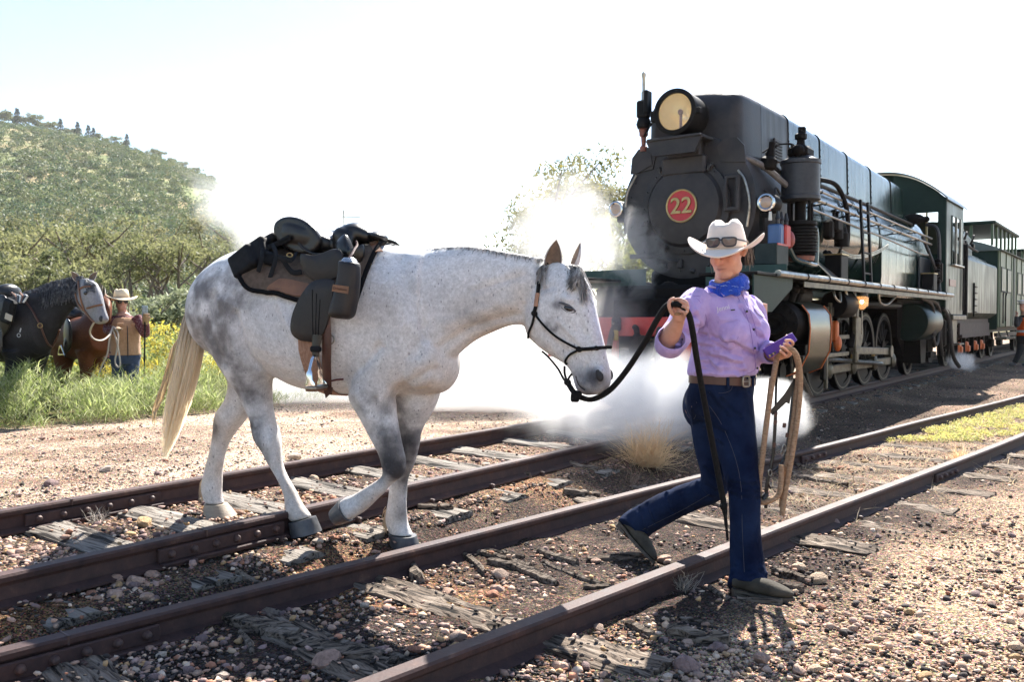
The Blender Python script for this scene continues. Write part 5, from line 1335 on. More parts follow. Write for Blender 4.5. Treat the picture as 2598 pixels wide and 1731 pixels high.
def tail_extra(m,nt,b):
    n=nt.nodes;l=nt.links;tc=n.new("ShaderNodeTexCoord");sp=n.new("ShaderNodeSeparateXYZ");l.new(tc.outputs["Object"],sp.inputs[0])
    nz=n.new("ShaderNodeTexNoise");nz.inputs["Scale"].default_value=30;l.new(tc.outputs["Object"],nz.inputs["Vector"])
    ad=n.new("ShaderNodeMath");ad.operation='MULTIPLY_ADD';ad.inputs[1].default_value=.25;l.new(nz.outputs[0],ad.inputs[0]);l.new(sp.outputs[2],ad.inputs[2])
    r=n.new("ShaderNodeValToRGB");e=r.color_ramp.elements;e[0].position=.35;e[0].color=(.95,.82,.60,1);e[1].position=.98;e[1].color=(.70,.60,.46,1);q=e.new(1.0);q.color=(.70,.60,.46,1);q=e.new(.75);q.color=(.86,.73,.54,1)
    mr=n.new("ShaderNodeMapRange");mr.inputs[1].default_value=0.0;mr.inputs[2].default_value=1.75;l.new(ad.outputs[0],mr.inputs[0]);l.new(mr.outputs[0],r.inputs[0])
    mx=n.new("ShaderNodeMix");mx.data_type='RGBA';l.new(r.outputs[0],mx.inputs[6]);mx.inputs[7].default_value=(.28,.25,.23,1)
    g=n.new("ShaderNodeMapRange");g.inputs[1].default_value=1.05;g.inputs[2].default_value=1.45;l.new(sp.outputs[2],g.inputs[0]);l.new(g.outputs[0],mx.inputs[0]);l.new(mx.outputs[2],b.inputs["Base Color"])
M_TAIL=mat("tail_hair",(.6,.5,.35),rough=.45,spec=.4,extra=tail_extra)
def add_trans(m,k):
    n=m.node_tree.nodes;l=m.node_tree.links;b=n["Principled BSDF"];tr=n.new("ShaderNodeBsdfTranslucent");mx=n.new("ShaderNodeMixShader");mx.inputs[0].default_value=k
    l.new(b.inputs["Base Color"].links[0].from_socket,tr.inputs["Color"]);l.new(b.outputs[0],mx.inputs[1]);l.new(tr.outputs[0],mx.inputs[2]);l.new(mx.outputs[0],n["Material Output"].inputs["Surface"])
add_trans(M_TAIL,.55);add_trans(M_MANE,.45)
mb=MB()
TL=[(532,702),(496,742),(468,810),(448,900),(430,990),(415,1080),(410,1165)];TR=[(540,704),(524,760),(518,830),(512,900),(492,990),(462,1080),(424,1165)]
TLc,TRc=crv(TL,6),crv(TR,6)
for k in range(1500):
    u=min(max(rg.gauss(.5,.27),0),1);end=.70+.30*rg.random()if rg.random()<.75 else .45+.3*rg.random()
    ob=rg.gauss(0,1);wv=rg.gauss(0,.12);ph=rg.random()*6;pts=[]
    for s in range(11):
        t=s/10*end;i=min(int(t*(len(TLc)-1)),len(TLc)-2);f=t*(len(TLc)-1)-i
        a=TLc[i]*(1-f)+TLc[i+1]*f;b_=TRc[i]*(1-f)+TRc[i+1]*f;uu=min(max(u+wv*math.sin(ph+5*t)*t,-.08),1.06)
        q=a*(1-uu)+b_*uu;pts.append(HP.p(q[0],q[1],.02+ob*.042*min(1,.35+t*1.2)))
    mb.ribbon(pts,.0030,Vector((rg.gauss(0,1),rg.gauss(0,.6),0)).normalized())
for k in range(40):                                              # stray hairs at the back
    u=rg.random();pts=[HP.p(470-40*u,830+60*u,.03*rg.gauss(0,1)),HP.p(440-30*u,930+40*u,.03),HP.p(415-30*u,1010+30*u,.02),HP.p(395-8*rg.random(),1050+30*u,.02)]
    mb.tube([Vector(x)for x in crv(pts,3)],.0016,3,caps=False)
mb.build("tail",M_TAIL,horse,angle=180,clean=False)
# fetlock feathers
M_FET=mat("fetlock_hair",(.52,.40,.26),(.40,.28,.18),rough=.6,scale=40)
for(x,y,off,dx)in((727,1300,.10,3),(514,1238,-.105,2),(980,1318,-.105,2)):
    mb=MB()
    for k in range(46):
        p0=HP.p(x+rg.gauss(4,3),y+rg.gauss(-8,12),off+rg.gauss(0,.014));mb.tube([p0,p0+HP.a*-.012+Vector((0,0,-.018)),p0+HP.a*(-.014-.01*rg.random())+Vector((0,0,-.05-.02*rg.random()))],[.0022,.002,.0006],3,caps=False)
    mb.build("fetlock_hair",M_FET,horse,angle=180,clean=False)

# ================================================================== halter, lead rope, saddle
M_ROPE=mat("black_rope",(.004,.004,.0045),(.010,.0095,.0095),spec=.2,rough=.8,scale=90,bump=.6,bscale=240,bdist=.004)
def head_line(pts,out=.006,near=True,n=5):
    q=[]
    for x,y in pts:
        h=hit(x,y,out)
        if h is None:h=HH.p(x,y,.0)
        q.append(h if near else HH.mirror(h))
    return[Vector(p)for p in crv(q,n)]
halter=empty("rope_halter",HH.p(1395,690),"thin black knotted rope halter on the white horse's head","halter")
r_=.0058
for nr in(True,False):
    MB().tube(head_line([(1383,668),(1374,690),(1369,720),(1366,748),(1362,775),(1358,790)],near=nr),.0095,8).build("cheek_rope",M_ROPE,halter)
    MB().tube(head_line([(1358,796),(1352,822),(1344,842),(1342,856)],near=nr),r_,8).build("throat_rope",M_ROPE,halter)
    MB().tube(head_line([(1360,799),(1378,822),(1405,848),(1435,868),(1468,885)],near=nr),r_,8).build("jaw_rope",M_ROPE,halter)
    MB().tube(head_line([(1470,886),(1490,885),(1512,884),(1534,882)],near=nr),.0085,8).build("noseband",M_ROPE,halter)
    MB().tube(head_line([(1465,890),(1447,900),(1436,915),(1432,930)],near=nr),r_,8).build("chin_rope",M_ROPE,halter)
    for(x,y),s in(((1358,796),.017),((1470,886),.016),((1513,884),.013)):
        h=hit(x,y,.006);h=h if nr else HH.mirror(h)
        MB().ball(h,(s,s*.8,s*.85),10,8,Matrix.Rotation(R(30),3,'Y')).build("knot",M_ROPE,halter)
p_end=[HH.p(1541,882,0)+HH.a*.012]
top=[hit(1533,882,.008),HH.p(1546,881,0)+HH.a*.006];MB().tube([top[0],top[1],HH.mirror(top[0])],.0085,8).build("noseband_front",M_ROPE,halter)
cr_=[hit(1384,668,.008),HH.p(1392,652,0)+Vector((0,0,.010))];MB().tube([cr_[0],cr_[1],HH.mirror(cr_[0])],.0095,8).build("crown_rope",M_ROPE,halter)
MB().tube(head_line([(1367,745),(1364,762),(1362,778)],.0085),.0102,8).build("tan_whipping",mat("tan_whipping",(.40,.22,.14),rough=.7),halter)
knot=HH.p(1440,971,.03);fiador=HH.p(1462,1004,.03)
for a in([(1432,930,.045),(1433,950,.035)],[(1375,892,.02),(1390,905,.025),(1415,935,.03),(1430,962,.03)],[(1452,948,.03),(1444,958,.03)]):
    MB().tube([Vector(p)for p in crv([HH.p(*q)for q in a]+[knot],5)],r_,8).build("chin_rope",M_ROPE,halter)
MB().ball(knot,(.018,.016,.016),10,8).build("knot",M_ROPE,halter)
MB().tube([knot,(knot+fiador)/2+HH.n*.004,fiador],.013,8).build("chin_rope",M_ROPE,halter)
kk=MB();
for k in range(5):kk.tube([fiador+Vector((.018*math.cos(t+k*1.2),.016*math.sin(t*.7+k),.02*math.sin(t+k*1.7)-.004))for t in np.linspace(0,5.2,12)],.0085,7)
kk.build("lead_knot",M_ROPE,halter)

# --- saddle ---------------------------------------------------------
saddle=empty("stock_saddle",HP.p(830,640),"black leather stock saddle with brown felt pad on the white horse's back","saddle")
M_LEATH=mat("black_leather",(.006,.006,.007),(.016,.014,.013),rough=.30,spec=.45,scale=10,bump=.25,bscale=160,bdist=.003,rvar=.10)
M_LEATH2=mat("worn_black_leather",(.007,.007,.010),(.022,.018,.017),rough=.40,spec=.34,scale=6,bump=.3,bscale=120,bdist=.003,rvar=.12)
M_PAD=mat("brown_felt",(.085,.062,.048),(.125,.092,.070),rough=.95,spec=.1,scale=40,bump=.6,bscale=260,bdist=.003)
M_TANL=mat("tan_leather",(.20,.092,.042),(.135,.060,.028),rough=.5,scale=12,bump=.2,bscale=90)
M_FELT=mat("black_felt",(.008,.008,.009),rough=.95,spec=.1,bump=.4,scale=90)
M_BROWNL=mat("brown_leather",(.075,.026,.016),(.05,.018,.012),rough=.45,scale=16,bump=.2)
M_NYLON=mat("black_nylon",(.004,.0045,.006),(.010,.011,.013),spec=.2,rough=.7,scale=30,bump=.3,bscale=200)
M_CHR=mat("polished_steel",(.72,.73,.74),(.62,.63,.64),rough=.12,metal=1.0,scale=9)
M_CINCH=mat("mohair_cinch",(.40,.25,.18),(.28,.165,.115),rough=.95,spec=.1,scale=1.0,detail=2,stretch=(160,160,4),bump=.7,bscale=1.5,bdist=.004)
def spine_axis(px):  # middle of the barrel under a picture column
    t,b=HP.p(px,650),HP.p(px,985);return t*.52+b*.48
def wrap(px,py,out):
    """skin point at a picture position on the near side"""
    return hit(px,py,out)or HP.p(px,py,.28)
def girdle(top,bot,k,out,far=False):
    """point between the spine (k=0) and a near-side picture point (k=1), resting on the skin"""
    Pb=wrap(bot[0],bot[1],0);Pt=HP.p(top[0],top[1],0);C=(Pt+HP.p(bot[0],bot[1],0))/2;C=C-Vector((0,0,.12))
    d0,d1=(Pt-C).normalized(),(Pb-C).normalized();om=d0.angle(d1);d=(d0*math.sin((1-k)*om)+d1*math.sin(k*om))/math.sin(om)
    loc,nrm,i,dist=HB.ray_cast(C+d*1.2,-d)
    if loc is None:loc,nrm=C+d*.4,d
    q=loc+nrm*out
    return q
def saddle_sheet(tops,bots,out,thick,n=14,name="pad",m=None,k0=0.0,rim=None):
    """a sheet laid over the back, both sides; tops/bots are picture polylines, rear to front"""
    tops=crv(tops,5);bots=crv(bots,5);rows=[];low=[]
    for t,b in zip(tops,bots):
        near=[girdle(t,b,k0+(1-k0)*j/n,out)for j in range(n+1)]
        far=[HP.mirror(p)for p in near[1:]]
        rows.append(far[::-1]+near)
    m2=len(rows[0]);g=MB();up=[];dn=[]
    for i,r in enumerate(rows):
        a,c=[],[]
        for j,p in enumerate(r):
            tu=r[min(j+1,m2-1)]-r[max(j-1,0)];ta=rows[min(i+1,len(rows)-1)][j]-rows[max(i-1,0)][j]
            nn=ta.cross(tu).normalized()
            a.append(p+nn*thick);c.append(p)
        up.append(a);dn.append(c)
    # orientation: make sure the offset points away from the body
    mid=up[len(up)//2][m2//2]
    if mid.z<dn[len(up)//2][m2//2].z:up=[[q*2-p for p,q in zip(a,c)]for a,c in zip(up,dn)]
    g.loft([a+c[::-1]for a,c in zip(up,dn)])
    o=g.build(name,m,saddle,angle=60)
    if rim:
        for edge in([r[0]for r in up],[r[-1]for r in up],up[0],up[-1]):
            MB().tube(edge,rim,8).build("binding",M_FELT,o)
    return o
pad=saddle_sheet([(652,634),(700,640),(780,652),(860,650),(930,634),(984,612)],[(612,708),(640,738),(700,748),(770,768),(850,785),(903,775)],.008,.016,14,"saddle_pad",M_PAD,rim=.012)
def plate(pts,off,th,name,m,parent=None,bev=.003,bow=0.0):
    """stiff leather flap hanging on the near side (and its twin)"""
    res=[]
    for far in(False,True):
        P=[HP.p(x,y,off)for x,y in crv(pts,4,True)]
        cz=sum(p.z for p in P)/len(P);cs=sum((p-HP.O).dot(HP.a)for p in P)/len(P);ctr=sum(P,Vector())/len(P)
        rings=[]
        for f,e in((1.0,0.0),(1.0,th*.6),(.97,th),(.7,th*1.15+bow*.6),(.35,th*1.2+bow),(.02,th*1.2+bow*1.05)):
            rings.append([ctr+(p-ctr)*f+HP.n*e for p in P])
        rings=[[ctr+(p-ctr)*.02 for p in P]]+rings
        if far:rings=[[HP.mirror(p)for p in r]for r in rings]
        res.append(MB().loft(rings).build(name,m,parent or saddle,angle=40))
    return res[0]
# sewn tan wear patch on the pad
def patch(pts,out,th,name,m,parent):
    P=[wrap(x,y,out)for x,y in crv(pts,3,True)];ctr=wrap(sum(p[0]for p in pts)/len(pts),sum(p[1]for p in pts)/len(pts),out)
    nn=(P[0]-ctr).cross(P[len(P)//4]-ctr).normalized()
    if nn.dot(HP.n)<0:nn=-nn
    rings=[[p for p in P],[p+nn*th for p in P],[ctr+(p-ctr)*.6+nn*th for p in P],[ctr+(p-ctr)*.02+nn*th for p in P]]
    return MB().loft(rings).build(name,m,parent,angle=40)
patch([(688,737),(712,717),(735,716),(772,724),(792,730),(792,752),(760,756),(720,746)],.026,.006,"wear_patch",M_TANL,pad)
patch([(945,628),(966,618),(966,622),(955,634),(943,634)],.030,.004,"wear_patch",M_TANL,pad)
# tree, seat, cantle and pommel as one leather form
sb_=MB()
def ball_at(px,py,off,r,ry=0.0,rx=0.0):
    sb_.ball(HP.p(px,py,off),r,22,14,Matrix.Rotation(-R(18),3,'Z')@Matrix.Rotation(R(ry),3,'Y')@Matrix.Rotation(R(rx),3,'X'))
def seat_sec(px,ytop,ybot,w,dip):
    t,b=HP.p(px,ytop),HP.p(px,ybot);c=(t+b)/2;h=(t-b)/2;pts=[]
    for k in range(28):
        a=2*math.pi*k/28;ca,sa=math.cos(a),math.sin(a)
        y=w*math.copysign(abs(ca)**.8,ca);z=h.length*math.copysign(abs(sa)**.7,sa)
        if sa>0:z-=dip*(1-(y/w)**2)
        pts.append(c+HP.n*y+Vector((0,0,z)))
    return pts
sb_.loft(smooth_rows([seat_sec(742,585,630,.10,.0),seat_sec(750,560,640,.165,.0),(seat_sec(772,548,648,.20,.03)),seat_sec(802,552,652,.205,.05),seat_sec(834,568,650,.195,.045),seat_sec(860,592,650,.16,.03),seat_sec(880,604,650,.12,.01),seat_sec(905,594,650,.10,.0)],3))
sb_.loft(smooth_rows([seat_sec(862,594,645,.10,0),seat_sec(882,576,640,.13,0),seat_sec(910,566,630,.14,0),seat_sec(932,570,622,.13,0),seat_sec(952,584,622,.10,0),seat_sec(964,600,622,.07,0)],3))
for off in(.13,-.13):
    ball_at(873,622,off,(.055,.040,.085),10);ball_at(868,600,off*.9,(.05,.05,.05));ball_at(960,600,off*.5,(.05,.06,.022),15)
sb_.loft(smooth_rows([[HP.p(800+k*58*math.cos(a)-6*math.sin(a),605-k*46*math.sin(a)+10*math.cos(a),.0)+HP.n*(o+.045*(1-k))for a in np.linspace(0,6.283,29)[:-1]]for k,o in((.15,.10),(.7,.13),(.95,.155),(1.0,.175),(.95,.190),(.8,.185),(.5,.170),(.05,.160))],1))
seat=organic(sb_,.007,3,"seat",M_LEATH);so=link("seat",seat,saddle)
rimp=[HP.p(752,590,0)]
MB().tube([Vector(p)for p in crv([HP.p(746,600,-.12),HP.p(752,575,-.15),HP.p(768,562,-.1),HP.p(775,559,0),HP.p(768,562,.1),HP.p(752,577,.16),HP.p(752,600,.185),HP.p(768,628,.195),HP.p(800,645,.20),HP.p(845,640,.18),HP.p(862,625,.155)],5)],.007,8).build("seat_piping",M_LEATH2,so)
plate([(764,645),(800,648),(848,632),(868,640),(872,672),(860,700),(838,712),(812,714),(785,704),(768,680)],.285,.009,"skirt",M_LEATH2,bow=.004)
plate([(852,625),(870,598),(884,600),(905,640),(922,620),(924,650),(905,680),(880,690),(866,670)],.205,.014,"knee_roll",M_LEATH,bow=.03)
fen=plate([(800,712),(772,738),(748,782),(738,822),(742,848),(758,862),(780,867),(796,868),(812,860),(826,838),(838,800),(846,750),(848,712)],.340,.009,"fender",M_LEATH2,bow=.003)
for(x0,y0,x1,y1)in((803,745,800,868),(812,760,806,868),(792,735,794,868)):
    MB().tube([HP.p(x0,y0,.354),HP.p((x0+x1)/2,(y0+y1)/2,.354),HP.p(x1,y1,.355)],.0018,5).build("stitching",M_FELT,fen)
# stirrup leather, buckle and iron
for sg in(1,-1):
    def o_(px,py,off):
        p=HP.p(px,py,off*1.0);return p if sg>0 else HP.mirror(p)
    MB().tube([o_(805,850,.35),o_(802,880,.352),o_(800,905,.352)],[(.030,.008),(.022,.008),(.018,.008)],8,up=HP.n).build("stirrup_leather",M_LEATH,saddle)
    MB().box(o_(801,886,.355),(.055,.03,.03),Matrix.Rotation(-R(18),3,'Z'),.008).build("leather_keeper",M_NYLON,saddle)
    st=empty("stirrup_iron",o_(800,940,.35));st.parent=saddle;st.matrix_parent_inverse=world_mat(saddle).inverted()
    for d_ in(-.055,.055):
        path=[o_(798,900,.352),o_(798,915,.352)+HP.n*d_*.5,o_(799,945,.352)+HP.n*d_*.95,o_(802,978,.352)+HP.n*d_]
        MB().tube([Vector(p)for p in crv(path,4)],[(.010,.004)]*4+[(.008,.004)]*4+[(.016,.004)]*3+[(.026,.004)]*2,8,up=HP.n).build("iron_branch",M_CHR,st)
    MB().box(o_(803,983,.352),(.062,.12,.016),Matrix.Rotation(-R(18),3,'Z'),.005).build("tread",M_STEEL,st)
    MB().box(o_(803,989,.352),(.058,.115,.012),Matrix.Rotation(-R(18),3,'Z'),.004).build("tread_pad",M_TANL,st)
# girth strap (latigo) and string cinch
MB().tube([HP.p(826,800,.335),HP.p(829,860,.338),HP.p(828,930,.318),HP.p(832,1000,.275)],[(.026,.005)]*3+[(.022,.005)],8,up=HP.n).build("latigo_strap",M_BROWNL,saddle)
MB().prism([HP.p(823,985,.290),HP.p(845,983,.290),HP.p(843,995,.285),HP.p(828,1010,.28)],HP.n*.008).build("latigo_tip",M_BROWNL,saddle)
def cinch(x0,x1,name,m,out):
    rows=[]
    for x in np.linspace(x0,x1,5):
        r=[]
        for a in np.linspace(-.62,.62,25):
            C=spine_axis(x);d=(HP.n*math.sin(a*math.pi)+Vector((0,0,-math.cos(a*math.pi)))).normalized()
            loc,nrm,i,ds=HB.ray_cast(C+d*1.0,-d)
            r.append((loc+nrm*out)if loc is not None else C+d*.4)
        rows.append(r)
    g=MB();g.loft([a+[p+(spine_axis(850)-p).normalized()*.006 for p in a[::-1]]for a in rows]);return g.build(name,m,saddle,angle=60)
ci=cinch(840,880,"string_cinch",M_CINCH,.010)
MB().tube([hit(842,962,.014)or HP.p(842,962,.2),hit(856,959,.014)or HP.p(856,959,.2),hit(872,958,.014)or HP.p(872,958,.2)],.005,6).build("cinch_tie",mat("dark_red_cord",(.10,.015,.02),rough=.8),ci)
MB().tube([HP.p(836+12*math.cos(t),862+12*math.sin(t),.325)for t in np.linspace(0,6.283,20)],.004,6,closed=True).build("cinch_ring",M_STEEL,saddle)
# drink-bottle pouch
pouch=empty("bottle_pouch",HP.p(865,805,.39),"dark leather drink-bottle pouch with tan label hanging from the saddle","pouch")
rows=[]
for(px,py,w,d)in((885,663,18,.6),(886,668,24,.85),(886,690,25,.9),(880,740,27,.95),(870,785,29,.95),(866,800,28,.9),(865,808,20,.6),(864,809,4,.2)):
    c=HP.p(px,py,.395);h=(HP.p(px+w,py+w*.12,.395)-c);rows.append(ring(c,h,HP.n*h.length*d,24,.75))
MB().loft(smooth_rows(rows,3)).build("pouch_body",mat("grey_brown_leather",(.009,.009,.011),(.026,.021,.019),spec=.35,rough=.5,scale=7,bump=.3,bscale=120,bdist=.003),pouch,angle=60)
rows=[]
for(px,py,w)in((885,654,12),(885,660,18),(886,666,21)):
    c=HP.p(px,py,.395);h=(HP.p(px+w,py,.395)-c);rows.append(ring(c,h,HP.n*h.length*.9,20))
MB().loft(rows).build("bottle_top",mat("foil_cap",(.45,.47,.5),(.25,.26,.28),rough=.25,metal=.8,scale=30,bump=.4),pouch)
lab=[HP.p(x,y,.395)+HP.n*.060 for x,y in((861,723),(900,728),(898,747),(858,740))]
mid_=sum(lab,Vector())/4
MB().prism([p+HP.n*(-.004)for p in lab],HP.n*.005).build("leather_label",M_TANL,pouch)
text_mesh("Drizabone",.018,.0006,"label_lettering",mat("burnt_lettering",(.05,.02,.012),rough=.7),mid_+HP.n*.0018,(lab[1]-lab[0]),(lab[0]-lab[3]),pouch)
MB().tube([Vector(p)for p in crv([HP.p(885,656,.395),HP.p(893,645,.36),HP.p(900,632,.30),HP.p(906,622,.22),HP.p(903,612,.20)],4)],.006,6).build("pouch_cord",M_BROWNL,pouch)
# saddle bag strapped behind the seat
bag=empty("saddle_bag",HP.p(700,680,.2),"black nylon saddle bag with straps behind the saddle seat","bag")
bm_=MB()
for sg in(1,-1):
    Qb=Matrix.Rotation(-R(18),3,'Z')@Matrix.Rotation(R(-33),3,'Y')
    for px,py,off,sz_,ry in((690,672,.245,(.155,.075,.135),0),(722,650,.225,(.10,.06,.11),6),(698,640,.19,(.19,.10,.05),4),(715,626,.10,(.16,.16,.045),8),(752,664,.245,(.07,.03,.075),46)):
        bm_.box(HP.p(px,py,0)+HP.n*off*sg,sz_,Qb@Matrix.Rotation(R(ry),3,'Y')@Matrix.Rotation(R(-14*sg),3,'X'),.014)
link("bag_body",organic(bm_,.007,2,"bag_body",M_NYLON),bag)
for a in([(660,622),(665,650),(655,690)],[(690,620),(700,655),(672,740)],[(735,604),(700,620),(670,632)],[(715,655),(740,690),(765,690)],[(660,635),(690,625),(735,600)],[(752,640),(738,660),(705,652)]):
    pts=[]
    for x,y in a:
        q=HP.p(x,y,.285 if y>640 else .22);pts.append(q)
    MB().tube([Vector(p)for p in crv(pts,5)],[(.013,.003)]*(5*(len(pts)-1)+1),6,up=HP.n).build("bag_strap",M_NYLON,bag)
MB().tube([HP.p(735+7*math.cos(t),647+5*math.sin(t),.285)for t in np.linspace(0,6.283,16)],.003,6,closed=True).build("brass_ring",M_BRASS,bag)

# ================================================================== people
def W(px,py,Y):return atY(px,py,Y)
def limbt(mb,pts,seg=14,n=5,flat=1.0):
    """tapered limb: list of (point, radius)"""
    q=crv([(*p,r)for p,r in pts],n);mb.tube([Vector(x[:3])for x in q],[max(x[3],.002)for x in q],seg,flat=flat)
def ell(mb,c,ax,ay,az,seg=18,rings=12):
    """ellipsoid with three half-axis vectors"""
    Q=Matrix((ax,ay,az)).transposed();mb.ball(c,(1,1,1),seg,rings,Q)
def esec(c,lat,fr,a,b,n=28,e=.9,front=1.0):
    r=[]
    for k in range(n):
        t=2*math.pi*k/n;ca,sa=math.cos(t),math.sin(t)
        x=a*math.copysign(abs(ca)**e,ca);y=b*math.copysign(abs(sa)**e,sa)*(front if sa>0 else 1)
        r.append(c+lat*x+fr*y)
    return r
def cloth_bump(name,c1,c2,rough=.85,scale=30,weave=420,fold=22,bump=.5,sheen=.2,spec=.2,stretch=None,attr=None):
    def ex(m,nt,b):
        n=nt.nodes;l=nt.links;tc=n.new("ShaderNodeTexCoord")
        w=n.new("ShaderNodeTexNoise");w.inputs["Scale"].default_value=weave;w.inputs["Detail"].default_value=2;l.new(tc.outputs["Object"],w.inputs["Vector"])
        mp=n.new("ShaderNodeMapping");mp.inputs["Rotation"].default_value=(.3,.9,.5);mp.inputs["Scale"].default_value=stretch or(1,1,.45);l.new(tc.outputs["Object"],mp.inputs[0])
        f=n.new("ShaderNodeTexNoise");f.inputs["Scale"].default_value=fold;f.inputs["Detail"].default_value=3;f.inputs["Distortion"].default_value=1.2;l.new(mp.outputs[0],f.inputs["Vector"])
        ad=n.new("ShaderNodeMath");ad.operation='MULTIPLY_ADD';ad.inputs[1].default_value=.06;l.new(w.outputs[0],ad.inputs[0]);l.new(f.outputs[0],ad.inputs[2])
        bp=n.new("ShaderNodeBump");bp.inputs["Strength"].default_value=bump;bp.inputs["Distance"].default_value=.02;l.new(ad.outputs[0],bp.inputs["Height"]);l.new(bp.outputs[0],b.inputs["Normal"])
    return mat(name,c1,c2,rough=rough,scale=scale,sheen=sheen,spec=spec,extra=ex,attr=attr)
M_LILAC=cloth_bump("lilac_cotton",(.40,.30,.60),(.47,.36,.66),fold=13,bump=.6)
M_DENIM=cloth_bump("dark_denim",(.0032,.0068,.024),(.012,.023,.060),scale=5,weave=600,fold=14,bump=.5,rough=.95,sheen=.0,spec=.1)
M_SKIN=mat("reddish_skin",(1,1,1),(.90,.86,.84),rough=.5,spec=.35,scale=40,bump=.15,bscale=220,bdist=.002,attr="col",sss=.12)  # reddish skin tone comes from the vertex colours
M_BAND=cloth_bump("blue_bandana_cloth",(.010,.045,.36),(.02,.085,.55),scale=26,fold=40,bump=.8)
M_HAT=mat("cream_felt",(.70,.60,.52),(.76,.66,.58),rough=.9,spec=.15,scale=20,bump=.15,bscale=300,sheen=.3)
M_BOOT=mat("grey_suede_boot",(.034,.029,.022),(.075,.065,.05),spec=.2,rough=.85,scale=14,bump=.4,bscale=90,bdist=.004)
M_SOLE=mat("boot_sole",(.06,.048,.036),(.10,.08,.06),rough=.85,scale=20)
M_THREAD=mat("denim_thread",(.055,.055,.07),rough=.8)
M_BUTTON=mat("dark_button",(.03,.03,.035),rough=.3)
M_HAIR=mat("grey_brown_hair",(.16,.12,.085),(.28,.23,.18),rough=.5,scale=60)
def skin_mesh(mb,voxel,it,base=(.52,.285,.20)):
    me=organic(mb,voxel,it,"body",M_SKIN);return me

woman=empty("person",gpt(1900,1515),"woman in white hat, lilac shirt and blue jeans striding over the rail, leading the horse","person")
FR=Vector((.64,-.77,0));LT=Vector((.77,.64,0))                     # torso faces right and towards us
HF=Vector((-.66,-.70,-.30)).normalized();HL=HF.cross(Vector((0,0,1))).normalized();HU=HL.cross(HF).normalized()   # head looks back, down
if HU.z<0:HU=-HU
HC=W(1846,640,4.14)
TOR=[(1822,1015,4.26,.165,.135),(1830,975,4.26,.17,.138),(1836,940,4.25,.158,.128),(1843,895,4.24,.158,.130),(1848,845,4.23,.168,.142),(1845,800,4.22,.176,.130),(1838,765,4.22,.172,.105),(1834,742,4.22,.13,.085),(1836,722,4.20,.065,.06)]
SHR,ELR,WRR,HDR=W(1762,770,4.12),W(1688,878,4.00),W(1720,815,3.90),W(1724,790,3.88)
SHL,ELL_,WRL,HDL=W(1920,772,4.36),W(1925,892,4.34),W(1972,900,4.10),W(1990,893,4.07)
HIPF,KNF,ANF=W(1858,1020,4.20),W(1890,1245,4.06),W(1903,1475,4.01)
HIPB,KNB,ANB=W(1806,1020,4.32),W(1822,1228,4.30),W(1606,1330,4.62)
mb=MB()
mb.loft([esec(W(x,y,Y),LT,FR,a*.86,b*.86)for x,y,Y,a,b in TOR])
limbt(mb,[(W(1838,735,4.21),.058),(W(1842,712,4.18),.054),(W(1846,680,4.16),.055)])
for a in([(W(1838,1010,4.26),.07),(HIPF*.5+KNF*.5+Vector((0,.02,0)),.055),(KNF,.045),(ANF,.036)],[(W(1815,1010,4.30),.07),(HIPB*.5+KNB*.5,.055),(KNB,.045),(ANB,.036)],[(SHR,.05),(ELR,.038)],[(SHL,.05),(ELL_,.038)]):limbt(mb,a)
limbt(mb,[(ELR,.040),((ELR*.55+WRR*.45),.043),(WRR,.029),(HDR,.030)]);limbt(mb,[(ELL_,.038),((ELL_+WRL)/2,.04),(WRL,.029),(HDL,.03)])
# head
def hp(f,l,u):return HC+HF*f+HL*l+HU*u
ell(mb,hp(-.012,0,.035),HF*.097,HL*.076,HU*.095)
ell(mb,hp(.022,0,-.035),HF*.066,HL*.066,HU*.085)
ell(mb,hp(.048,0,-.085),HF*.036,HL*.042,HU*.034)
for s in(-1,1):ell(mb,hp(.048,s*.038,-.025),HF*.030,HL*.026,HU*.030);ell(mb,hp(.016,s*.042,-.066),HF*.045,HL*.020,HU*.034)
limbt(mb,[(hp(.082,0,.028),.010),(hp(.098,0,.004),.013),(hp(.113,0,-.018),.0165),(hp(.097,0,-.028),.014)],10)
for s in(-1,1):mb.ball(hp(.094,s*.015,-.022),.0115,10,8)
limbt(mb,[(hp(.070,-.027,-.056),.006),(hp(.084,-.010,-.053),.008),(hp(.086,0,-.0545),.0075),(hp(.084,.010,-.053),.008),(hp(.070,.027,-.056),.006)],8)
limbt(mb,[(hp(.068,-.024,-.061),.006),(hp(.083,0,-.066),.009),(hp(.068,.024,-.061),.006)],8)
for s in(-1,1):limbt(mb,[(hp(-.005,s*.078,.022),.010),(hp(-.016,s*.084,.012),.012),(hp(-.012,s*.082,-.008),.010),(hp(.0,s*.075,-.022),.008)],8)
# right hand: fingers closed over the lead rope
def finger(mb,pts,r=.0078):limbt(mb,[(p,r*(1-.22*i/(len(pts)-1)))for i,p in enumerate(pts)],10,4)
ell(mb,W(1724,793,3.86),Vector((.034,0,.006)),Vector((.003,.016,0)),Vector((-.004,0,.044)))
Yh=3.845
finger(mb,[W(1708,776,Yh+.02),W(1712,762,Yh),W(1728,759,Yh-.03),W(1743,768,Yh-.045),W(1744,776,Yh-.04)])
finger(mb,[W(1718,776,Yh+.01),W(1724,767,Yh-.02),W(1737,768,Yh-.045),W(1746,777,Yh-.05),W(1744,785,Yh-.04)])
finger(mb,[W(1720,784,Yh),W(1728,778,Yh-.025),W(1739,780,Yh-.045),W(1745,788,Yh-.045),W(1741,795,Yh-.035)])
finger(mb,[W(1720,793,Yh),W(1728,790,Yh-.022),W(1737,793,Yh-.036),W(1739,800,Yh-.034)],.0078)
finger(mb,[W(1708,800,Yh),W(1700,785,Yh-.012),W(1697,771,Yh-.018),W(1702,761,Yh-.02),W(1712,757,Yh-.018)],.0098)
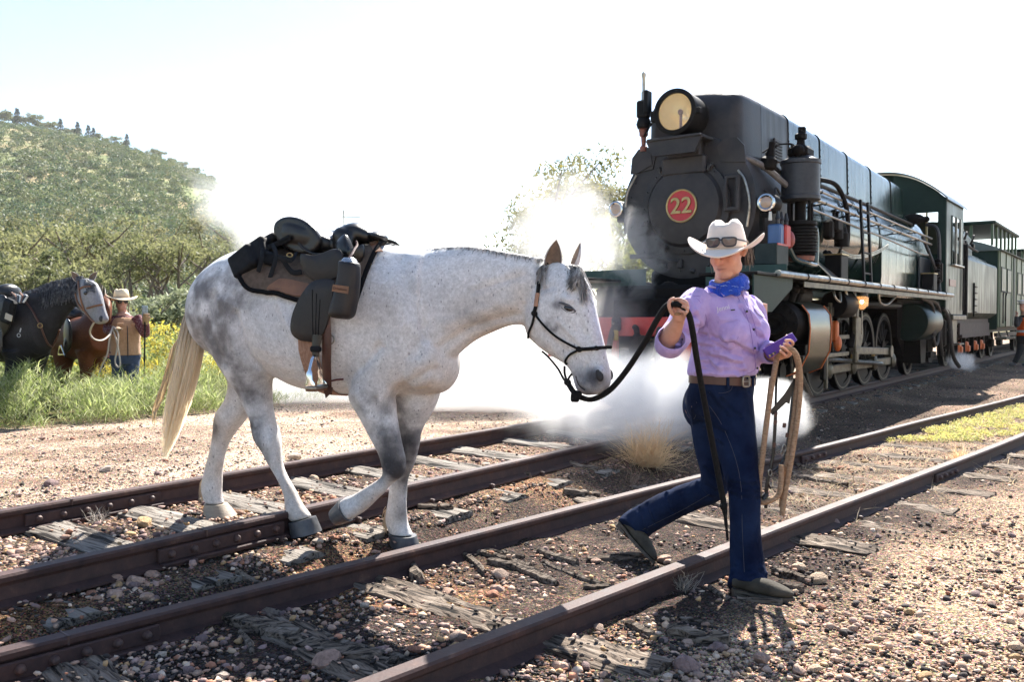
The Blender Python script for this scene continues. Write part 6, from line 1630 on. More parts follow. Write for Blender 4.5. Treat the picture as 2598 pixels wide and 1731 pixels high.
# left hand: holds the phone and coiled rope
ell(mb,W(1990,890,4.065),Vector((.036,-.006,.010)),Vector((.003,.015,0)),Vector((-.012,0,.036)))
Yl=4.03
finger(mb,[W(2003,880,Yl+.03),W(2012,872,Yl),W(2006,864,Yl-.02),W(1994,864,Yl-.03)])
finger(mb,[W(2002,890,Yl+.025),W(2008,884,Yl-.012),W(1999,874,Yl-.03),W(1990,873,Yl-.034)])
finger(mb,[W(1998,898,Yl+.02),W(2001,894,Yl-.016),W(1990,884,Yl-.034),W(1981,880,Yl-.034)])
finger(mb,[W(1992,905,Yl+.016),W(1992,902,Yl-.018),W(1983,893,Yl-.030),W(1977,889,Yl-.030)],.008)
finger(mb,[W(1985,880,Yl+.06),W(1992,862,Yl+.05),W(1998,850,Yl+.045)],.0095)
wme=skin_mesh(mb,.0040,2)
V=vco(wme)
def wcol(V):
    c=np.tile(np.array([.60,.325,.235]),(len(V),1));n1=fbm(V,30,3,1.0);c*=(1+.12*n1[:,None])
    rel=V-np.array(HC);f,l,u=rel@np.array(HF),rel@np.array(HL),rel@np.array(HU)
    lips=np.exp(-((u+.059)/.009)**2)*np.exp(-(l/.024)**2)*(f>.06);c=c*(1-.6*lips[:,None])+np.array([.34,.105,.095])*.6*lips[:,None]
    mline=np.exp(-((u+.0585)/.0028)**2)*np.exp(-(l/.024)**4)*(f>.06);c*=(1-.6*mline[:,None])
    red=np.exp(-((u+.02)/.03)**2)*np.exp(-((np.abs(l)-.035)/.03)**2)*(f>.02)+np.exp(-((u+.015)/.014)**2-(l/.012)**2)*(f>.08);c=c*(1-.35*np.clip(red,0,1)[:,None])+np.array([.58,.20,.15])*.35*np.clip(red,0,1)[:,None]
    return np.clip(c,.02,.8)
attr_color(wme,"col",wcol(V));link("body",wme,woman)
for a,Y0,L in(((1742,773),Yh-.05,.007),((1746,781),Yh-.053,.007),((1742,791),Yh-.048,.006),((1993,864),Yl-.038,.007),((1989,873),Yl-.042,.007),((1980,880),Yl-.042,.007)):
    MB().ball(W(a[0],a[1],Y0),(.0055,.003,.0065),8,6).build("fingernail",mat("nail_%d"%a[1],(.62,.40,.33),rough=.25),woman)
MB().tube([W(1719+7*math.cos(t),797+2.5*math.sin(t),Yh-.028-.008*math.sin(t))for t in np.linspace(0,6.28,14)],.0022,6,closed=True).build("ring",M_BRASS,woman)
# shirt -------------------------------------------------------------
mb=MB()
SH_T=[(1831,953,4.255,.168,.138),(1833,944,4.25,.176,.146),(1838,920,4.25,.176,.150),(1843,890,4.24,.172,.146),(1849,850,4.23,.178,.156),(1848,815,4.22,.184,.146),(1842,785,4.22,.186,.122),(1838,760,4.22,.175,.10),(1836,742,4.22,.12,.085),(1837,728,4.21,.085,.075)]
mb.loft(smooth_rows([esec(W(x,y,Y),LT,FR,a,b,32,.88)for x,y,Y,a,b in SH_T],3))
for s in(-1,1):ell(mb,W(1848,842,4.22)+LT*(.075*s)+FR*.085,LT*.085,FR*.075,Vector((0,0,.085)))
ELs=W(1700,872,4.02)
limbt(mb,[(W(1778,762,4.15),.075),(W(1755,785,4.11),.078),(W(1728,832,4.06),.074),(W(1702,868,4.02),.070),(W(1692,884,4.00),.060)],18)
limbt(mb,[(W(1694,882,3.99),.058),(W(1697,876,3.975),.060)],18)
limbt(mb,[(W(1893,772,4.30),.058),(W(1912,796,4.34),.060),(W(1916,850,4.34),.058),(W(1924,888,4.31),.055),(W(1940,894,4.24),.052),(W(1952,894,4.17),.050)],18)
shirt=organic(mb,.0072,3,"shirt")
V=vco(shirt);nr=np.empty(len(V)*3,np.float32);shirt.vertices.foreach_get("normal",nr);nr=nr.reshape(-1,3)
def folds(V,lines):
    d=np.zeros(len(V))
    for amp,w,pts in lines:
        q=np.array([tuple(p)for p in pts]);best=np.full(len(V),9.0)
        for a,b in zip(q[:-1],q[1:]):
            ab=b-a;t=np.clip(((V-a)@ab)/(ab@ab),0,1);best=np.minimum(best,np.linalg.norm(V-a-t[:,None]*ab,axis=1))
        d+=amp*np.exp(-(best/w)**2)
    return d
FL=[]
rgw=random.Random(5)
SB0=bvh_of(shirt)
def Wz(px,py,Y,B=None):
    loc=(B or SB0).ray_cast(CAM,ray(px,py).normalized())[0]
    return loc if loc is not None else W(px,py,Y)
for k in range(16):                                                   # drag folds from the right underarm and across the belly
    y=860+k*6.5;x0=1765+rgw.random()*40;x1=x0+50+rgw.random()*60
    FL.append((.012*rgw.choice([1,-1]),.008,[Wz(x0,y,4.10),Wz((x0+x1)/2,y+8*rgw.random(),4.07),Wz(x1,y+16+14*rgw.random(),4.06)]))
for x0,y0,x1,y1 in((1770,830,1840,870),(1775,845,1850,890),(1765,800,1790,850),(1760,860,1810,930),(1800,900,1880,925),(1790,925,1890,945),(1860,870,1920,900),(1745,770,1765,800),(1720,810,1750,850),(1705,840,1735,870),(1690,870,1725,885),(1880,780,1925,830),(1895,800,1935,860)):
    FL.append((-.018,.010,[Wz(x0,y0,4.07),Wz((x0+x1)/2,(y0+y1)/2+5,4.05),Wz(x1,y1,4.06)]));FL.append((.012,.012,[Wz(x0,y0-9,4.07),Wz(x1,y1-9,4.06)]))
d=folds(V,FL)+.0035*fbm(V*np.array([1,1,.6]),22,2,2.0)
shirt.vertices.foreach_set("co",(V+nr*d[:,None]).astype(np.float32).ravel());shirt.materials.append(M_LILAC);shirt.update()
shirt_o=link("shirt",shirt,woman);SBV=bvh_of(shirt)
def shit(px,py,out=.004):
    r=ray(px,py).normalized();loc,nrm,i,dd=SBV.ray_cast(CAM,r)
    if loc is None:loc,nrm,i,dd=SBV.find_nearest(W(px,py,4.1))
    return loc+nrm*out
def flapon(pts,out,th,name,m,parent,hit_=None):
    h=hit_ or shit;P=[h(x,y,out)for x,y in pts];ctr=h(sum(p[0]for p in pts)/len(pts),sum(p[1]for p in pts)/len(pts),out+.002)
    nn=Vector((0,-1,0));rings=[[p for p in P],[p+nn*th for p in P],[ctr+(p-ctr)*.5+nn*th for p in P],[ctr+(p-ctr)*.02+nn*th for p in P]]
    return MB().loft(rings).build(name,m,parent,angle=40)
def seamline(pts,name,m,parent,r=.0016,out=.001,hit_=None):
    h=hit_ or shit;return MB().tube([Vector(p)for p in crv([h(x,y,out)for x,y in pts],4)],r,5).build(name,m,parent)
M_LILACD=mat("lilac_seam",(.25,.16,.46),rough=.9)
# rolled cuffs, collar, pockets, placket, buttons
def cuff(c0,c1,r0,r1,name="cuff"):
    d=(c1-c0).normalized();b=MB();b.lathe([(0,r0*.86),(0,r0),((c1-c0).length*.5,(r0+r1)/2+.003),((c1-c0).length,r1),((c1-c0).length+.003,r1*.93),((c1-c0).length*.4,r1*.86)],c0,d,24,False);return b.build(name,M_LILAC,woman,angle=60)
cuff(W(1696,880,3.985),W(1704,858,3.93),.064,.066);cuff(W(1944,894,4.20),W(1960,896,4.13),.052,.050)
CB=W(1842,716,4.16)
for pts in([(1800,716),(1806,728),(1822,742),(1834,756),(1850,741),(1838,730),(1818,720)],[(1880,738),(1893,744),(1896,756),(1888,752),(1878,750)]):flapon(pts,.010,.006,"collar",M_LILAC,shirt_o)
for pts in([(1817,799),(1851,796),(1880,805),(1874,813),(1851,816),(1826,812)],[(1912,775),(1930,790),(1940,805),(1936,806),(1922,797),(1911,783)]):flapon(pts,.003,.003,"pocket_flap",M_LILAC,shirt_o)
seamline([(1822,815),(1828,860),(1850,868),(1872,858),(1876,814)],"pocket_seam",M_LILACD,shirt_o,.0010)
for pts in([(1868,748),(1890,790),(1903,835),(1911,885),(1916,935),(1914,960)],[(1882,748),(1903,790),(1917,835),(1924,885),(1927,930)],[(1750,745),(1775,765),(1790,800),(1795,830)],[(1737,750),(1770,752),(1810,742)]):seamline(pts,"seam",M_LILACD,shirt_o,.0012)
for x,y in((1871,746),(1895,790),(1912,835),(1914,884),(1920,934),(1851,806),(1932,795),(1732,860),(1712,889)):
    MB().ball(shit(x,y,.003),(.0058,.0035,.0058),10,6).build("button",M_BUTTON,shirt_o)
text_mesh("Jenni",.030,.0007,"name_embroidery",mat("white_thread",(.75,.72,.78),rough=.7),shit(1834,783,.006),Vector((.95,-.10,.22)),Vector((-.2,0,1)),shirt_o)
b=MB();q=shit(1858,788,.005);b.box(q,(.020,.003,.006),Euler((0,-.1,0)).to_matrix(),.001);b.build("maker_tab",M_BUTTON,shirt_o)
# jeans ---------------------------------------------------------------
mb=MB()
mb.loft(smooth_rows([esec(W(1836,952,4.25),LT,FR,.158,.128),esec(W(1830,980,4.26),LT,FR,.168,.138),esec(W(1826,1010,4.27),LT,FR,.172,.140),esec(W(1824,1040,4.28),LT,FR,.165,.135),esec(W(1824,1065,4.28),LT,FR,.13,.11)],3))
ell(mb,W(1775,1030,4.36),Vector((.085,0,0)),Vector((0,.10,0)),Vector((0,0,.115)))
limbt(mb,[(W(1848,1010,4.23),.115),(W(1856,1065,4.20),.108),(W(1868,1130,4.15),.096),(W(1880,1195,4.09),.082),(W(1888,1245,4.06),.073),(W(1890,1300,4.04),.070),(W(1892,1370,4.02),.070),(W(1896,1430,4.01),.077),(W(1898,1466,3.985),.085),(W(1896,1496,3.955),.092)],20)
limbt(mb,[(W(1805,1030,4.32),.110),(W(1806,1090,4.32),.098),(W(1810,1150,4.31),.084),(W(1816,1205,4.30),.074),(W(1806,1240,4.32),.070),(W(1760,1258,4.38),.070),(W(1700,1284,4.47),.076),(W(1650,1310,4.55),.079),(W(1614,1334,4.61),.084),(W(1598,1350,4.60),.088)],20)
jeans=organic(mb,.0075,3,"jeans");V=vco(jeans);nr=np.empty(len(V)*3,np.float32);jeans.vertices.foreach_get("normal",nr);nr=nr.reshape(-1,3)
JL=[]
JB0=bvh_of(jeans)
for x0,y0,x1,y1 in((1850,1235,1925,1250),(1855,1255,1925,1268),(1852,1225,1915,1232),(1852,1440,1935,1452),(1856,1458,1945,1466),(1860,1474,1940,1480),(1790,1190,1830,1230),(1775,1215,1820,1250),(1770,1230,1800,1265),(1640,1280,1660,1330),(1620,1290,1640,1350),(1690,1255,1705,1300),(1800,1000,1850,1060),(1830,1015,1880,1060),(1785,1065,1840,1100),(1790,1090,1830,1130)):
    Yq=3.97 if x0>1845 and y0>1200 else(4.45 if x0<1720 else 4.2)
    JL.append((-.010,.009,[Wz(x0,y0,Yq,JB0),Wz((x0+x1)/2,(y0+y1)/2+3,Yq,JB0),Wz(x1,y1,Yq,JB0)]));JL.append((.007,.010,[Wz(x0,y0-10,Yq,JB0),Wz(x1,y1-10,Yq,JB0)]))
d=folds(V,JL)+.004*fbm(V*np.array([1,1,.5]),18,2,4.0)
jeans.vertices.foreach_set("co",(V+nr*d[:,None]).astype(np.float32).ravel());jeans.materials.append(M_DENIM);jeans.update()
jeans_o=link("jeans",jeans,woman);JBV=bvh_of(jeans)
def jhit(px,py,out=.002):
    r=ray(px,py).normalized();loc,nrm,i,dd=JBV.ray_cast(CAM,r)
    if loc is None:loc,nrm,i,dd=JBV.find_nearest(W(px,py,4.15))
    return loc+nrm*out
for pts in([(1800,1030),(1830,1075),(1858,1140),(1875,1200),(1882,1260),(1883,1330),(1886,1400),(1890,1480)],[(1800,1255),(1740,1290),(1680,1320),(1630,1345)],[(1800,996),(1830,998),(1852,992),(1858,980)],[(1738,1008),(1744,1040),(1757,1062),(1765,1055),(1768,1020)]):seamline(pts,"seam",M_THREAD,jeans_o,.0011,hit_=jhit)
flapon([(1735,1003),(1757,1001),(1768,1030),(1768,1070),(1758,1078),(1742,1050)],.003,.003,"back_pocket",M_DENIM,jeans_o,jhit)
seamline([(1742,1040),(1752,1058),(1758,1030)],"pocket_stitching",mat("rust_thread",(.35,.22,.16),rough=.8),jeans_o,.0012,.008,jhit)
# belt ------------------------------------------------------------------
BELT=mat("belt_leather",(.085,.034,.022),(.06,.024,.016),rough=.45,scale=20)
ringb=esec(W(1831,966,4.255),LT,FR,.164,.134,40,.9);b=MB();b.loft([[p+Vector((0,0,z))for p in ringb]for z in(-.019,.019)],caps=False);tilt=b
rows=[]
for z,e in((-.019,0),(-.019,.004),(.019,.004),(.019,0)):rows.append([p+(p-W(1833,964,4.255)).normalized()*e+Vector((0,0,z))-Vector((0,0,.012*(p-W(1833,964,4.255)).dot(LT)/.17))for p in ringb])
belt=MB().loft(rows,caps=False).build("belt",BELT,woman,angle=40)
bc=W(1833,964,4.255)+FR*.142+LT*-.01+Vector((0,0,0));bq=Matrix((LT,FR,Vector((0,0,1)))).transposed()
for dx,dz,sx,sz_ in((0,.021,.050,.007),(0,-.021,.050,.007),(-.024,0,.007,.046),(.024,0,.007,.046),(0.002,0,.044,.005)):
    pass
b=MB();b.tube([bc+LT*(.026*math.copysign(abs(math.cos(t))**.5,math.cos(t)))+Vector((0,0,.024*math.copysign(abs(math.sin(t))**.5,math.sin(t))))for t in np.linspace(0,6.28,25)[:-1]],.0042,8,closed=True);b.build("buckle",M_STEEL,belt)
MB().tube([bc-LT*.02,bc+LT*.022+FR*.003],.003,6).build("buckle_tongue",M_STEEL,belt)
for t in(.10,.75,1.3,2.2):
    p=ringb[int(t/6.283*40)];MB().box(p+(p-W(1833,964,4.255)).normalized()*.006,(.014,.010,.050),bq,.002).build("belt_loop",M_DENIM,belt)
# boots -----------------------------------------------------------------
def boot(heel,toe,ank,up,name="boot"):
    heel,toe,ank=Vector(heel),Vector(toe),Vector(ank);d=(toe-heel);L=d.length;d.normalize();up=(Vector(up)-d*Vector(up).dot(d)).normalized();s=d.cross(up)
    mb=MB();rows=[]
    for t,w,h0,h1 in((.0,.020,.03,.068),(.06,.032,.026,.076),(.22,.035,.022,.080),(.40,.038,.014,.082),(.58,.046,.010,.080),(.76,.046,.010,.066),(.90,.034,.012,.052),(1.0,.010,.018,.036)):
        c=heel+d*(L*t)+up*((h0+h1)/2);rows.append(ring(c,s*w,up*((h1-h0)/2),20,.9))
    mb.loft(smooth_rows(rows,3));limbt(mb,[(heel+d*L*.24+up*.06,.042),(heel*.4+ank*.6+d*L*.10,.040),(ank,.038)],16)
    o=link(name,organic(mb,.006,3,name,M_BOOT),woman)
    b=MB();rows=[]
    for hgt in(-.0,.014):
        r=[]
        for t,w in((.0,.018),(.05,.034),(.25,.036),(.45,.038),(.62,.047),(.80,.045),(.93,.030),(1.02,.006)):r.append(heel+d*(L*t)+s*w+up*(hgt+(.012 if t<.36 else .002)))
        for t,w in((1.02,.006),(.93,.030),(.80,.045),(.62,.047),(.45,.038),(.25,.036),(.05,.034),(.0,.018)):r.append(heel+d*(L*t)-s*w+up*(hgt+(.012 if t<.36 else .002)))
        rows.append(r)
    b.loft(rows).build("sole",M_SOLE,o)
    b=MB();b.prism([heel+d*(L*t)+s*w-up*.006 for t,w in((.0,.020),(.05,.034),(.27,.034),(.27,-.034),(.05,-.034),(.0,-.020))],up*.030);b.build("heel",M_SOLE,o)
    return o
hz=gpt(1858,1510);tz=gpt(2014,1530)
boot(hz+Vector((0,0,.008)),tz+Vector((0,0,.006)),W(1905,1470,4.0),(0,0,1))
toe_b=gpt(1652,1434)+Vector((0,0,.012));heel_b=W(1566,1335,4.64)
boot(heel_b,toe_b+(toe_b-heel_b).normalized()*.01,W(1620,1325,4.60),Vector((.75,-.2,.5)))
# bandana ----------------------------------------------------------------
mb=MB();NC=W(1845,716,4.17)
HFh=Vector((HF.x,HF.y,0)).normalized()
for k,(dz,rx,ry)in enumerate(((-.036,.088,.088),(-.020,.088,.087),(-.004,.083,.080),(.012,.075,.070))):
    mb.tube([NC+HL*(rx*math.cos(t))+HFh*(ry*math.sin(t)-.004)+Vector((0,0,dz-.026*max(0,math.sin(t))+.020*max(0,-math.sin(t))-.008*math.cos(t)+.005*math.sin(3*t+k*2)))for t in np.linspace(0,6.283,36)[:-1]],.0125,8,closed=True)
limbt(mb,[(W(1856,733,4.10),.024),(W(1868,742,4.085),.020),(W(1878,746,4.085),.010)])
bme=organic(mb,.005,1,"bandana",M_BAND);link("bandana",bme,woman)
BBV=bvh_of(bme)
for k in range(11):
    x,y=1812+7*k,716+10*math.sin(k*2.3)+2.4*k;r=ray(x,y).normalized();loc,nrm,i,dd=BBV.ray_cast(CAM,r)
    if loc is not None:MB().tube([loc+nrm*.001+Vector((.010*math.cos(t),0,.006*math.sin(t)))for t in np.linspace(.3,2.6,7)],.0012,5).build("bandana_print",mat("bandana_print_%d"%k,(.25,.4,.8),rough=.8),woman)
# hair and earring ---------------------------------------------------------
mb=MB()
for k in range(46):
    s=rgw.choice([-1,1]);a=hp(-.07+.05*rgw.random(),s*(.066+.010*rgw.random()),.02+.02*rgw.random())
    e=hp(-.07+.08*rgw.random(),s*(.074+.030*rgw.random()),-.03-.08*rgw.random());m_=(a+e)/2+HL*s*rgw.gauss(.010,.008)+HF*rgw.gauss(0,.008)
    mb.tube([Vector(x)for x in crv([a,m_,e],3)],.0010,3,caps=False)
tag(mb.build("hair",M_HAIR,woman,angle=180,clean=False),kind="stuff")
MB().ball(hp(.002,.080,-.040)+Vector((0,0,-.004)),.006,8,6).build("earring",M_STEEL,woman)
# hat ---------------------------------------------------------------------
TF0=Vector((-.40,-.89,-.22)).normalized();TU=(TF0.cross(Vector((0,0,1))).cross(TF0)+Vector((.02,.10,.15))).normalized();TU=TU if TU.z>0 else-TU;TF=(TF0-TU*TF0.dot(TU)).normalized();TL_=TF.cross(TU).normalized()
HB0=W(1843,630,4.15)
def ht(f,l,u):return HB0+TF*f+TL_*l+TU*u
rows=[]
for u,a,b in((-.005,.093,.112),(.03,.091,.108),(.065,.084,.100),(.095,.074,.090),(.112,.062,.078)):
    rows.append([ht(b*math.sin(t),a*math.cos(t),u+(.010*abs(math.cos(t))if u>.08 else 0))for t in np.linspace(0,6.283,49)[:-1]])
def crown(f):   # cattleman crease
    r=[]
    for t in np.linspace(0,6.283,49)[:-1]:
        x,y=.062*f*math.cos(t),.078*f*math.sin(t);dent=.012*math.exp(-(x/.018)**2)*(1 if True else 0);ridge=.012*math.exp(-((abs(x)-.038)/.016)**2)
        front=-.022*max(0,y/.078)**2*(1-.0*f)
        r.append(ht(y,x,.122+ridge-dent*1.6+front*f))
    return r
rows+=[crown(f)for f in(.96,.85,.7,.5,.3,.1,.02)]
hatc=MB().loft(rows,caps=True);hat=link("cowboy_hat",hatc.mesh("cowboy_hat",M_HAT,angle=180),woman)
def brim(r,th):
    out=[]
    for t in np.linspace(0,6.283,73)[:-1]:
        c,s=math.cos(t),math.sin(t)
        x=(.090+(.100)*r)*c;y=(.108+(.085 if s>0 else .075)*r)*s
        z=-.004+.062*(abs(c)**1.7)*r**1.6-(.030 if s>0 else .02)*(abs(s)**1.5)*r
        x*=(1-.10*r*abs(c)**2)
        out.append(ht(y,x,z+th))
    return out
rr=(0,.15,.35,.55,.75,.9,1.0)
b=MB();b.loft([brim(r,.004)for r in rr]+[brim(1.012,0)]+[brim(r,-.004)for r in rr[::-1]],caps=False);b.build("hat_brim",M_HAT,hat,angle=180)
b=MB();b.loft([[ht((.1125-.02*k)*math.sin(t)*1.0,(.0935-.012*k)*math.cos(t),.004+.030*k*.6)for t in np.linspace(0,6.283,49)[:-1]]for k in(0,.3,.6)],caps=False);b.build("hat_band",mat("hat_band_cord",(.50,.44,.37),(.30,.25,.2),rough=.8,scale=60,bump=.5),hat,angle=180)
# sunglasses resting on the brim
gl=empty("sunglasses",ht(.12,0,.03),"black sunglasses resting on the front of the woman's white hat","sunglasses")
for s in(-1,1):
    cx_=s*.036;fr_=[(-.030,.012),(-.026,.020),(.0,.021),(.028,.018),(.031,.005),(.026,-.014),(.008,-.019),(-.016,-.017),(-.028,-.004)]
    pts=[ht(.128-.9*(cx_+s*x)**2*4,cx_+s*x,.030+y)for x,y in crv(fr_,3,True)]
    MB().tube(pts,.0035,6,closed=True).build("frame",M_BUTTON,gl)
    ctr=sum(pts,Vector())/len(pts);b=MB();b.loft([pts,[ctr+(p-ctr)*.5+TF*.003 for p in pts],[ctr+(p-ctr)*.02+TF*.004 for p in pts]],caps=False);b.build("lens",mat("lens_%d"%(s+1),(.055,.045,.055),(.09,.075,.08),rough=.08,spec=.8),gl,angle=180)
    MB().tube([ht(.120-.9*.07**2*3,s*.068,.040),ht(.085,s*.088,.034),ht(.03,s*.098,.026)],(.004),6).build("temple",M_BUTTON,gl)
MB().tube([ht(.130,-.008,.040),ht(.133,0,.043),ht(.130,.008,.040)],.0035,6).build("bridge",M_BUTTON,gl)
# phone
ph=empty("phone",W(1980,874,4.06),"purple phone case in the striding woman's left hand","phone")
pc=[W(1936,885,4.02),W(2010,843,4.06),W(2024,864,4.05),W(1954,909,4.01)]
nn=(pc[1]-pc[0]).cross(pc[2]-pc[1]).normalized();nn=nn if nn.y>0 else-nn
b=MB();ctr=sum(pc,Vector())/4
rr_=[]
for a,b_ in zip(pc,pc[1:]+pc[:1]):rr_+=[a+(b_-a)*.06,a+(b_-a)*.94]
b.loft([[ctr+(p-ctr)*.96 for p in rr_],[p+nn*.003 for p in rr_],[p+nn*.014 for p in rr_],[ctr+(p-ctr)*.96+nn*.017 for p in rr_]]);b.build("phone_case",mat("purple_case",(.085,.022,.26),(.07,.018,.22),rough=.45,scale=20,bump=.15),ph)
for k in range(4):MB().box(W(1953+4.5*k,903-2.6*k,4.004),(.007,.004,.010),Euler((0,-.5,0)).to_matrix(),.001).build("camera_lens",M_BUTTON if k%2 else M_BRASS,ph)
# lead rope: halter knot -> right hand -> hanging tail
lr=empty("lead_rope",fiador,"thick black lead rope running from the horse's halter through the woman's raised hand","rope")
path=[fiador,W(1500,1014,4.22),W(1545,992,4.12),W(1590,940,4.03),W(1635,870,3.94),W(1665,815,3.88),W(1690,778,3.85),W(1712,772,3.83),W(1732,778,3.82),W(1748,800,3.82),W(1757,840,3.84),W(1766,900,3.88),W(1778,970,3.93),W(1795,1060,3.95),W(1812,1150,3.96),W(1828,1235,3.96),W(1836,1275,3.96)]
MB().tube([Vector(p)for p in crv(path,6)],.0135,10).build("rope",M_ROPE,lr,angle=60)
MB().tube([Vector(p)for p in crv([W(1836,1270,3.96),W(1840,1310,3.96),W(1843,1340,3.96),W(1846,1372,3.96)],4)],[.012]*4+[.008]*4+[.006]*5,8).build("rope_popper",M_ROPE,lr)
MB().ball(W(1836,1284,3.96),(.018,.018,.022),10,8).build("rope_knot",M_ROPE,lr)
# tan rope coil and bridle hanging from the left hand
co=empty("rope_coil",W(2000,900,4.05),"coiled tan rope hanging from the striding woman's left hand","rope")
M_TANR=mat("tan_rope",(.40,.27,.175),(.26,.165,.10),rough=.9,spec=.15,scale=1,detail=3,stretch=(60,60,130),bump=.8,bscale=1.2,bdist=.01)
for k,pts in enumerate(([(1972,905,4.08),(1965,940,4.06),(1955,1000,4.06),(1944,1080,4.06),(1934,1160,4.06),(1926,1230,4.06),(1925,1262,4.06)],[(1925,1262,4.06),(1932,1275,4.04),(1950,1272,4.03),(1970,1262,4.03),(1980,1240,4.03),(1983,1180,4.04)],
                         [(1972,905,4.06),(1985,888,4.03),(2005,885,4.01),(2022,905,4.01),(2030,950,4.03),(2028,1020,4.04),(2018,1100,4.04),(2005,1180,4.04),(1992,1250,4.04),(1984,1308,4.04)],[(2018,900,4.03),(2026,940,4.05),(2020,1010,4.06),(2010,1090,4.06),(1998,1170,4.06),(1988,1240,4.06),(1982,1290,4.05)],[(1958,960,4.08),(1950,1030,4.08),(1940,1110,4.08),(1930,1200,4.08)])):
    MB().tube([Vector(p)for p in crv([W(*q)for q in pts],6)],.0125,9).build("rope_strand",M_TANR,co,angle=60)
br=empty("bridle",W(1985,1000,4.07),"dark leather bridle with metal bit hanging among the tan rope coil","bridle")
b=MB();b.prism([W(1953,1044,4.07),W(1960,1055,4.07),W(1995,1022,4.07),W(2003,1027,4.07),W(2008,1000,4.07),W(2020,968,4.07),W(2018,958,4.07),W(2006,975,4.07),W(1990,1000,4.07)],Vector((.003,.010,0)));b.build("browband",M_LEATH,br)
b=MB();b.prism([W(2038,950,4.10),W(2034,962,4.10),W(2056,1008,4.10),W(2063,1004,4.10)],Vector((.003,.008,0)));b.build("strap_end",M_LEATH,br)
for pts,r in(([(1972,905,4.09),(1970,960,4.09),(1968,1030,4.08),(1970,1050,4.07)],.006),([(1968,1050,4.07),(1966,1090,4.07),(1962,1150,4.07),(1955,1190,4.07),(1946,1230,4.07),(1943,1290,4.07)],.008),([(2016,960,4.08),(2010,1010,4.08),(2004,1070,4.07),(1998,1120,4.07)],.006),([(1998,1120,4.07),(1990,1160,4.07),(1975,1185,4.07),(1955,1200,4.07)],.005),([(1950,1195,4.07),(1948,1225,4.07),(1956,1240,4.07)],.005)):
    MB().tube([Vector(p)for p in crv([W(*q)for q in pts],5)],r,7).build("bridle_strap",M_LEATH,br)
for x,y in((1968,1052),(1967,1072),(1990,1080),(1997,1105),(1964,1130),(1946,1254)):MB().box(W(x,y,4.062),(.016,.008,.022),Euler((0,.15,0)).to_matrix(),.003).build("buckle",M_BROWNL if y!=1254 else M_LEATH,br)
for x,y,r in((1990,1138,9),(1985,1150,7),(1954,1200,8)):MB().tube([W(x+r*.55*math.cos(t),y+r*math.sin(t),4.06)for t in np.linspace(0,6.283,16)[:-1]],.0025,6,closed=True).build("bit_ring",M_STEEL,br)
MB().tube([W(1945,1255,4.05),W(1935,1268,4.04)],.013,8).build("wooden_toggle",M_LEATH,br)

# ================================================================== the party at the left and the man by the carriages
def bg_horse(S_,HS,torso,neck,head,legs,colfun,name,label,voxel=.016):
    h=empty(name,S_.p(*torso[4][2:4])*1.0,label,"horse");h.location.z=0.03
    mb=MB();S_.body(mb,torso,e=.9);S_.body(mb,neck,e=.95);HS.body(mb,head,e=.88)
    for sec,off in legs:S_.limb(mb,sec,off,.8)
    me=organic(mb,voxel,4,"body");V=vco(me)
    attr_color(me,"col",colfun(V));me.materials.append(M_COAT2);link("body",me,h);return h,bvh_of(me)
M_COAT2=coat_material("dark_horse_coat",False,.5)
# --- dark grey horse
DS=Side((-5.97,11.0,0),R(22));DH=Side(DS.p(205,712),R(38))
def dcol(V):
    rel=V-np.array(DH.O);s=rel@np.array(DH.a);z=V[:,2];n1=fbm(V,5,4,1.0)
    c=np.tile(np.array([.018,.018,.021]),(len(V),1))*(1+.8*np.clip(n1,-.6,1))[:,None]
    hd=sstep(.02,.16,s+.25*(1.65-z)*0);face=hd[:,None];c=c*(1-face)+np.array([.24,.24,.26])*face*(1+.3*n1[:,None])
    rel2=V-np.array(DS.O);s2=rel2@np.array(DS.a);sh=np.exp(-((s2-.15)/.35)**2-((z-1.15)/.25)**2)[:,None];c=c*(1-.35*sh)+np.array([.06,.055,.06])*.35*sh
    low=sstep(.75,.5,z)[:,None];return np.clip(c*(1-.6*low),.01,.6)
dh,DB=bg_horse(DS,DH,[(-262,770,-268,815,.10),(-245,752,-255,860,.22),(-205,742,-215,885,.27),(-150,745,-160,900,.29),(-90,753,-95,912,.31),(-30,757,-35,917,.31),(30,752,20,919,.28),(72,747,75,917,.25),(105,750,120,890,.19)],
    [(60,748,110,905,.21),(92,738,132,870,.16),(120,727,150,835,.11),(150,718,170,800,.085),(178,712,190,780,.075),(203,708,205,775,.065)],
    [(222,706,200,712,.05),(240,717,193,745,.08),(250,738,193,772,.10),(257,762,208,787,.085),(264,785,226,804,.062),(270,803,238,815,.058),(271,813,246,821,.055),(264,821,252,823,.035)],
    [([(12,890,62,890),(20,918,56,918),(18,940,48,940),(14,965,36,962),(8,985,28,985),(4,1005,22,1005),(2,1030,18,1030),(0,1048,18,1048)],.13),([(75,885,122,885),(80,905,118,905),(82,930,110,930),(84,955,104,955),(86,980,102,980),(86,1005,100,1005),(84,1035,102,1035)],-.13),([(-262,850,-190,850),(-250,900,-205,900),(-245,950,-218,950),(-240,1000,-222,1000),(-242,1045,-220,1045)],.13),([(-240,850,-180,850),(-235,900,-190,900),(-228,950,-205,950),(-226,1000,-208,1000),(-226,1035,-206,1035)],-.13)],dcol,"horse","dark grey horse with a pale face standing in the green weeds at left")
def bhit(B,px,py,out,S_,off=.2):
    r=ray(px,py).normalized();loc,nrm,i,d=B.ray_cast(CAM,r)
    if loc is None:loc,nrm,i,d=B.find_nearest(S_.p(px,py,off))
    return loc+nrm*out
dd_=lambda x,y,o=.006:bhit(DB,x,y,o,DS)
ear(DH.p(200,712,.05),DH.p(181,689,.10),.042,(.2,-1,0),dh);ear(DH.p(228,711,-.05),DH.p(247,690,-.09),.042,(-.3,-1,0),dh)
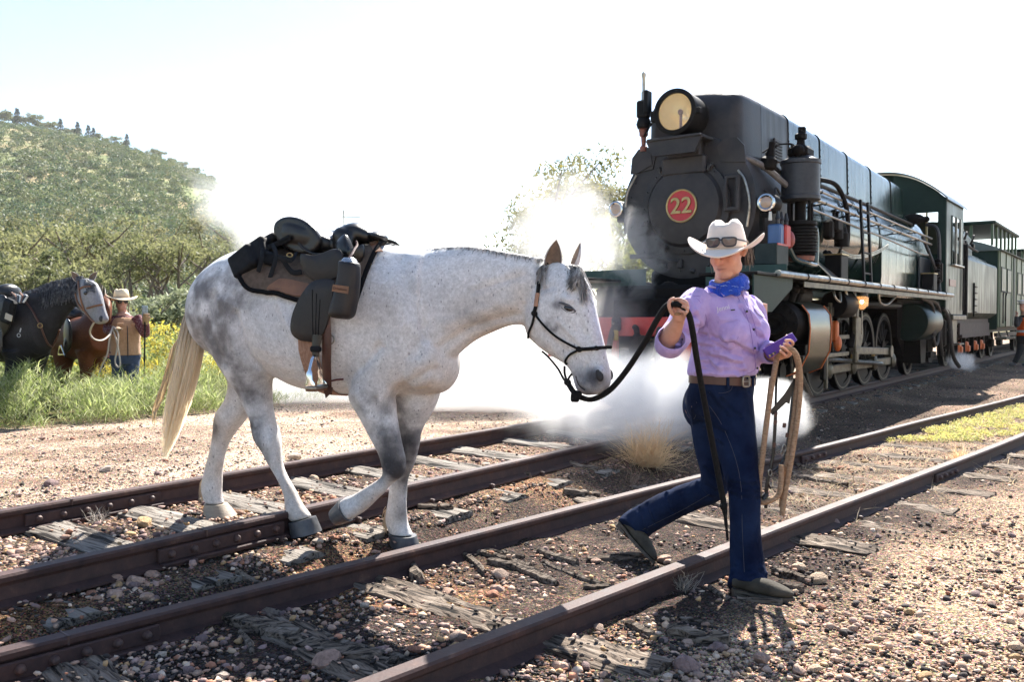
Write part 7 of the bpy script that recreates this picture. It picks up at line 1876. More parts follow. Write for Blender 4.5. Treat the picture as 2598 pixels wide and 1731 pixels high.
for(x,y)in((218,744),):MB().ball(dd_(x,y,0),(.030,.022,.022),10,8).build("eye",M_EYE,dh)
MB().ball(dd_(256,809,-.005),(.026,.02,.036),10,8).build("nostril",M_NOST,dh)
mb=MB();rg=random.Random(8)
for k in range(420):
    t=rg.random();q=crv([(75,746),(105,737),(140,722),(185,711),(215,706)],8);i=t*(len(q)-1);a=q[int(i)];p0=DS.p(a[0],a[1]-1,.0)
    L=.16+.14*rg.random();mb.tube([p0,p0+DS.n*.05+Vector((rg.gauss(0,.02),0,.02)),p0+DS.n*(.09+.04*rg.random())+DS.a*rg.gauss(.02,.03)+Vector((0,0,-L))],[.006,.006,.002],3,caps=False)
for k in range(130):
    p0=DH.p(212+12*rg.random(),708,.02*rg.gauss(0,1));e_=dd_(222+22*rg.random(),722+22*rg.random(),.012);mb.tube([p0,(p0+e_)/2+DH.n*.02,e_],[.005,.004,.002],3,caps=False)
mb.build("mane",M_MANED,dh,angle=180,clean=False)
dbr=empty("bridle",dd_(205,760),"brown leather bridle on the dark grey horse's pale face","bridle")
for pts in([(200,714),(203,740),(208,765),(216,787),(224,800)],[(222,782),(236,778),(250,775),(260,774)],[(200,735),(215,728),(232,728)],[(193,745),(200,770),(214,788)],[(218,790),(230,806),(232,820)]):
    MB().tube([Vector(p)for p in crv([dd_(x,y,.010)for x,y in pts],4)],.011,6).build("bridle_strap",M_TANL,dbr)
bp_=empty("breastplate",dd_(100,830),"leather breastplate strap with brass buckle on the dark grey horse's chest","harness")
for pts in([(62,762),(80,785),(92,805),(104,826)],[(104,826),(112,850),(122,872),(132,880)],[(132,878),(145,850),(150,835)]):MB().tube([Vector(p)for p in crv([dd_(x,y,.010)for x,y in pts],4)],.012,6).build("strap",M_BROWNL,bp_)
MB().tube([dd_(104,826,.022)+Vector((.028*math.cos(t),0,.028*math.sin(t)))for t in np.linspace(0,6.283,14)[:-1]],.006,6,closed=True).build("buckle",M_BRASS,bp_)
MB().box(dd_(52,838,.002),(.014,.004,.05),Euler((0,.3,0)).to_matrix()).build("brand_mark",mat("white_brand",(.55,.55,.55),rough=.8),dh)
MB().tube([dd_(48,851,.003)+Vector((.020*math.cos(t),0,.022*math.sin(t)))for t in np.linspace(0,6.283,14)[:-1]],.004,5,closed=True).build("brand_mark",MATS["white_brand"],dh)
dsd=empty("saddle",DS.p(10,755),"dark saddle with pouches on the dark grey horse's back at the frame edge","saddle")
mb=MB()
for px,py,off,r in((-10,752,0,(.30,.24,.10)),(22,744,0,(.09,.18,.12)),(-40,742,0,(.12,.22,.12)),(5,800,.29,(.16,.04,.26)),(-8,870,.32,(.10,.025,.22))):mb.ball(DS.p(px,py,off),r,16,10,Matrix.Rotation(-R(22),3,'Z'))
link("saddle_body",organic(mb,.016,3,"saddle_body",M_LEATH),dsd)
b=MB();c=DS.p(22,790,.36);b.box(c,(.17,.10,.30),Matrix.Rotation(-R(22),3,'Z')@Matrix.Rotation(R(18),3,'Y'),.03);b.build("side_pouch",M_NYLON,dsd);b=MB();b.box(DS.p(22,805,.42),(.11,.012,.07),Matrix.Rotation(-R(22),3,'Z')@Matrix.Rotation(R(18),3,'Y'));b.build("pouch_label",mat("cream_label",(.5,.45,.36),rough=.8),dsd)
for k in range(6):MB().tube([DS.p(30+7*k,743+3*(k%3),.12),DS.p(40+6*k,752,.22),DS.p(44+3*k,768,.26)],.012,6).build("saddle_strap",[M_TANL,M_LEATH,M_WHITE][k%3],dsd)
# --- chestnut horse behind
BS=Side((-6.3,12.9,0),R(40));BH=Side(BS.p(255,752),R(60))
def bcol(V):
    n1=fbm(V,5,4,2.0);c=np.tile(np.array([.13,.048,.024]),(len(V),1))*(1+.6*n1[:,None]);return np.clip(c,.01,.5)
bh,BB=bg_horse(BS,BH,[(100,810,100,850,.12),(112,795,112,885,.24),(135,795,135,900,.29),(160,802,162,908,.31),(190,806,192,912,.31),(220,802,222,912,.29),(243,798,248,908,.25),(258,812,262,890,.18)],
    [(225,800,255,890,.21),(232,785,263,855,.16),(240,768,266,825,.12),(247,752,268,800,.09),(252,744,268,780,.07)],
    [(262,742,250,752,.05),(270,757,250,775,.09),(274,775,254,790,.09),(275,795,260,805,.07),(275,812,262,815,.06),(272,822,264,823,.04)],
    [([(148,890,180,890),(150,910,176,910),(152,935,172,935),(154,965,168,965),(154,1000,168,1000)],.12),([(205,890,232,890),(208,915,228,915),(210,940,226,940),(210,970,224,970),(210,1000,224,1000)],.12),([(230,885,256,885),(232,912,252,912),(236,940,250,940),(238,975,250,975),(238,1000,250,1000)],-.12)],bcol,"horse","chestnut horse standing partly hidden behind the dark grey horse",.018)
ear(BH.p(262,748,.0),BH.p(266,729,.03),.045,(-.3,-1,0),bh)
bsd=empty("saddle",BS.p(175,800),"brown saddle with silver stirrup on the chestnut horse","saddle");mb=MB()
for px,py,off,r in((178,808,0,(.28,.26,.10)),(160,798,0,(.10,.2,.12)),(200,800,0,(.10,.18,.12)),(172,850,.33,(.13,.03,.24)),(165,885,.36,(.05,.02,.14))):mb.ball(BS.p(px,py,off),r,14,10,Matrix.Rotation(-R(40),3,'Z'))
link("saddle_body",organic(mb,.018,3,"saddle_body",M_LEATH),bsd)
MB().ball(BS.p(185,805,.05),(.16,.22,.05),12,8,Matrix.Rotation(-R(40),3,'Z')).build("seat_cover",M_TANL,bsd)
b=MB();b.tube([BS.p(152,878,.40),BS.p(148,900,.40),BS.p(163,900,.40),BS.p(154,878,.40)],[(.02,.008)]*4,6,up=BS.n);b.build("stirrup_iron",M_CHR,bsd)

# --- generic standing figure
def figure(J,Yt,name,label,mats,hips=.17,chest=.19,voxel=.012,facing=0.0):
    """J: named picture joints (px, py, Y); returns the Empty"""
    fr=Vector((math.sin(facing),-math.cos(facing),0));lt=Vector((math.cos(facing),math.sin(facing),0))
    P={k:W(*v)for k,v in J.items()}
    e=empty(name,(P['footl']+P['footr'])/2,label,"person")
    mb=MB();HCx=P['head']
    mb.loft([esec(P['hip'],lt,fr,hips*.9,.11),esec(P['waist'],lt,fr,hips*.8,.10),esec(P['chest'],lt,fr,chest*.9,.11),esec(P['neck'],lt,fr,.08,.07)])
    limbt(mb,[(P['neck'],.06),(HCx-Vector((0,0,.06)),.055)])
    ell(mb,HCx+fr*.0,fr*.098,lt*.076,Vector((0,0,.115)));ell(mb,HCx+fr*.035-Vector((0,0,.06)),fr*.06,lt*.058,Vector((0,0,.055)))
    limbt(mb,[(HCx+fr*.085+Vector((0,0,.01)),.010),(HCx+fr*.105-Vector((0,0,.02)),.016)],8)
    for s in 'lr':
        limbt(mb,[(P['sh'+s],.05),(P['el'+s],.04),(P['ha'+s],.032)])
        limbt(mb,[(P['hip']+lt*(.08 if s=='l' else-.08),.08),(P['kn'+s],.05),(P['an'+s],.04),(P['foot'+s],.035)])
        d=(P['ha'+s]-P['el'+s]).normalized();ell(mb,P['ha'+s]+d*.03,d*.045,lt*.03,d.cross(lt).normalized()*.02)
        for k in range(4):finger(mb,[P['ha'+s]+d*.06+lt*(.018-.012*k),P['ha'+s]+d*.09+lt*(.018-.012*k)+fr*.01,P['ha'+s]+d*.10+lt*(.018-.012*k)+fr*.035],.010)
        finger(mb,[P['ha'+s]+d*.02+lt*.03,P['ha'+s]+d*.05+lt*.045+fr*.01,P['ha'+s]+d*.075+lt*.04+fr*.02],.011)
    me=organic(mb,.009,2,"body",M_SKIN);attr_color(me,"col",np.tile(np.array([.50,.28,.21]),(len(me.vertices),1)));link("body",me,e)
    # trousers
    mb=MB();mb.loft([esec(P['hip']+Vector((0,0,.10)),lt,fr,hips,.13),esec(P['hip'],lt,fr,hips+.01,.14),esec(P['hip']-Vector((0,0,.10)),lt,fr,hips*.9,.12)])
    for s in 'lr':limbt(mb,[(P['hip']+lt*(.085 if s=='l' else-.085),.105),(P['kn'+s],.075),(P['an'+s],.065)])
    link("trousers",organic(mb,voxel,2,"trousers",mats[0]),e)
    # top with sleeves
    mb=MB();mb.loft(smooth_rows([esec(P['hip']+Vector((0,0,.04)),lt,fr,hips+.012,.140),esec(P['waist'],lt,fr,hips-.01,.130),esec(P['chest'],lt,fr,chest,.145),esec((P['chest']+P['neck'])/2+Vector((0,0,.02)),lt,fr,chest-.02,.11),esec(P['neck']-Vector((0,0,.03)),lt,fr,.085,.08)],3))
    for s in 'lr':limbt(mb,[(P['sh'+s],.072),(P['el'+s],.058),(P['ha'+s]*.88+P['el'+s]*.12,.046)])
    link("shirt",organic(mb,voxel,2,"shirt",mats[1]),e)
    for s in 'lr':
        mb=MB();f=P['foot'+s];ell(mb,f+fr*.05+Vector((0,0,.04)),fr*.14,lt*.05,Vector((0,0,.045)));limbt(mb,[(f+Vector((0,0,.05)),.05),(P['an'+s],.05)]);link("boot",organic(mb,voxel,2,"boot",mats[2]),e)
    return e,P,fr,lt
M_PLAID=mat("maroon_spotted_cloth",(.105,.022,.032),(.30,.20,.19),rough=.9,scale=70,detail=1,contrast=(.56,.64));M_JEAN2=mat("blue_jeans",(.025,.04,.085),(.04,.06,.12),rough=.9,scale=10)
M_VEST=cloth_bump("tan_vest",(.36,.21,.12),(.42,.25,.15),fold=10,bump=.4,weave=200)
YW=12.0
P2,PP,fr2,lt2=figure(dict(head=(308,768,YW),neck=(312,795,YW),chest=(316,830,YW),waist=(318,870,YW),hip=(318,905,YW),shl=(347,805,YW),shr=(285,805,YW),ell=(368,848,YW-.1),elr=(272,838,YW-.12),hal=(370,815,YW-.22),har=(292,836,YW-.28),knl=(338,960,YW),knr=(300,960,YW),anl=(342,1015,YW),anr=(302,1015,YW),footl=(343,1034,YW),footr=(301,1034,YW)),
    YW,"person","woman in tan vest, maroon shirt and straw hat holding up a phone at left",(M_JEAN2,M_PLAID,M_BOOT),.19,.21,facing=R(35))
mb=MB();mb.loft(smooth_rows([esec(PP['hip']+Vector((0,0,.02)),lt2,fr2,.200,.155),esec(PP['waist'],lt2,fr2,.188,.145),esec(PP['chest'],lt2,fr2,.205,.165),esec((PP['chest']+PP['neck'])/2+Vector((0,0,.02)),lt2,fr2,.175,.12),esec(PP['neck']-Vector((0,0,.05)),lt2,fr2,.11,.09)],3))
vest=link("vest",organic(mb,.011,2,"vest",M_VEST),P2)
MB().tube([PP['neck']+fr2*.09-Vector((0,0,.04)),PP['chest']+fr2*.165,PP['waist']+fr2*.155,PP['hip']+fr2*.16],.006,6).build("zip",M_BUTTON,vest)
for s in(-1,1):MB().box(PP['chest']+fr2*.155+lt2*(.09*s)+Vector((0,0,.04)),(.09,.02,.035),Matrix((lt2,fr2,Vector((0,0,1)))).transposed(),.005).build("pocket_flap",M_VEST,vest)
def simple_hat(c,fr,lt,m,parent,r=.10,br=.10,h=.13,droop=.03,name="hat"):
    b=MB();b.loft([[c+lt*(r*k*math.cos(t))+fr*(r*1.15*k*math.sin(t))+Vector((0,0,u-(.02*math.sin(2*t)**2 if u>h*.9 else 0)))for t in np.linspace(0,6.283,33)[:-1]]for u,k in((0,1.0),(h*.5,.95),(h*.9,.82),(h,.6),(h*.9,.25),(h*.88,.02))]);o=link(name,b.mesh(name,m,angle=180),parent)
    b=MB()
    def row(q,dz):return[c+lt*((r+br*q)*math.cos(t))+fr*((r*1.15+br*q)*math.sin(t))+Vector((0,0,dz-droop*q*abs(math.sin(t))+.035*q*abs(math.cos(t))**2))for t in np.linspace(0,6.283,41)[:-1]]
    b.loft([row(q,.006)for q in(0,.4,.8,1)]+[row(q,-.003)for q in(1,.8,.4,0)],caps=False);b.build("hat_brim",m,o,angle=180)
    b=MB();b.loft([[c+lt*(r*1.02*math.cos(t))+fr*(r*1.17*math.sin(t))+Vector((0,0,u))for t in np.linspace(0,6.283,33)[:-1]]for u in(.005,.03)],caps=False);b.build("hat_band",mat(name+"_band_"+parent.name,(.42,.33,.24),rough=.8),o)
    return o
hc=PP['head']+Vector((0,0,.055));simple_hat(hc,fr2,lt2,mat("straw_felt",(.62,.50,.34),(.68,.56,.40),rough=.9,scale=20),P2)
for s in(-1,1):MB().ball(PP['head']+fr2*.088+lt2*(.036*s)+Vector((0,0,.012)),(.034,.014,.026),10,8,Matrix((lt2,fr2,Vector((0,0,1)))).transposed()).build("sunglass_lens",M_EYE,P2)
MB().tube([PP['head']+fr2*.09-lt2*.07+Vector((0,0,.02)),PP['head']+fr2*.10+Vector((0,0,.022)),PP['head']+fr2*.09+lt2*.07+Vector((0,0,.02))],.006,6).build("sunglass_frame",M_BUTTON,P2)
mb=MB();rg=random.Random(4)
for k in range(90):
    s=rg.choice([-1,1]);a=PP['head']+lt2*(s*.075)-fr2*.04*rg.random()+Vector((0,0,.04));mb.tube([a,a+lt2*s*.02+Vector((0,0,-.09)),a+lt2*(s*.015)+fr2*.02+Vector((0,0,-.17-.05*rg.random()))],[.004,.004,.001],3,caps=False)
mb.build("hair",M_HAIR,P2,angle=180,clean=False)
for nm in('hal','har'):
    mb=MB();d=(PP[nm]-PP['el'+nm[2]]).normalized();ell(mb,PP[nm]+d*.04,d*.075,lt2*.05,d.cross(lt2).normalized()*.038);limbt(mb,[(PP[nm]-d*.05,.045),(PP[nm],.042)])
    for k in range(4):finger(mb,[PP[nm]+d*.07+lt2*(.03-.02*k),PP[nm]+d*.11+lt2*(.03-.02*k),PP[nm]+d*.115+lt2*(.03-.02*k)+fr2*.04],.014)
    link("glove",organic(mb,.010,1,"glove",mat("tan_glove_"+nm,(.32,.22,.13),rough=.8)),P2)
ph2=empty("phone",PP['hal']+Vector((0,0,.12)),"phone held upright by the woman in the tan vest","phone");MB().box(PP['hal']+Vector((0,-.03,.13)),(.075,.012,.15),Euler((0,0,.6)).to_matrix(),.006).build("phone_case",mat("pale_blue_case",(.30,.42,.46),(.12,.14,.15),rough=.2,scale=20),ph2)
wp=empty("stock_whip",PP['hal'],"black stock whip hanging from the raised hand of the woman at left","whip");MB().tube([Vector(p)for p in crv([PP['hal']+Vector((0,-.03,.0)),PP['hal']+Vector((-.01,-.03,-.5)),PP['hal']+Vector((-.04,-.02,-1.05))],6)],.010,6).build("whip_thong",M_ROPE,wp)
lr2=empty("lead_rope",PP['har'],"pale lead rope from the dark grey horse looped in the gloved hand at left","rope")
M_PALER=mat("pale_rope",(.50,.44,.38),(.38,.33,.28),rough=.85,scale=120)
MB().tube([Vector(p)for p in crv([dd_(232,820,.01),W(228,842,11.0),W(238,860,11.1),W(258,864,11.3),W(276,852,11.5),PP['har']+Vector((0,-.06,.03))],6)],.011,7).build("rope",M_PALER,lr2)
MB().tube([Vector(p)for p in crv([PP['har']+Vector((0,-.06,.04)),W(299,845,11.6),W(298,880,11.6),W(292,918,11.6),W(300,932,11.6),W(305,920,11.6),W(297,870,11.6),PP['har']+Vector((0,-.07,.0))],6)],.011,7).build("rope_loop",M_PALER,lr2)
MB().tube([Vector(p)for p in crv([PP['har']+Vector((0,-.06,.04)),W(278,860,11.6),W(272,900,11.6),W(258,930,11.6),W(250,955,11.6)],6)],.010,7).build("rope_tail",M_PALER,lr2)
# person in pink mostly hidden behind the dark horse's head
YP=13.2
P3,QP,fr3,lt3=figure(dict(head=(262,800,YP),neck=(262,822,YP),chest=(262,850,YP),waist=(262,880,YP),hip=(262,915,YP),shl=(284,832,YP),shr=(240,832,YP),ell=(288,862,YP),elr=(236,862,YP),hal=(280,890,YP-.1),har=(244,890,YP-.1),knl=(270,965,YP),knr=(252,965,YP),anl=(272,1010,YP),anr=(250,1010,YP),footl=(272,1022,YP),footr=(250,1022,YP)),YP,"person","person in pink checked shirt mostly hidden behind the dark grey horse's head",(M_JEAN2,mat("pink_check",(.50,.16,.16),(.62,.42,.38),rough=.9,scale=40,contrast=(.48,.52)),M_BOOT),.17,.19,.014)
# --- man with orange vest beside the carriages
YM=22.6
P4,MP,fr4,lt4=figure(dict(head=(2596,778,YM),neck=(2599,797,YM),chest=(2602,819,YM),waist=(2601,841,YM),hip=(2598,860,YM),shl=(2614,808,YM+.15),shr=(2588,808,YM-.15),ell=(2622,832,YM+.2),elr=(2579,826,YM-.25),hal=(2606,846,YM-.05),har=(2579,800,YM-.25),knl=(2606,892,YM+.1),knr=(2587,892,YM),anl=(2606,921,YM+.1),anr=(2574,921,YM),footl=(2606,929,YM+.1),footr=(2572,929,YM)),YM,"person","man in black with orange safety vest and white peaked cap at the right edge",(mat("black_trousers",(.010,.010,.012),rough=.85),mat("black_jacket",(.010,.011,.014),rough=.8),M_BUTTON),.17,.21,.014,R(-70))
mb=MB();mb.loft(smooth_rows([esec(MP['hip']+Vector((0,0,.08)),lt4,fr4,.19,.155),esec(MP['waist'],lt4,fr4,.19,.150),esec(MP['chest'],lt4,fr4,.222,.162),esec((MP['chest']+MP['neck'])/2+Vector((0,0,.02)),lt4,fr4,.17,.12)],3))
vs4=link("safety_vest",organic(mb,.012,2,"safety_vest",mat("hi_vis_orange",(.80,.12,.02),(.70,.09,.015),rough=.7,scale=10)),P4)
b=MB();b.loft([esec(MP['waist']+Vector((0,0,u)),lt4,fr4,.195,.155)for u in(-.03,.03)],caps=False);b.build("reflective_band",mat("silver_tape",(.75,.75,.75),rough=.4),vs4)
cap=MB();cc=MP['head']+Vector((0,0,.07));cap.loft([[cc+lt4*(r*math.cos(t))+fr4*(r*1.1*math.sin(t))+Vector((0,0,u))for t in np.linspace(0,6.283,25)[:-1]]for u,r in((0,.095),(.045,.098),(.055,.13),(.075,.13),(.09,.10),(.095,.01))]);co_=cap.build("peaked_cap",mat("white_cap",(.75,.75,.77),rough=.6),P4)
b=MB();b.prism([cc+lt4*(.09*math.cos(t))+fr4*(.085+.075*math.sin(t))+Vector((0,0,-.02*math.sin(t)))for t in np.linspace(0,math.pi,9)],Vector((0,0,.006)));b.build("cap_peak",M_BUTTON,co_)

# ================================================================== hill, trees, scrub
vr=np.random.default_rng(11)
def leaf_mat(name,c1,c2,trans=.45,rough=.6,attr=None,spec=.3):
    m=bpy.data.materials.new(name);m.use_nodes=True;nt=m.node_tree;n=nt.nodes;l=nt.links
    b=n["Principled BSDF"];b.inputs["Roughness"].default_value=rough;b.inputs["Specular IOR Level"].default_value=spec
    tr=n.new("ShaderNodeBsdfTranslucent");mx=n.new("ShaderNodeMixShader");mx.inputs[0].default_value=trans
    if attr:
        a=n.new("ShaderNodeAttribute");a.attribute_name=attr;out=a.outputs["Color"]
    else:
        tc=n.new("ShaderNodeTexCoord");oi=n.new("ShaderNodeObjectInfo");ad=n.new("ShaderNodeVectorMath");ad.operation='ADD';l.new(tc.outputs["Object"],ad.inputs[0]);l.new(oi.outputs["Location"],ad.inputs[1])
        nz=n.new("ShaderNodeTexNoise");nz.inputs["Scale"].default_value=1.1;nz.inputs["Detail"].default_value=4;l.new(ad.outputs[0],nz.inputs["Vector"])
        r=n.new("ShaderNodeValToRGB");r.color_ramp.elements[0].position=.36;r.color_ramp.elements[1].position=.66;r.color_ramp.elements[0].color=(*c1,1);r.color_ramp.elements[1].color=(*c2,1);l.new(nz.outputs[0],r.inputs[0]);out=r.outputs[0]
    l.new(out,b.inputs["Base Color"]);l.new(out,tr.inputs["Color"])
    l.new(b.outputs[0],mx.inputs[1]);l.new(tr.outputs[0],mx.inputs[2]);l.new(mx.outputs[0],n["Material Output"].inputs["Surface"])
    return m
M_LEAF=leaf_mat("mallee_leaf",(.115,.13,.055),(.27,.265,.125),.5);M_LEAF2=leaf_mat("olive_leaf",(.10,.112,.055),(.24,.225,.115),.5);M_LEAF3=leaf_mat("saltbush_leaf",(.18,.21,.12),(.32,.34,.21),.4)
M_BARK=mat("grey_bark",(.10,.075,.06),(.20,.155,.125),rough=.9,scale=6,bump=.5,bscale=30,stretch=(1,1,.3))
M_SCRUB=leaf_mat("hill_scrub",None,None,.35,attr="col")
def leaf_cloud(centers,radii,per,size,flat=.65,seed=0,elong=2.2,up=.3):
    """small leaf triangles filling clumps: V, F"""
    r=np.random.default_rng(seed);C=np.asarray(centers,float);K=len(C);per=np.asarray(per if hasattr(per,'__len__')else[per]*K)
    idx=np.repeat(np.arange(K),per);N=len(idx)
    d=r.normal(size=(N,3));d/=np.linalg.norm(d,axis=1)[:,None]
    rad=(r.random(N)**.45)[:,None];RR=np.asarray(radii,float)
    RR=RR if RR.ndim==2 else np.stack([RR,RR,RR*flat],1)
    P=C[idx]+d*rad*RR[idx]
    a=r.normal(size=(N,3));a[:,2]-=up;a/=np.linalg.norm(a,axis=1)[:,None]
    b=np.cross(a,r.normal(size=(N,3)));b/=np.linalg.norm(b,axis=1)[:,None]
    s=size*(.6+.8*r.random(N))[:,None]
    V=np.stack([P-b*s*.5,P+b*s*.5,P+a*s*elong],1).reshape(-1,3)
    return V,np.arange(N*3).reshape(-1,3),idx
def make_tree(seed,h,spread,stems,leafsize,per,clumps,m,dome=.45):
    """several leaning stems, umbrella of leaf clumps"""
    rg=random.Random(seed);tb=MB();cen=[];rad=[]
    for s in range(stems):
        a=6.283*s/stems+rg.gauss(0,.4);lean=spread*(.35+.5*rg.random());hh=h*(.62+.25*rg.random())
        p=[Vector((0,0,-.3)),Vector((math.cos(a)*lean*.25,math.sin(a)*lean*.25,hh*.35)),Vector((math.cos(a)*lean*.6,math.sin(a)*lean*.6,hh*.7)),Vector((math.cos(a)*lean,math.sin(a)*lean,hh))]
        p=[q+Vector((rg.gauss(0,.06),rg.gauss(0,.06),0))*h*.2 for q in p];r0=h*.020
        tb.tube([Vector(x)for x in crv(p,4)],[r0*(1-.7*k/12)for k in range(13)],6)
        for k in range(4):
            t=.4+.55*rg.random();base=p[1].lerp(p[3],t);a2=rg.random()*6.28;L=h*(.16+.18*rg.random());tip=base+Vector((math.cos(a2)*L,math.sin(a2)*L,L*(.5+.5*rg.random())))
            tb.tube([base,base.lerp(tip,.5)+Vector((0,0,-.05*L)),tip],[r0*.45,r0*.35,r0*.15],5);cen.append(tip);rad.append(h*(.09+.07*rg.random()))
        cen.append(p[3]);rad.append(h*(.12+.06*rg.random()))
    while len(cen)<clumps:
        a=rg.random()*6.283;q=math.sqrt(rg.random())*spread*1.05;cen.append(Vector((math.cos(a)*q,math.sin(a)*q,h*(.93-dome*(q/spread)**2-.22*rg.random()**2))));rad.append(h*(.075+.085*rg.random()))
    V,F,i=leaf_cloud([tuple(c)for c in cen],rad,per,leafsize,.55,seed)
    return tb.mesh("trunk",M_BARK),fast_mesh("crown",V,F,m)
TREES=[make_tree(1,4.6,2.0,4,.07,95,26,M_LEAF),make_tree(2,5.2,2.2,3,.07,95,24,M_LEAF2),make_tree(3,3.8,2.0,5,.065,95,27,M_LEAF),make_tree(4,3.0,1.7,4,.06,110,26,M_LEAF),make_tree(5,5.6,1.7,2,.07,95,20,M_LEAF2),make_tree(6,1.9,1.5,6,.055,130,32,M_LEAF3,.35)]
def slope(x,y):
    """gentle rise towards the foot of the hill"""
    u=y-24+.25*(-x-8)
    return float(gz(x,y))+.035*max(0,u)*(1 if x<6 else max(0,1-(x-6)/10))if u>0 else float(gz(x,y))
def plant_tree(k,px,Y,sc=1.0,label=None,cat="tree",group=None,name="mallee_tree",z=None):
    x=(px-CPX)/FPX*Y;z=slope(x,Y)if z is None else z
    t=empty(name,(x,Y,z),label,cat,group,rz=vr.random()*6.28);t.scale=(sc,sc,sc*(.9+.2*vr.random()))
    for nm,me in zip(("trunk","crown"),TREES[k]):link(nm,me,t,False)
    return t
LAB="rounded olive-green mallee tree in the scrub belt below the hill"
for k,px,Y,sc in[(0,40,30,.95),(3,-40,22,1.1),(0,235,34,1.0),(4,300,42,1.0),(2,345,30,.95),(0,455,31,.9),(1,530,46,1.25),(3,90,22,.95),(2,600,42,.9),(1,10,44,1.1),(2,270,56,1.2),(1,390,54,1.1),(2,560,62,1.1),
                     (0,640,58,1.1),(1,700,70,1.3),(3,655,36,.9),(2,50,66,1.3),(0,-120,40,1.2),(1,-220,50,1.3),(2,-320,36,1.2),(4,240,70,1.3),(0,330,76,1.4),(1,440,80,1.3),(2,150,78,1.4),(0,520,84,1.4),(1,610,90,1.4),(2,30,92,1.5),(0,760,80,1.2),(2,820,66,1.1),(0,-60,84,1.5),(2,900,90,1.2),(1,980,100,1.3)]:
    plant_tree(k,px,Y,sc,LAB,"tree","mallee trees below the hill")
plant_tree(5,280,19.5,1.0,"pale grey-green saltbush behind the woman in the tan vest","shrub",None,"saltbush")
plant_tree(5,420,22,.9,"low grey-green bush right of the woman with the raised phone","shrub",None,"saltbush")
# gum tree beyond the engine, half veiled in steam
gt=make_tree(21,6.0,2.5,3,.062,300,66,leaf_mat("gum_leaf",(.11,.12,.035),(.24,.21,.06)),.5)
g=empty("gum_tree",((1490-CPX)/FPX*26,26,-.35),"gum tree half hidden by steam left of the locomotive front","tree")
for nm,me in zip(("trunk","crown"),gt):link(nm,me,g,False)
g2=make_tree(22,3.2,1.9,4,.055,220,40,leaf_mat("bush_leaf",(.16,.19,.035),(.30,.29,.05)),.35)
g=empty("bush",((1580-CPX)/FPX*22,22,.1),"yellow-green bush low beside the left of the smokebox","bush")
for nm,me in zip(("trunk","crown"),g2):link(nm,me,g,False)

# --- hill
SKY=[(-1500,330),(-900,300),(-400,285),(0,306),(100,320),(200,340),(330,368),(430,402),(520,440),(600,482),(700,545),(780,600),(860,650),(1000,710),(1200,760),(1500,800)]
def skyline(px):return np.interp(px,[a for a,b in SKY],[b+20 for a,b in SKY])
pxs=np.linspace(-1500,1500,150);ks=np.linspace(0,1.35,46)
HV=np.zeros((len(ks),len(pxs),3))
def hill_pt(px,k):
    px=np.asarray(px,float);Yc=430.0-.03*px;Y0=105.0
    crest=CAM_H+(810-skyline(px))/FPX*Yc
    Y=Y0+(Yc-Y0)*k
    f=np.where(k<=1,.5*k+.5*(k*k*(3-2*k)),1-.45*(k-1))
    X=(px-CPX)/FPX*Y
    base=np.minimum(2.5,.035*75)
    n=fbm(np.stack([X,Y],1),.011,4,9.0)*5.0*np.clip(k*3,0,1)*np.clip(1.15-np.abs(k),.0,1)
    return np.stack([X,Y,np.maximum(base*(1-k),0)+np.maximum(crest,0.0)*f+n-1.2*(k<.02)],1)
for i,k in enumerate(ks):HV[i]=hill_pt(pxs,np.full(len(pxs),k))
idx=np.arange(len(ks)*len(pxs)).reshape(len(ks),len(pxs))
Fh=np.stack([idx[:-1,:-1].ravel(),idx[:-1,1:].ravel(),idx[1:,1:].ravel(),idx[1:,:-1].ravel()],1)
hm=fast_mesh("hill",HV.reshape(-1,3),Fh,mat("hill_grass",(.30,.245,.14),(.17,.195,.09),rough=.95,spec=.05,scale=.035,detail=9,contrast=(.4,.6)),True)
tag(link("hill",hm),"scrub-covered hill rising at the left behind the trees",None,None,"structure")
# scrub on the slope: one mass nobody could count
N=7500
px=vr.uniform(-700,1100,N);k=vr.random(N)**1.1*1.0
Pn=hill_pt(px,k);dens=fbm(Pn[:,:2],.03,3,12.0)+.5*fbm(Pn[:,:2],.012,2,3.0)
keep=(dens>-.18+.35*np.clip(k-.62,0,1)*3.4)|(vr.random(N)<.10);Pn,k=Pn[keep],k[keep];n_=len(Pn)
rad=(1.0+1.5*vr.random(n_)**2)*(1.25-.4*k)
cen=Pn+np.stack([np.zeros(n_),np.zeros(n_),rad*.55],1)
V,F,ii=leaf_cloud(cen,np.stack([rad*1.15,rad*1.15,rad*.75],1),70,.42,1,5,1.3,0)
sc_=np.array([(.085,.118,.05),(.11,.142,.06),(.07,.105,.058),(.145,.16,.072),(.10,.12,.058)])
cc=sc_[vr.integers(0,5,n_)]*(.75+.6*vr.random((n_,1)))
me=fast_mesh("hillside_scrub",V,F,M_SCRUB);attr_color(me,"col",np.repeat(cc[ii],3,0))
tag(link("hillside_scrub",me),"grey-green scrub covering the hillside","scrub",None,"stuff")
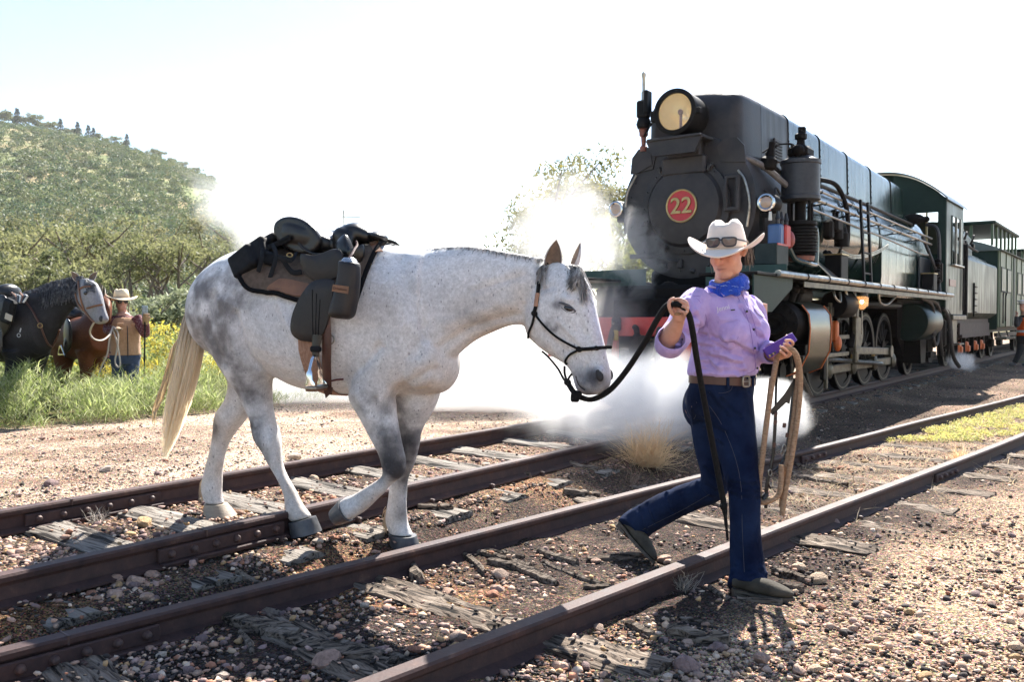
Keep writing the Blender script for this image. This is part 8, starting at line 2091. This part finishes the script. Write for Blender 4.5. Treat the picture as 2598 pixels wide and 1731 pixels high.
# trees along the ridge, one by one
RT=[]
for q in range(3):
    c=[(vr.normal()*1.1,vr.normal()*1.1,3.0+vr.random()*2.2)for _ in range(12)]
    V,F,ii=leaf_cloud(c,[.8+.7*vr.random()for _ in c],60,.38,.7,40+q,1.2);RT.append((MB().tube([(0,0,-1),(.1,0,1.8),(-.1,.1,3.6)],[.16,.12,.05],5).mesh("trunk",M_BARK),fast_mesh("crown",V,F,leaf_mat("ridge_leaf_%d"%q,(.12,.14,.07),(.2,.21,.1)))))
c=[(0,0,.8+1.1*j)for j in range(6)];V,F,ii=leaf_cloud(c,[1.5,1.7,1.5,1.2,.9,.5],110,.36,.8,47,1.2)
RT.append((MB().tube([(0,0,-1),(0,0,3)],.15,5).mesh("trunk",M_BARK),fast_mesh("crown",V,F,leaf_mat("pine_leaf",(.022,.036,.026),(.04,.06,.035),.15))))
for px_,q,s in[(8,0,1.2),(30,1,1.4),(46,2,1.2),(70,0,1.2),(88,1,1.4),(105,2,1.1),(128,0,1.0),(143,1,1.1),(178,2,.9),(190,0,.9),(205,1,1.0),(252,2,1.0),(275,0,.8),(300,1,1.0),(322,2,.9),(395,0,1.0),(408,1,.9),(442,2,.8),(470,0,.9),(500,1,.8),(540,2,.8),(580,0,.7)]:
    P=hill_pt([px_],np.array([.995]))[0];t=empty("ridge_tree",P,"small tree standing out on the ridge line of the hill","tree","trees along the ridge line",rz=vr.random()*6);t.scale=(s*1.05,)*3
    for nm,me in zip(("trunk","crown"),RT[q]):link(nm,me,t,False)
PO={51:'first',160:'second',203:'third',230:'fourth',243:'fifth',327:'last'}
for px_,kk,s in[(51,.985,1.5),(160,.975,1.25),(230,.975,1.2),(243,.975,1.1),(203,.90,1.1),(327,.93,1.05)]:
    P=hill_pt([px_],np.array([kk]))[0];t=empty("dark_pine",P,"dark conical pine near the hilltop, %s of six from the left"%PO[px_],"tree","dark pines near the hilltop");t.scale=(s,)*3
    for nm,me in zip(("trunk","crown"),RT[3]):link(nm,me,t,False)

# --- leafy verge at the left: upright blades and sprays, one mass
def blades(name,P,H,Wd,cols,lean=.35,seed=0,m=None):
    r=np.random.default_rng(seed);n=len(P);a=r.random(n)*6.283
    side=np.stack([np.cos(a),np.sin(a),np.zeros(n)],1)*Wd[:,None]/2
    tilt=r.normal(size=(n,3))*lean;tilt[:,2]=0
    mid=P+np.stack([np.zeros(n),np.zeros(n),H*.55],1)+tilt*H[:,None]*.4;tip=P+np.stack([np.zeros(n),np.zeros(n),H],1)+tilt*H[:,None]*1.1
    V=np.stack([P-side,P+side,mid+side*.8,mid-side*.8,tip],1).reshape(-1,3);o=np.arange(n)*5
    F=np.concatenate([np.stack([o,o+1,o+2],1),np.stack([o,o+2,o+3],1),np.stack([o+3,o+2,o+4],1)])
    me=fast_mesh(name,V,F,m);attr_color(me,"col",np.repeat(cols,5,0));return me
M_BLADE=leaf_mat("verge_leaf",None,None,.55,.6,"col")
def verge_top(x,y):
    p,t=pcoord(x,y);return p
n=215000
px=vr.uniform(-350,1000,n);Yv=8.6+10*vr.random(n)**1.7
X=(px-CPX)/FPX*Yv;p,t=pcoord(X,Yv);nz=fbm(np.stack([X,Yv],1),.95,3,7.0);n2=fbm(np.stack([X,Yv],1),2.6,2,8.0)
edge=-6.0+.55*nz
keep=(p<edge)&(Yv<19)&(vr.random(n)<np.clip(.45+1.3*nz+1.2*n2,.06,1))
X,Yv,p,nz,n2=X[keep],Yv[keep],p[keep],nz[keep],n2[keep];n=len(X)
mound=(.20+.42*np.clip(nz+.35,0,1)+.40*np.clip(n2+.1,0,1))*np.clip((edge[keep]-p)/1.0+.25,.25,1)
hs_=vr.random(n)**.6*mound;Hh=.035+.085*vr.random(n)
G=np.array([(.20,.25,.075),(.28,.33,.11),(.13,.175,.05),(.36,.38,.17),(.26,.29,.14),(.32,.33,.20)]);cols=G[vr.integers(0,6,n)]*(.85+.75*vr.random((n,1)))
fl=fbm(np.stack([X,Yv],1),.5,3,21.0);isf=(fl>.30)&(Yv>12.0)&(hs_>mound*.75)&(vr.random(n)<.8);cols[isf]=np.array([.48,.39,.05])*(.75+.5*vr.random((isf.sum(),1)))
P0=np.stack([X,Yv,gz(X,Yv)-.02+hs_],1)
me=blades("verge_plants",P0,Hh,(.005+.005*vr.random(n))*(.6+.05*Yv),cols,1.0,3,M_BLADE)
tag(link("verge_plants",me),"dense bright green leafy weeds with yellow flowers along the left verge","weeds",None,"stuff")
# yellow-flowering bushes behind
YB=[]
for q in range(3):
    c=[(vr.normal()*.42,vr.normal()*.42,.25+.55*vr.random())for _ in range(16)]
    V,F,ii=leaf_cloud(c,[.22+.12*vr.random()for _ in c],120,.040,.8,60+q,1.4)
    cl=np.where((V.reshape(-1,3,3).mean(1)[:,2]>.72+.2*vr.normal(size=len(F)))[:,None],np.array([[.46,.39,.07]]),np.array([[.24,.29,.10]]))*(.7+.6*vr.random((len(F),1)))
    mm=fast_mesh("flowers",V,F,M_BLADE);attr_color(mm,"col",np.repeat(cl,3,0));tb=MB()
    for cc_ in c[:7]:tb.tube([(0,0,-.1),(cc_[0]*.5,cc_[1]*.5,cc_[2]*.6),cc_],[.015,.01,.005],4)
    YB.append((tb.mesh("stems",M_BARK),mm))
for j,(px_,Y,s)in enumerate([(60,14,1.0),(120,13.2,.9),(30,16,1.2),(140,16.5,1.1),(360,15.5,1.1),(405,14.2,1.0),(440,16.5,1.2),(385,17.5,1.3),(335,20.5,1.4),(470,14.8,.8),(200,15.8,.9),(-60,14,1.2)]):
    t=empty("flowering_bush",((px_-CPX)/FPX*Y,Y,.03),"yellow-flowering bush among the green weeds of the verge","bush","yellow-flowering bushes on the verge",rz=vr.random()*6);t.scale=(s,)*3
    for nm,me in zip(("stems","flowers"),YB[j%3]):link(nm,me,t,False)
# rough grass under and between the trees
n=30000;Yv=19+75*vr.random(n)**1.6;px=vr.uniform(-500,1050,n);X=(px-CPX)/FPX*Yv
Z=np.array([slope(a,b)for a,b in zip(X,Yv)]);cols=np.array([(.30,.27,.09),(.22,.24,.07),(.16,.19,.05)])[vr.integers(0,3,n)]*(.75+.5*vr.random((n,1)))
me=blades("meadow_grass",np.stack([X,Yv,Z-.05],1),(.22+.3*vr.random(n)),.018+.003*Yv,cols,.5,9,M_BLADE);tag(link("meadow_grass",me),"rough grass and low growth between the trees","grass",None,"stuff")
# ground rising to the hill under the trees
gxs=np.linspace(-260,40,70);gys=np.concatenate([np.linspace(20,60,24),np.linspace(64,140,16)]);AX_,AY_=np.meshgrid(gxs,gys)
Zs=np.array([slope(a,b)for a,b in zip(AX_.ravel(),AY_.ravel())])-.04+.02*0
ids=np.arange(AX_.size).reshape(AX_.shape);Fs=np.stack([ids[:-1,:-1].ravel(),ids[:-1,1:].ravel(),ids[1:,1:].ravel(),ids[1:,:-1].ravel()],1)
Zs=np.where(Zs<.06,-.25,Zs)
tag(link("meadow_slope",fast_mesh("meadow_slope",np.stack([AX_.ravel(),AY_.ravel(),Zs],1),Fs,mat("meadow",(.20,.18,.06),(.14,.15,.05),rough=.95,spec=.05,scale=.5,detail=8),True)),"grassy slope under the trees",None,None,"structure")
# --- dry bush and dead weeds by the rails
M_DRY=leaf_mat("dry_twig",(.74,.54,.32),(.88,.68,.44),.5,.8)
def twig_ball(name,base,R_,n,label,cat,seed,m=M_DRY,w=.0022,flat=.75):
    rg=random.Random(seed);e=empty(name,base,label,cat);mb=MB()
    for k in range(n):
        a=rg.random()*6.283;el=rg.random()**.7*1.5;L=R_*(.55+.55*rg.random());d=Vector((math.cos(a)*math.cos(el),math.sin(a)*math.cos(el),math.sin(el)*flat+.05))
        p=[Vector(base)+Vector((rg.gauss(0,.04),rg.gauss(0,.04),0))*R_*3];q=d.copy()
        for s in range(5):q=(q+Vector((rg.gauss(0,.35),rg.gauss(0,.35),rg.gauss(.06,.3)))).normalized();p.append(p[-1]+q*L/5)
        mb.ribbon(p,w,Vector((rg.gauss(0,1),rg.gauss(0,1),rg.gauss(0,.5))).normalized())
    mb.build("twigs",m,e,angle=180,clean=False);return e
g=gpt(1640,1172);twig_ball("dry_bush",g,.42,900,"pale dry tumbleweed bush beside the loco track","bush",2)
g=gpt(250,1330);twig_ball("dead_weed",g,.12,60,"small grey dead weed by the far rail's joint at left","weed",3,leaf_mat("grey_twig",(.32,.28,.24),(.45,.40,.34),.1),.002)
g=gpt(1735,1500);twig_ball("dead_weed",g,.13,70,"small grey dead weed beside the near rail by the woman's boot","weed",4,leaf_mat("grey_twig_b",(.26,.22,.18),(.38,.33,.28),.1),.0018)
g=gpt(1600,1215);twig_ball("dead_weed",g,.16,36,"thin dead branching weed left of the woman's legs","weed",5,leaf_mat("brown_twig",(.20,.13,.09),(.28,.2,.14),.1),.0022)
g=gpt(2185,1285);twig_ball("dry_grass_tuft",g,.12,160,"straw-coloured grass tuft against the near rail at right","grass tuft",6,M_DRY,.0018,.5)
g=gpt(2430,1165);twig_ball("dry_grass_tuft",g,.16,150,"straw-coloured grass tuft over the near rail's far joint","grass tuft",7,M_DRY,.0018,.6)
# straw litter and low yellow-green weeds between the near rails at the right
n=1500;px=vr.uniform(1950,2700,n);py=vr.uniform(1060,1330,n);pts=np.array([tuple(gpt(a,b))for a,b in zip(px,py)]);q,u=ncoord(pts[:,0],pts[:,1]);nz=fbm(pts[:,:2],2.0,3,4.0)
k=((q>-1.05)&(q<-.06)&(nz>-.15))|((q>.06)&(q<.5)&(nz>.1));pts=pts[k];m_=len(pts)
me=blades("straw_litter",pts+np.array([0,0,.004]),.025+.05*vr.random(m_),.003+.004*vr.random(m_),np.array([(.48,.38,.25)])*(.7+.5*vr.random((m_,1))),1.6,12,M_BLADE);tag(link("straw_litter",me),"dry straw litter lying between the near rails at right","straw",None,"stuff")
n=5200;px=vr.uniform(2180,2760,n);py=vr.uniform(1030,1125,n);pts=np.array([tuple(gpt(a,b))for a,b in zip(px,py)]);q,u=ncoord(pts[:,0],pts[:,1]);nz=fbm(pts[:,:2],1.2,3,8.0)
k=(q>-1.06)&(q<-.08)&(nz+.10*(u-6)>.08);pts=pts[k]
V,F,ii=leaf_cloud(pts+np.array([0,0,.03]),np.full(len(pts),.035),11,.013,.7,77,1.0,0);cl=np.array([(.52,.48,.16),(.62,.56,.18),(.36,.38,.14),(.5,.42,.24)])[vr.integers(0,4,len(pts))]
me=fast_mesh("yellow_ground_weeds",V,F,M_BLADE);attr_color(me,"col",np.repeat(cl[ii],3,0));tag(link("yellow_ground_weeds",me),"low yellow-green flowering weeds between the near rails at right","weeds",None,"stuff")
# overhead wire and far pole
pw=empty("power_line",atY(90,612,62),"thin power line crossing in front of the trees at left","power line")
MB().tube([atY(-200,604,60)+Vector((0,0,-.25*(1-(t*2-1)**2)))+(atY(900,650,66)-atY(-200,604,60))*t for t in np.linspace(0,1,20)],.018,5).build("wire",mat("wire_grey",(.30,.29,.28),rough=.6),pw)
pole=empty("power_pole",atY(872,620,120),"faint distant power pole with a crossarm beyond the saddle","power pole");c=atY(872,550,120)
MB().tube([(c.x,c.y,0),(c.x,c.y,c.z+.9)],[.16,.12],8).build("pole",mat("hazed_pole_grey",(.45,.45,.45),rough=.8),pole)  # pole and crossarm colour made pale to stand in for haze
MB().box((c.x,c.y,c.z),(4.6,.14,.14)).build("crossarm",mat("hazed_crossarm_grey",(.45,.45,.45),rough=.8),pole)

# ================================================================== steam and haze
def steam_mat(name,dens,scale,lo,hi,aniso=.35,soft=(.15,1.0),stretch=(1,1,1),detail=5,col=(1,1,1),seed=0.0):
    m=bpy.data.materials.new(name);m.use_nodes=True;nt=m.node_tree;n=nt.nodes;l=nt.links
    n.remove(n["Principled BSDF"]);v=n.new("ShaderNodeVolumePrincipled");v.inputs["Color"].default_value=(*col,1);v.inputs["Anisotropy"].default_value=aniso
    tc=n.new("ShaderNodeTexCoord")
    ln=n.new("ShaderNodeVectorMath");ln.operation='LENGTH';l.new(tc.outputs["Object"],ln.inputs[0])
    fo=n.new("ShaderNodeMapRange");fo.interpolation_type='SMOOTHSTEP';fo.inputs[1].default_value=soft[1];fo.inputs[2].default_value=soft[0];fo.inputs[3].default_value=0;fo.inputs[4].default_value=1;l.new(ln.outputs["Value"],fo.inputs[0])
    ge=n.new("ShaderNodeNewGeometry");mp=n.new("ShaderNodeMapping");mp.inputs["Scale"].default_value=stretch;mp.inputs["Location"].default_value=(seed,seed*.7,seed*.3);l.new(ge.outputs["Position"],mp.inputs[0])
    nz=n.new("ShaderNodeTexNoise");nz.inputs["Scale"].default_value=scale;nz.inputs["Detail"].default_value=detail;nz.inputs["Roughness"].default_value=.62;nz.inputs["Distortion"].default_value=.5;l.new(mp.outputs[0],nz.inputs["Vector"])
    # noise eats into the edge: density = ramp(noise + falloff - 1)
    ad=n.new("ShaderNodeMath");ad.operation='MULTIPLY_ADD';ad.inputs[1].default_value=.55;l.new(fo.outputs[0],ad.inputs[0]);l.new(nz.outputs[0],ad.inputs[2])
    rp=n.new("ShaderNodeMapRange");rp.interpolation_type='SMOOTHSTEP';rp.inputs[1].default_value=lo;rp.inputs[2].default_value=hi;rp.inputs[3].default_value=0;rp.inputs[4].default_value=dens;l.new(ad.outputs[0],rp.inputs[0])
    mu=n.new("ShaderNodeMath");mu.operation='MULTIPLY';l.new(rp.outputs[0],mu.inputs[0]);l.new(fo.outputs[0],mu.inputs[1]);l.new(mu.outputs[0],v.inputs["Density"])
    l.new(v.outputs[0],n["Material Output"].inputs["Volume"])
    return m
def steam(c,r,m,label,rot=0.0,tilt=0.0):
    bm=bmesh.new();bmesh.ops.create_icosphere(bm,subdivisions=3,radius=1.0);me=bpy.data.meshes.new("steam_cloud");bm.to_mesh(me);bm.free();me.materials.append(m)
    o=link("steam_cloud",me);o.location=c;o.scale=r;o.rotation_euler=(0,tilt,rot)
    return tag(o,label,"steam",None,"stuff")
yaw_t=math.atan2(TD.y,TD.x)
steam(atY(930,960,12.6),(2.7,.95,2.05),steam_mat("steam_bank",2.8,1.2,.48,.80,.5,(.30,1.0),seed=1.0),"thick white bank of steam behind the horse's neck and legs")
steam(atY(1230,985,11.2),(2.0,.85,1.75),steam_mat("steam_bank_low",3.2,1.4,.44,.76,.5,(.35,1.0),seed=2.0),"low white steam on the track beneath the horse's head")
steam(atY(700,560,15.5),(2.4,.85,1.35),steam_mat("steam_drift",1.3,1.7,.62,.95,.5,(.2,1.0),seed=3.0),"drifting steam over the trees behind the saddle",0,.5)
steam(atY(1430,620,10.6),(1.25,.60,1.6),steam_mat("steam_plume",.85,3.0,.70,.96,.5,(.2,1.0),seed=4.0),"rising steam wisps in front of the gum tree",0,.25)
steam(atY(1600,640,8.9),(.7,.30,1.0),steam_mat("steam_wisp",1.5,4.2,.82,.98,.5,seed=5.0),"thin steam wisps curling over the smokebox front",0,-.3)
steam(atY(1600,1010,7.1),(1.25,.45,.55),steam_mat("steam_ground",4.5,2.6,.50,.80,.5,(.25,1.0),seed=6.0),"low steam cloud around the buffer beam behind the woman",.2)
steam(atY(1530,820,8.5),(.85,.40,.65),steam_mat("steam_beam",1.1,3.0,.68,.98,.5,seed=7.0),"steam drifting across the red buffer beam")
steam(atY(1945,1045,7.2),(.46,.30,.36),steam_mat("steam_puff",8.0,4.0,.52,.74,.5,(.35,1.0),seed=8.0),"dense white steam puff beside the locomotive cylinder")
steam(lw(9.9,1.25,.45),(.45,.3,.28),steam_mat("steam_jet",6.0,5.0,.6,.9,.5,seed=9.0),"small steam jet under the locomotive cab")

bm=bmesh.new();bmesh.ops.create_cube(bm,size=1.0);hz_me=bpy.data.meshes.new("haze");bm.to_mesh(hz_me);bm.free()
hzm=bpy.data.materials.new("haze_air");hzm.use_nodes=True;nt=hzm.node_tree;nt.nodes.remove(nt.nodes["Principled BSDF"]);hv=nt.nodes.new("ShaderNodeVolumePrincipled")
hv.inputs["Color"].default_value=(.93,.96,1,1);hv.inputs["Density"].default_value=.00013;hv.inputs["Anisotropy"].default_value=.3;nt.links.new(hv.outputs[0],nt.nodes["Material Output"].inputs["Volume"])
hz_me.materials.append(hzm);ho=link("haze",hz_me);ho.location=(0,4250,59.3);ho.scale=(14000,10600,121.4);tag(ho,"thin bright haze in the air","haze",None,"stuff")
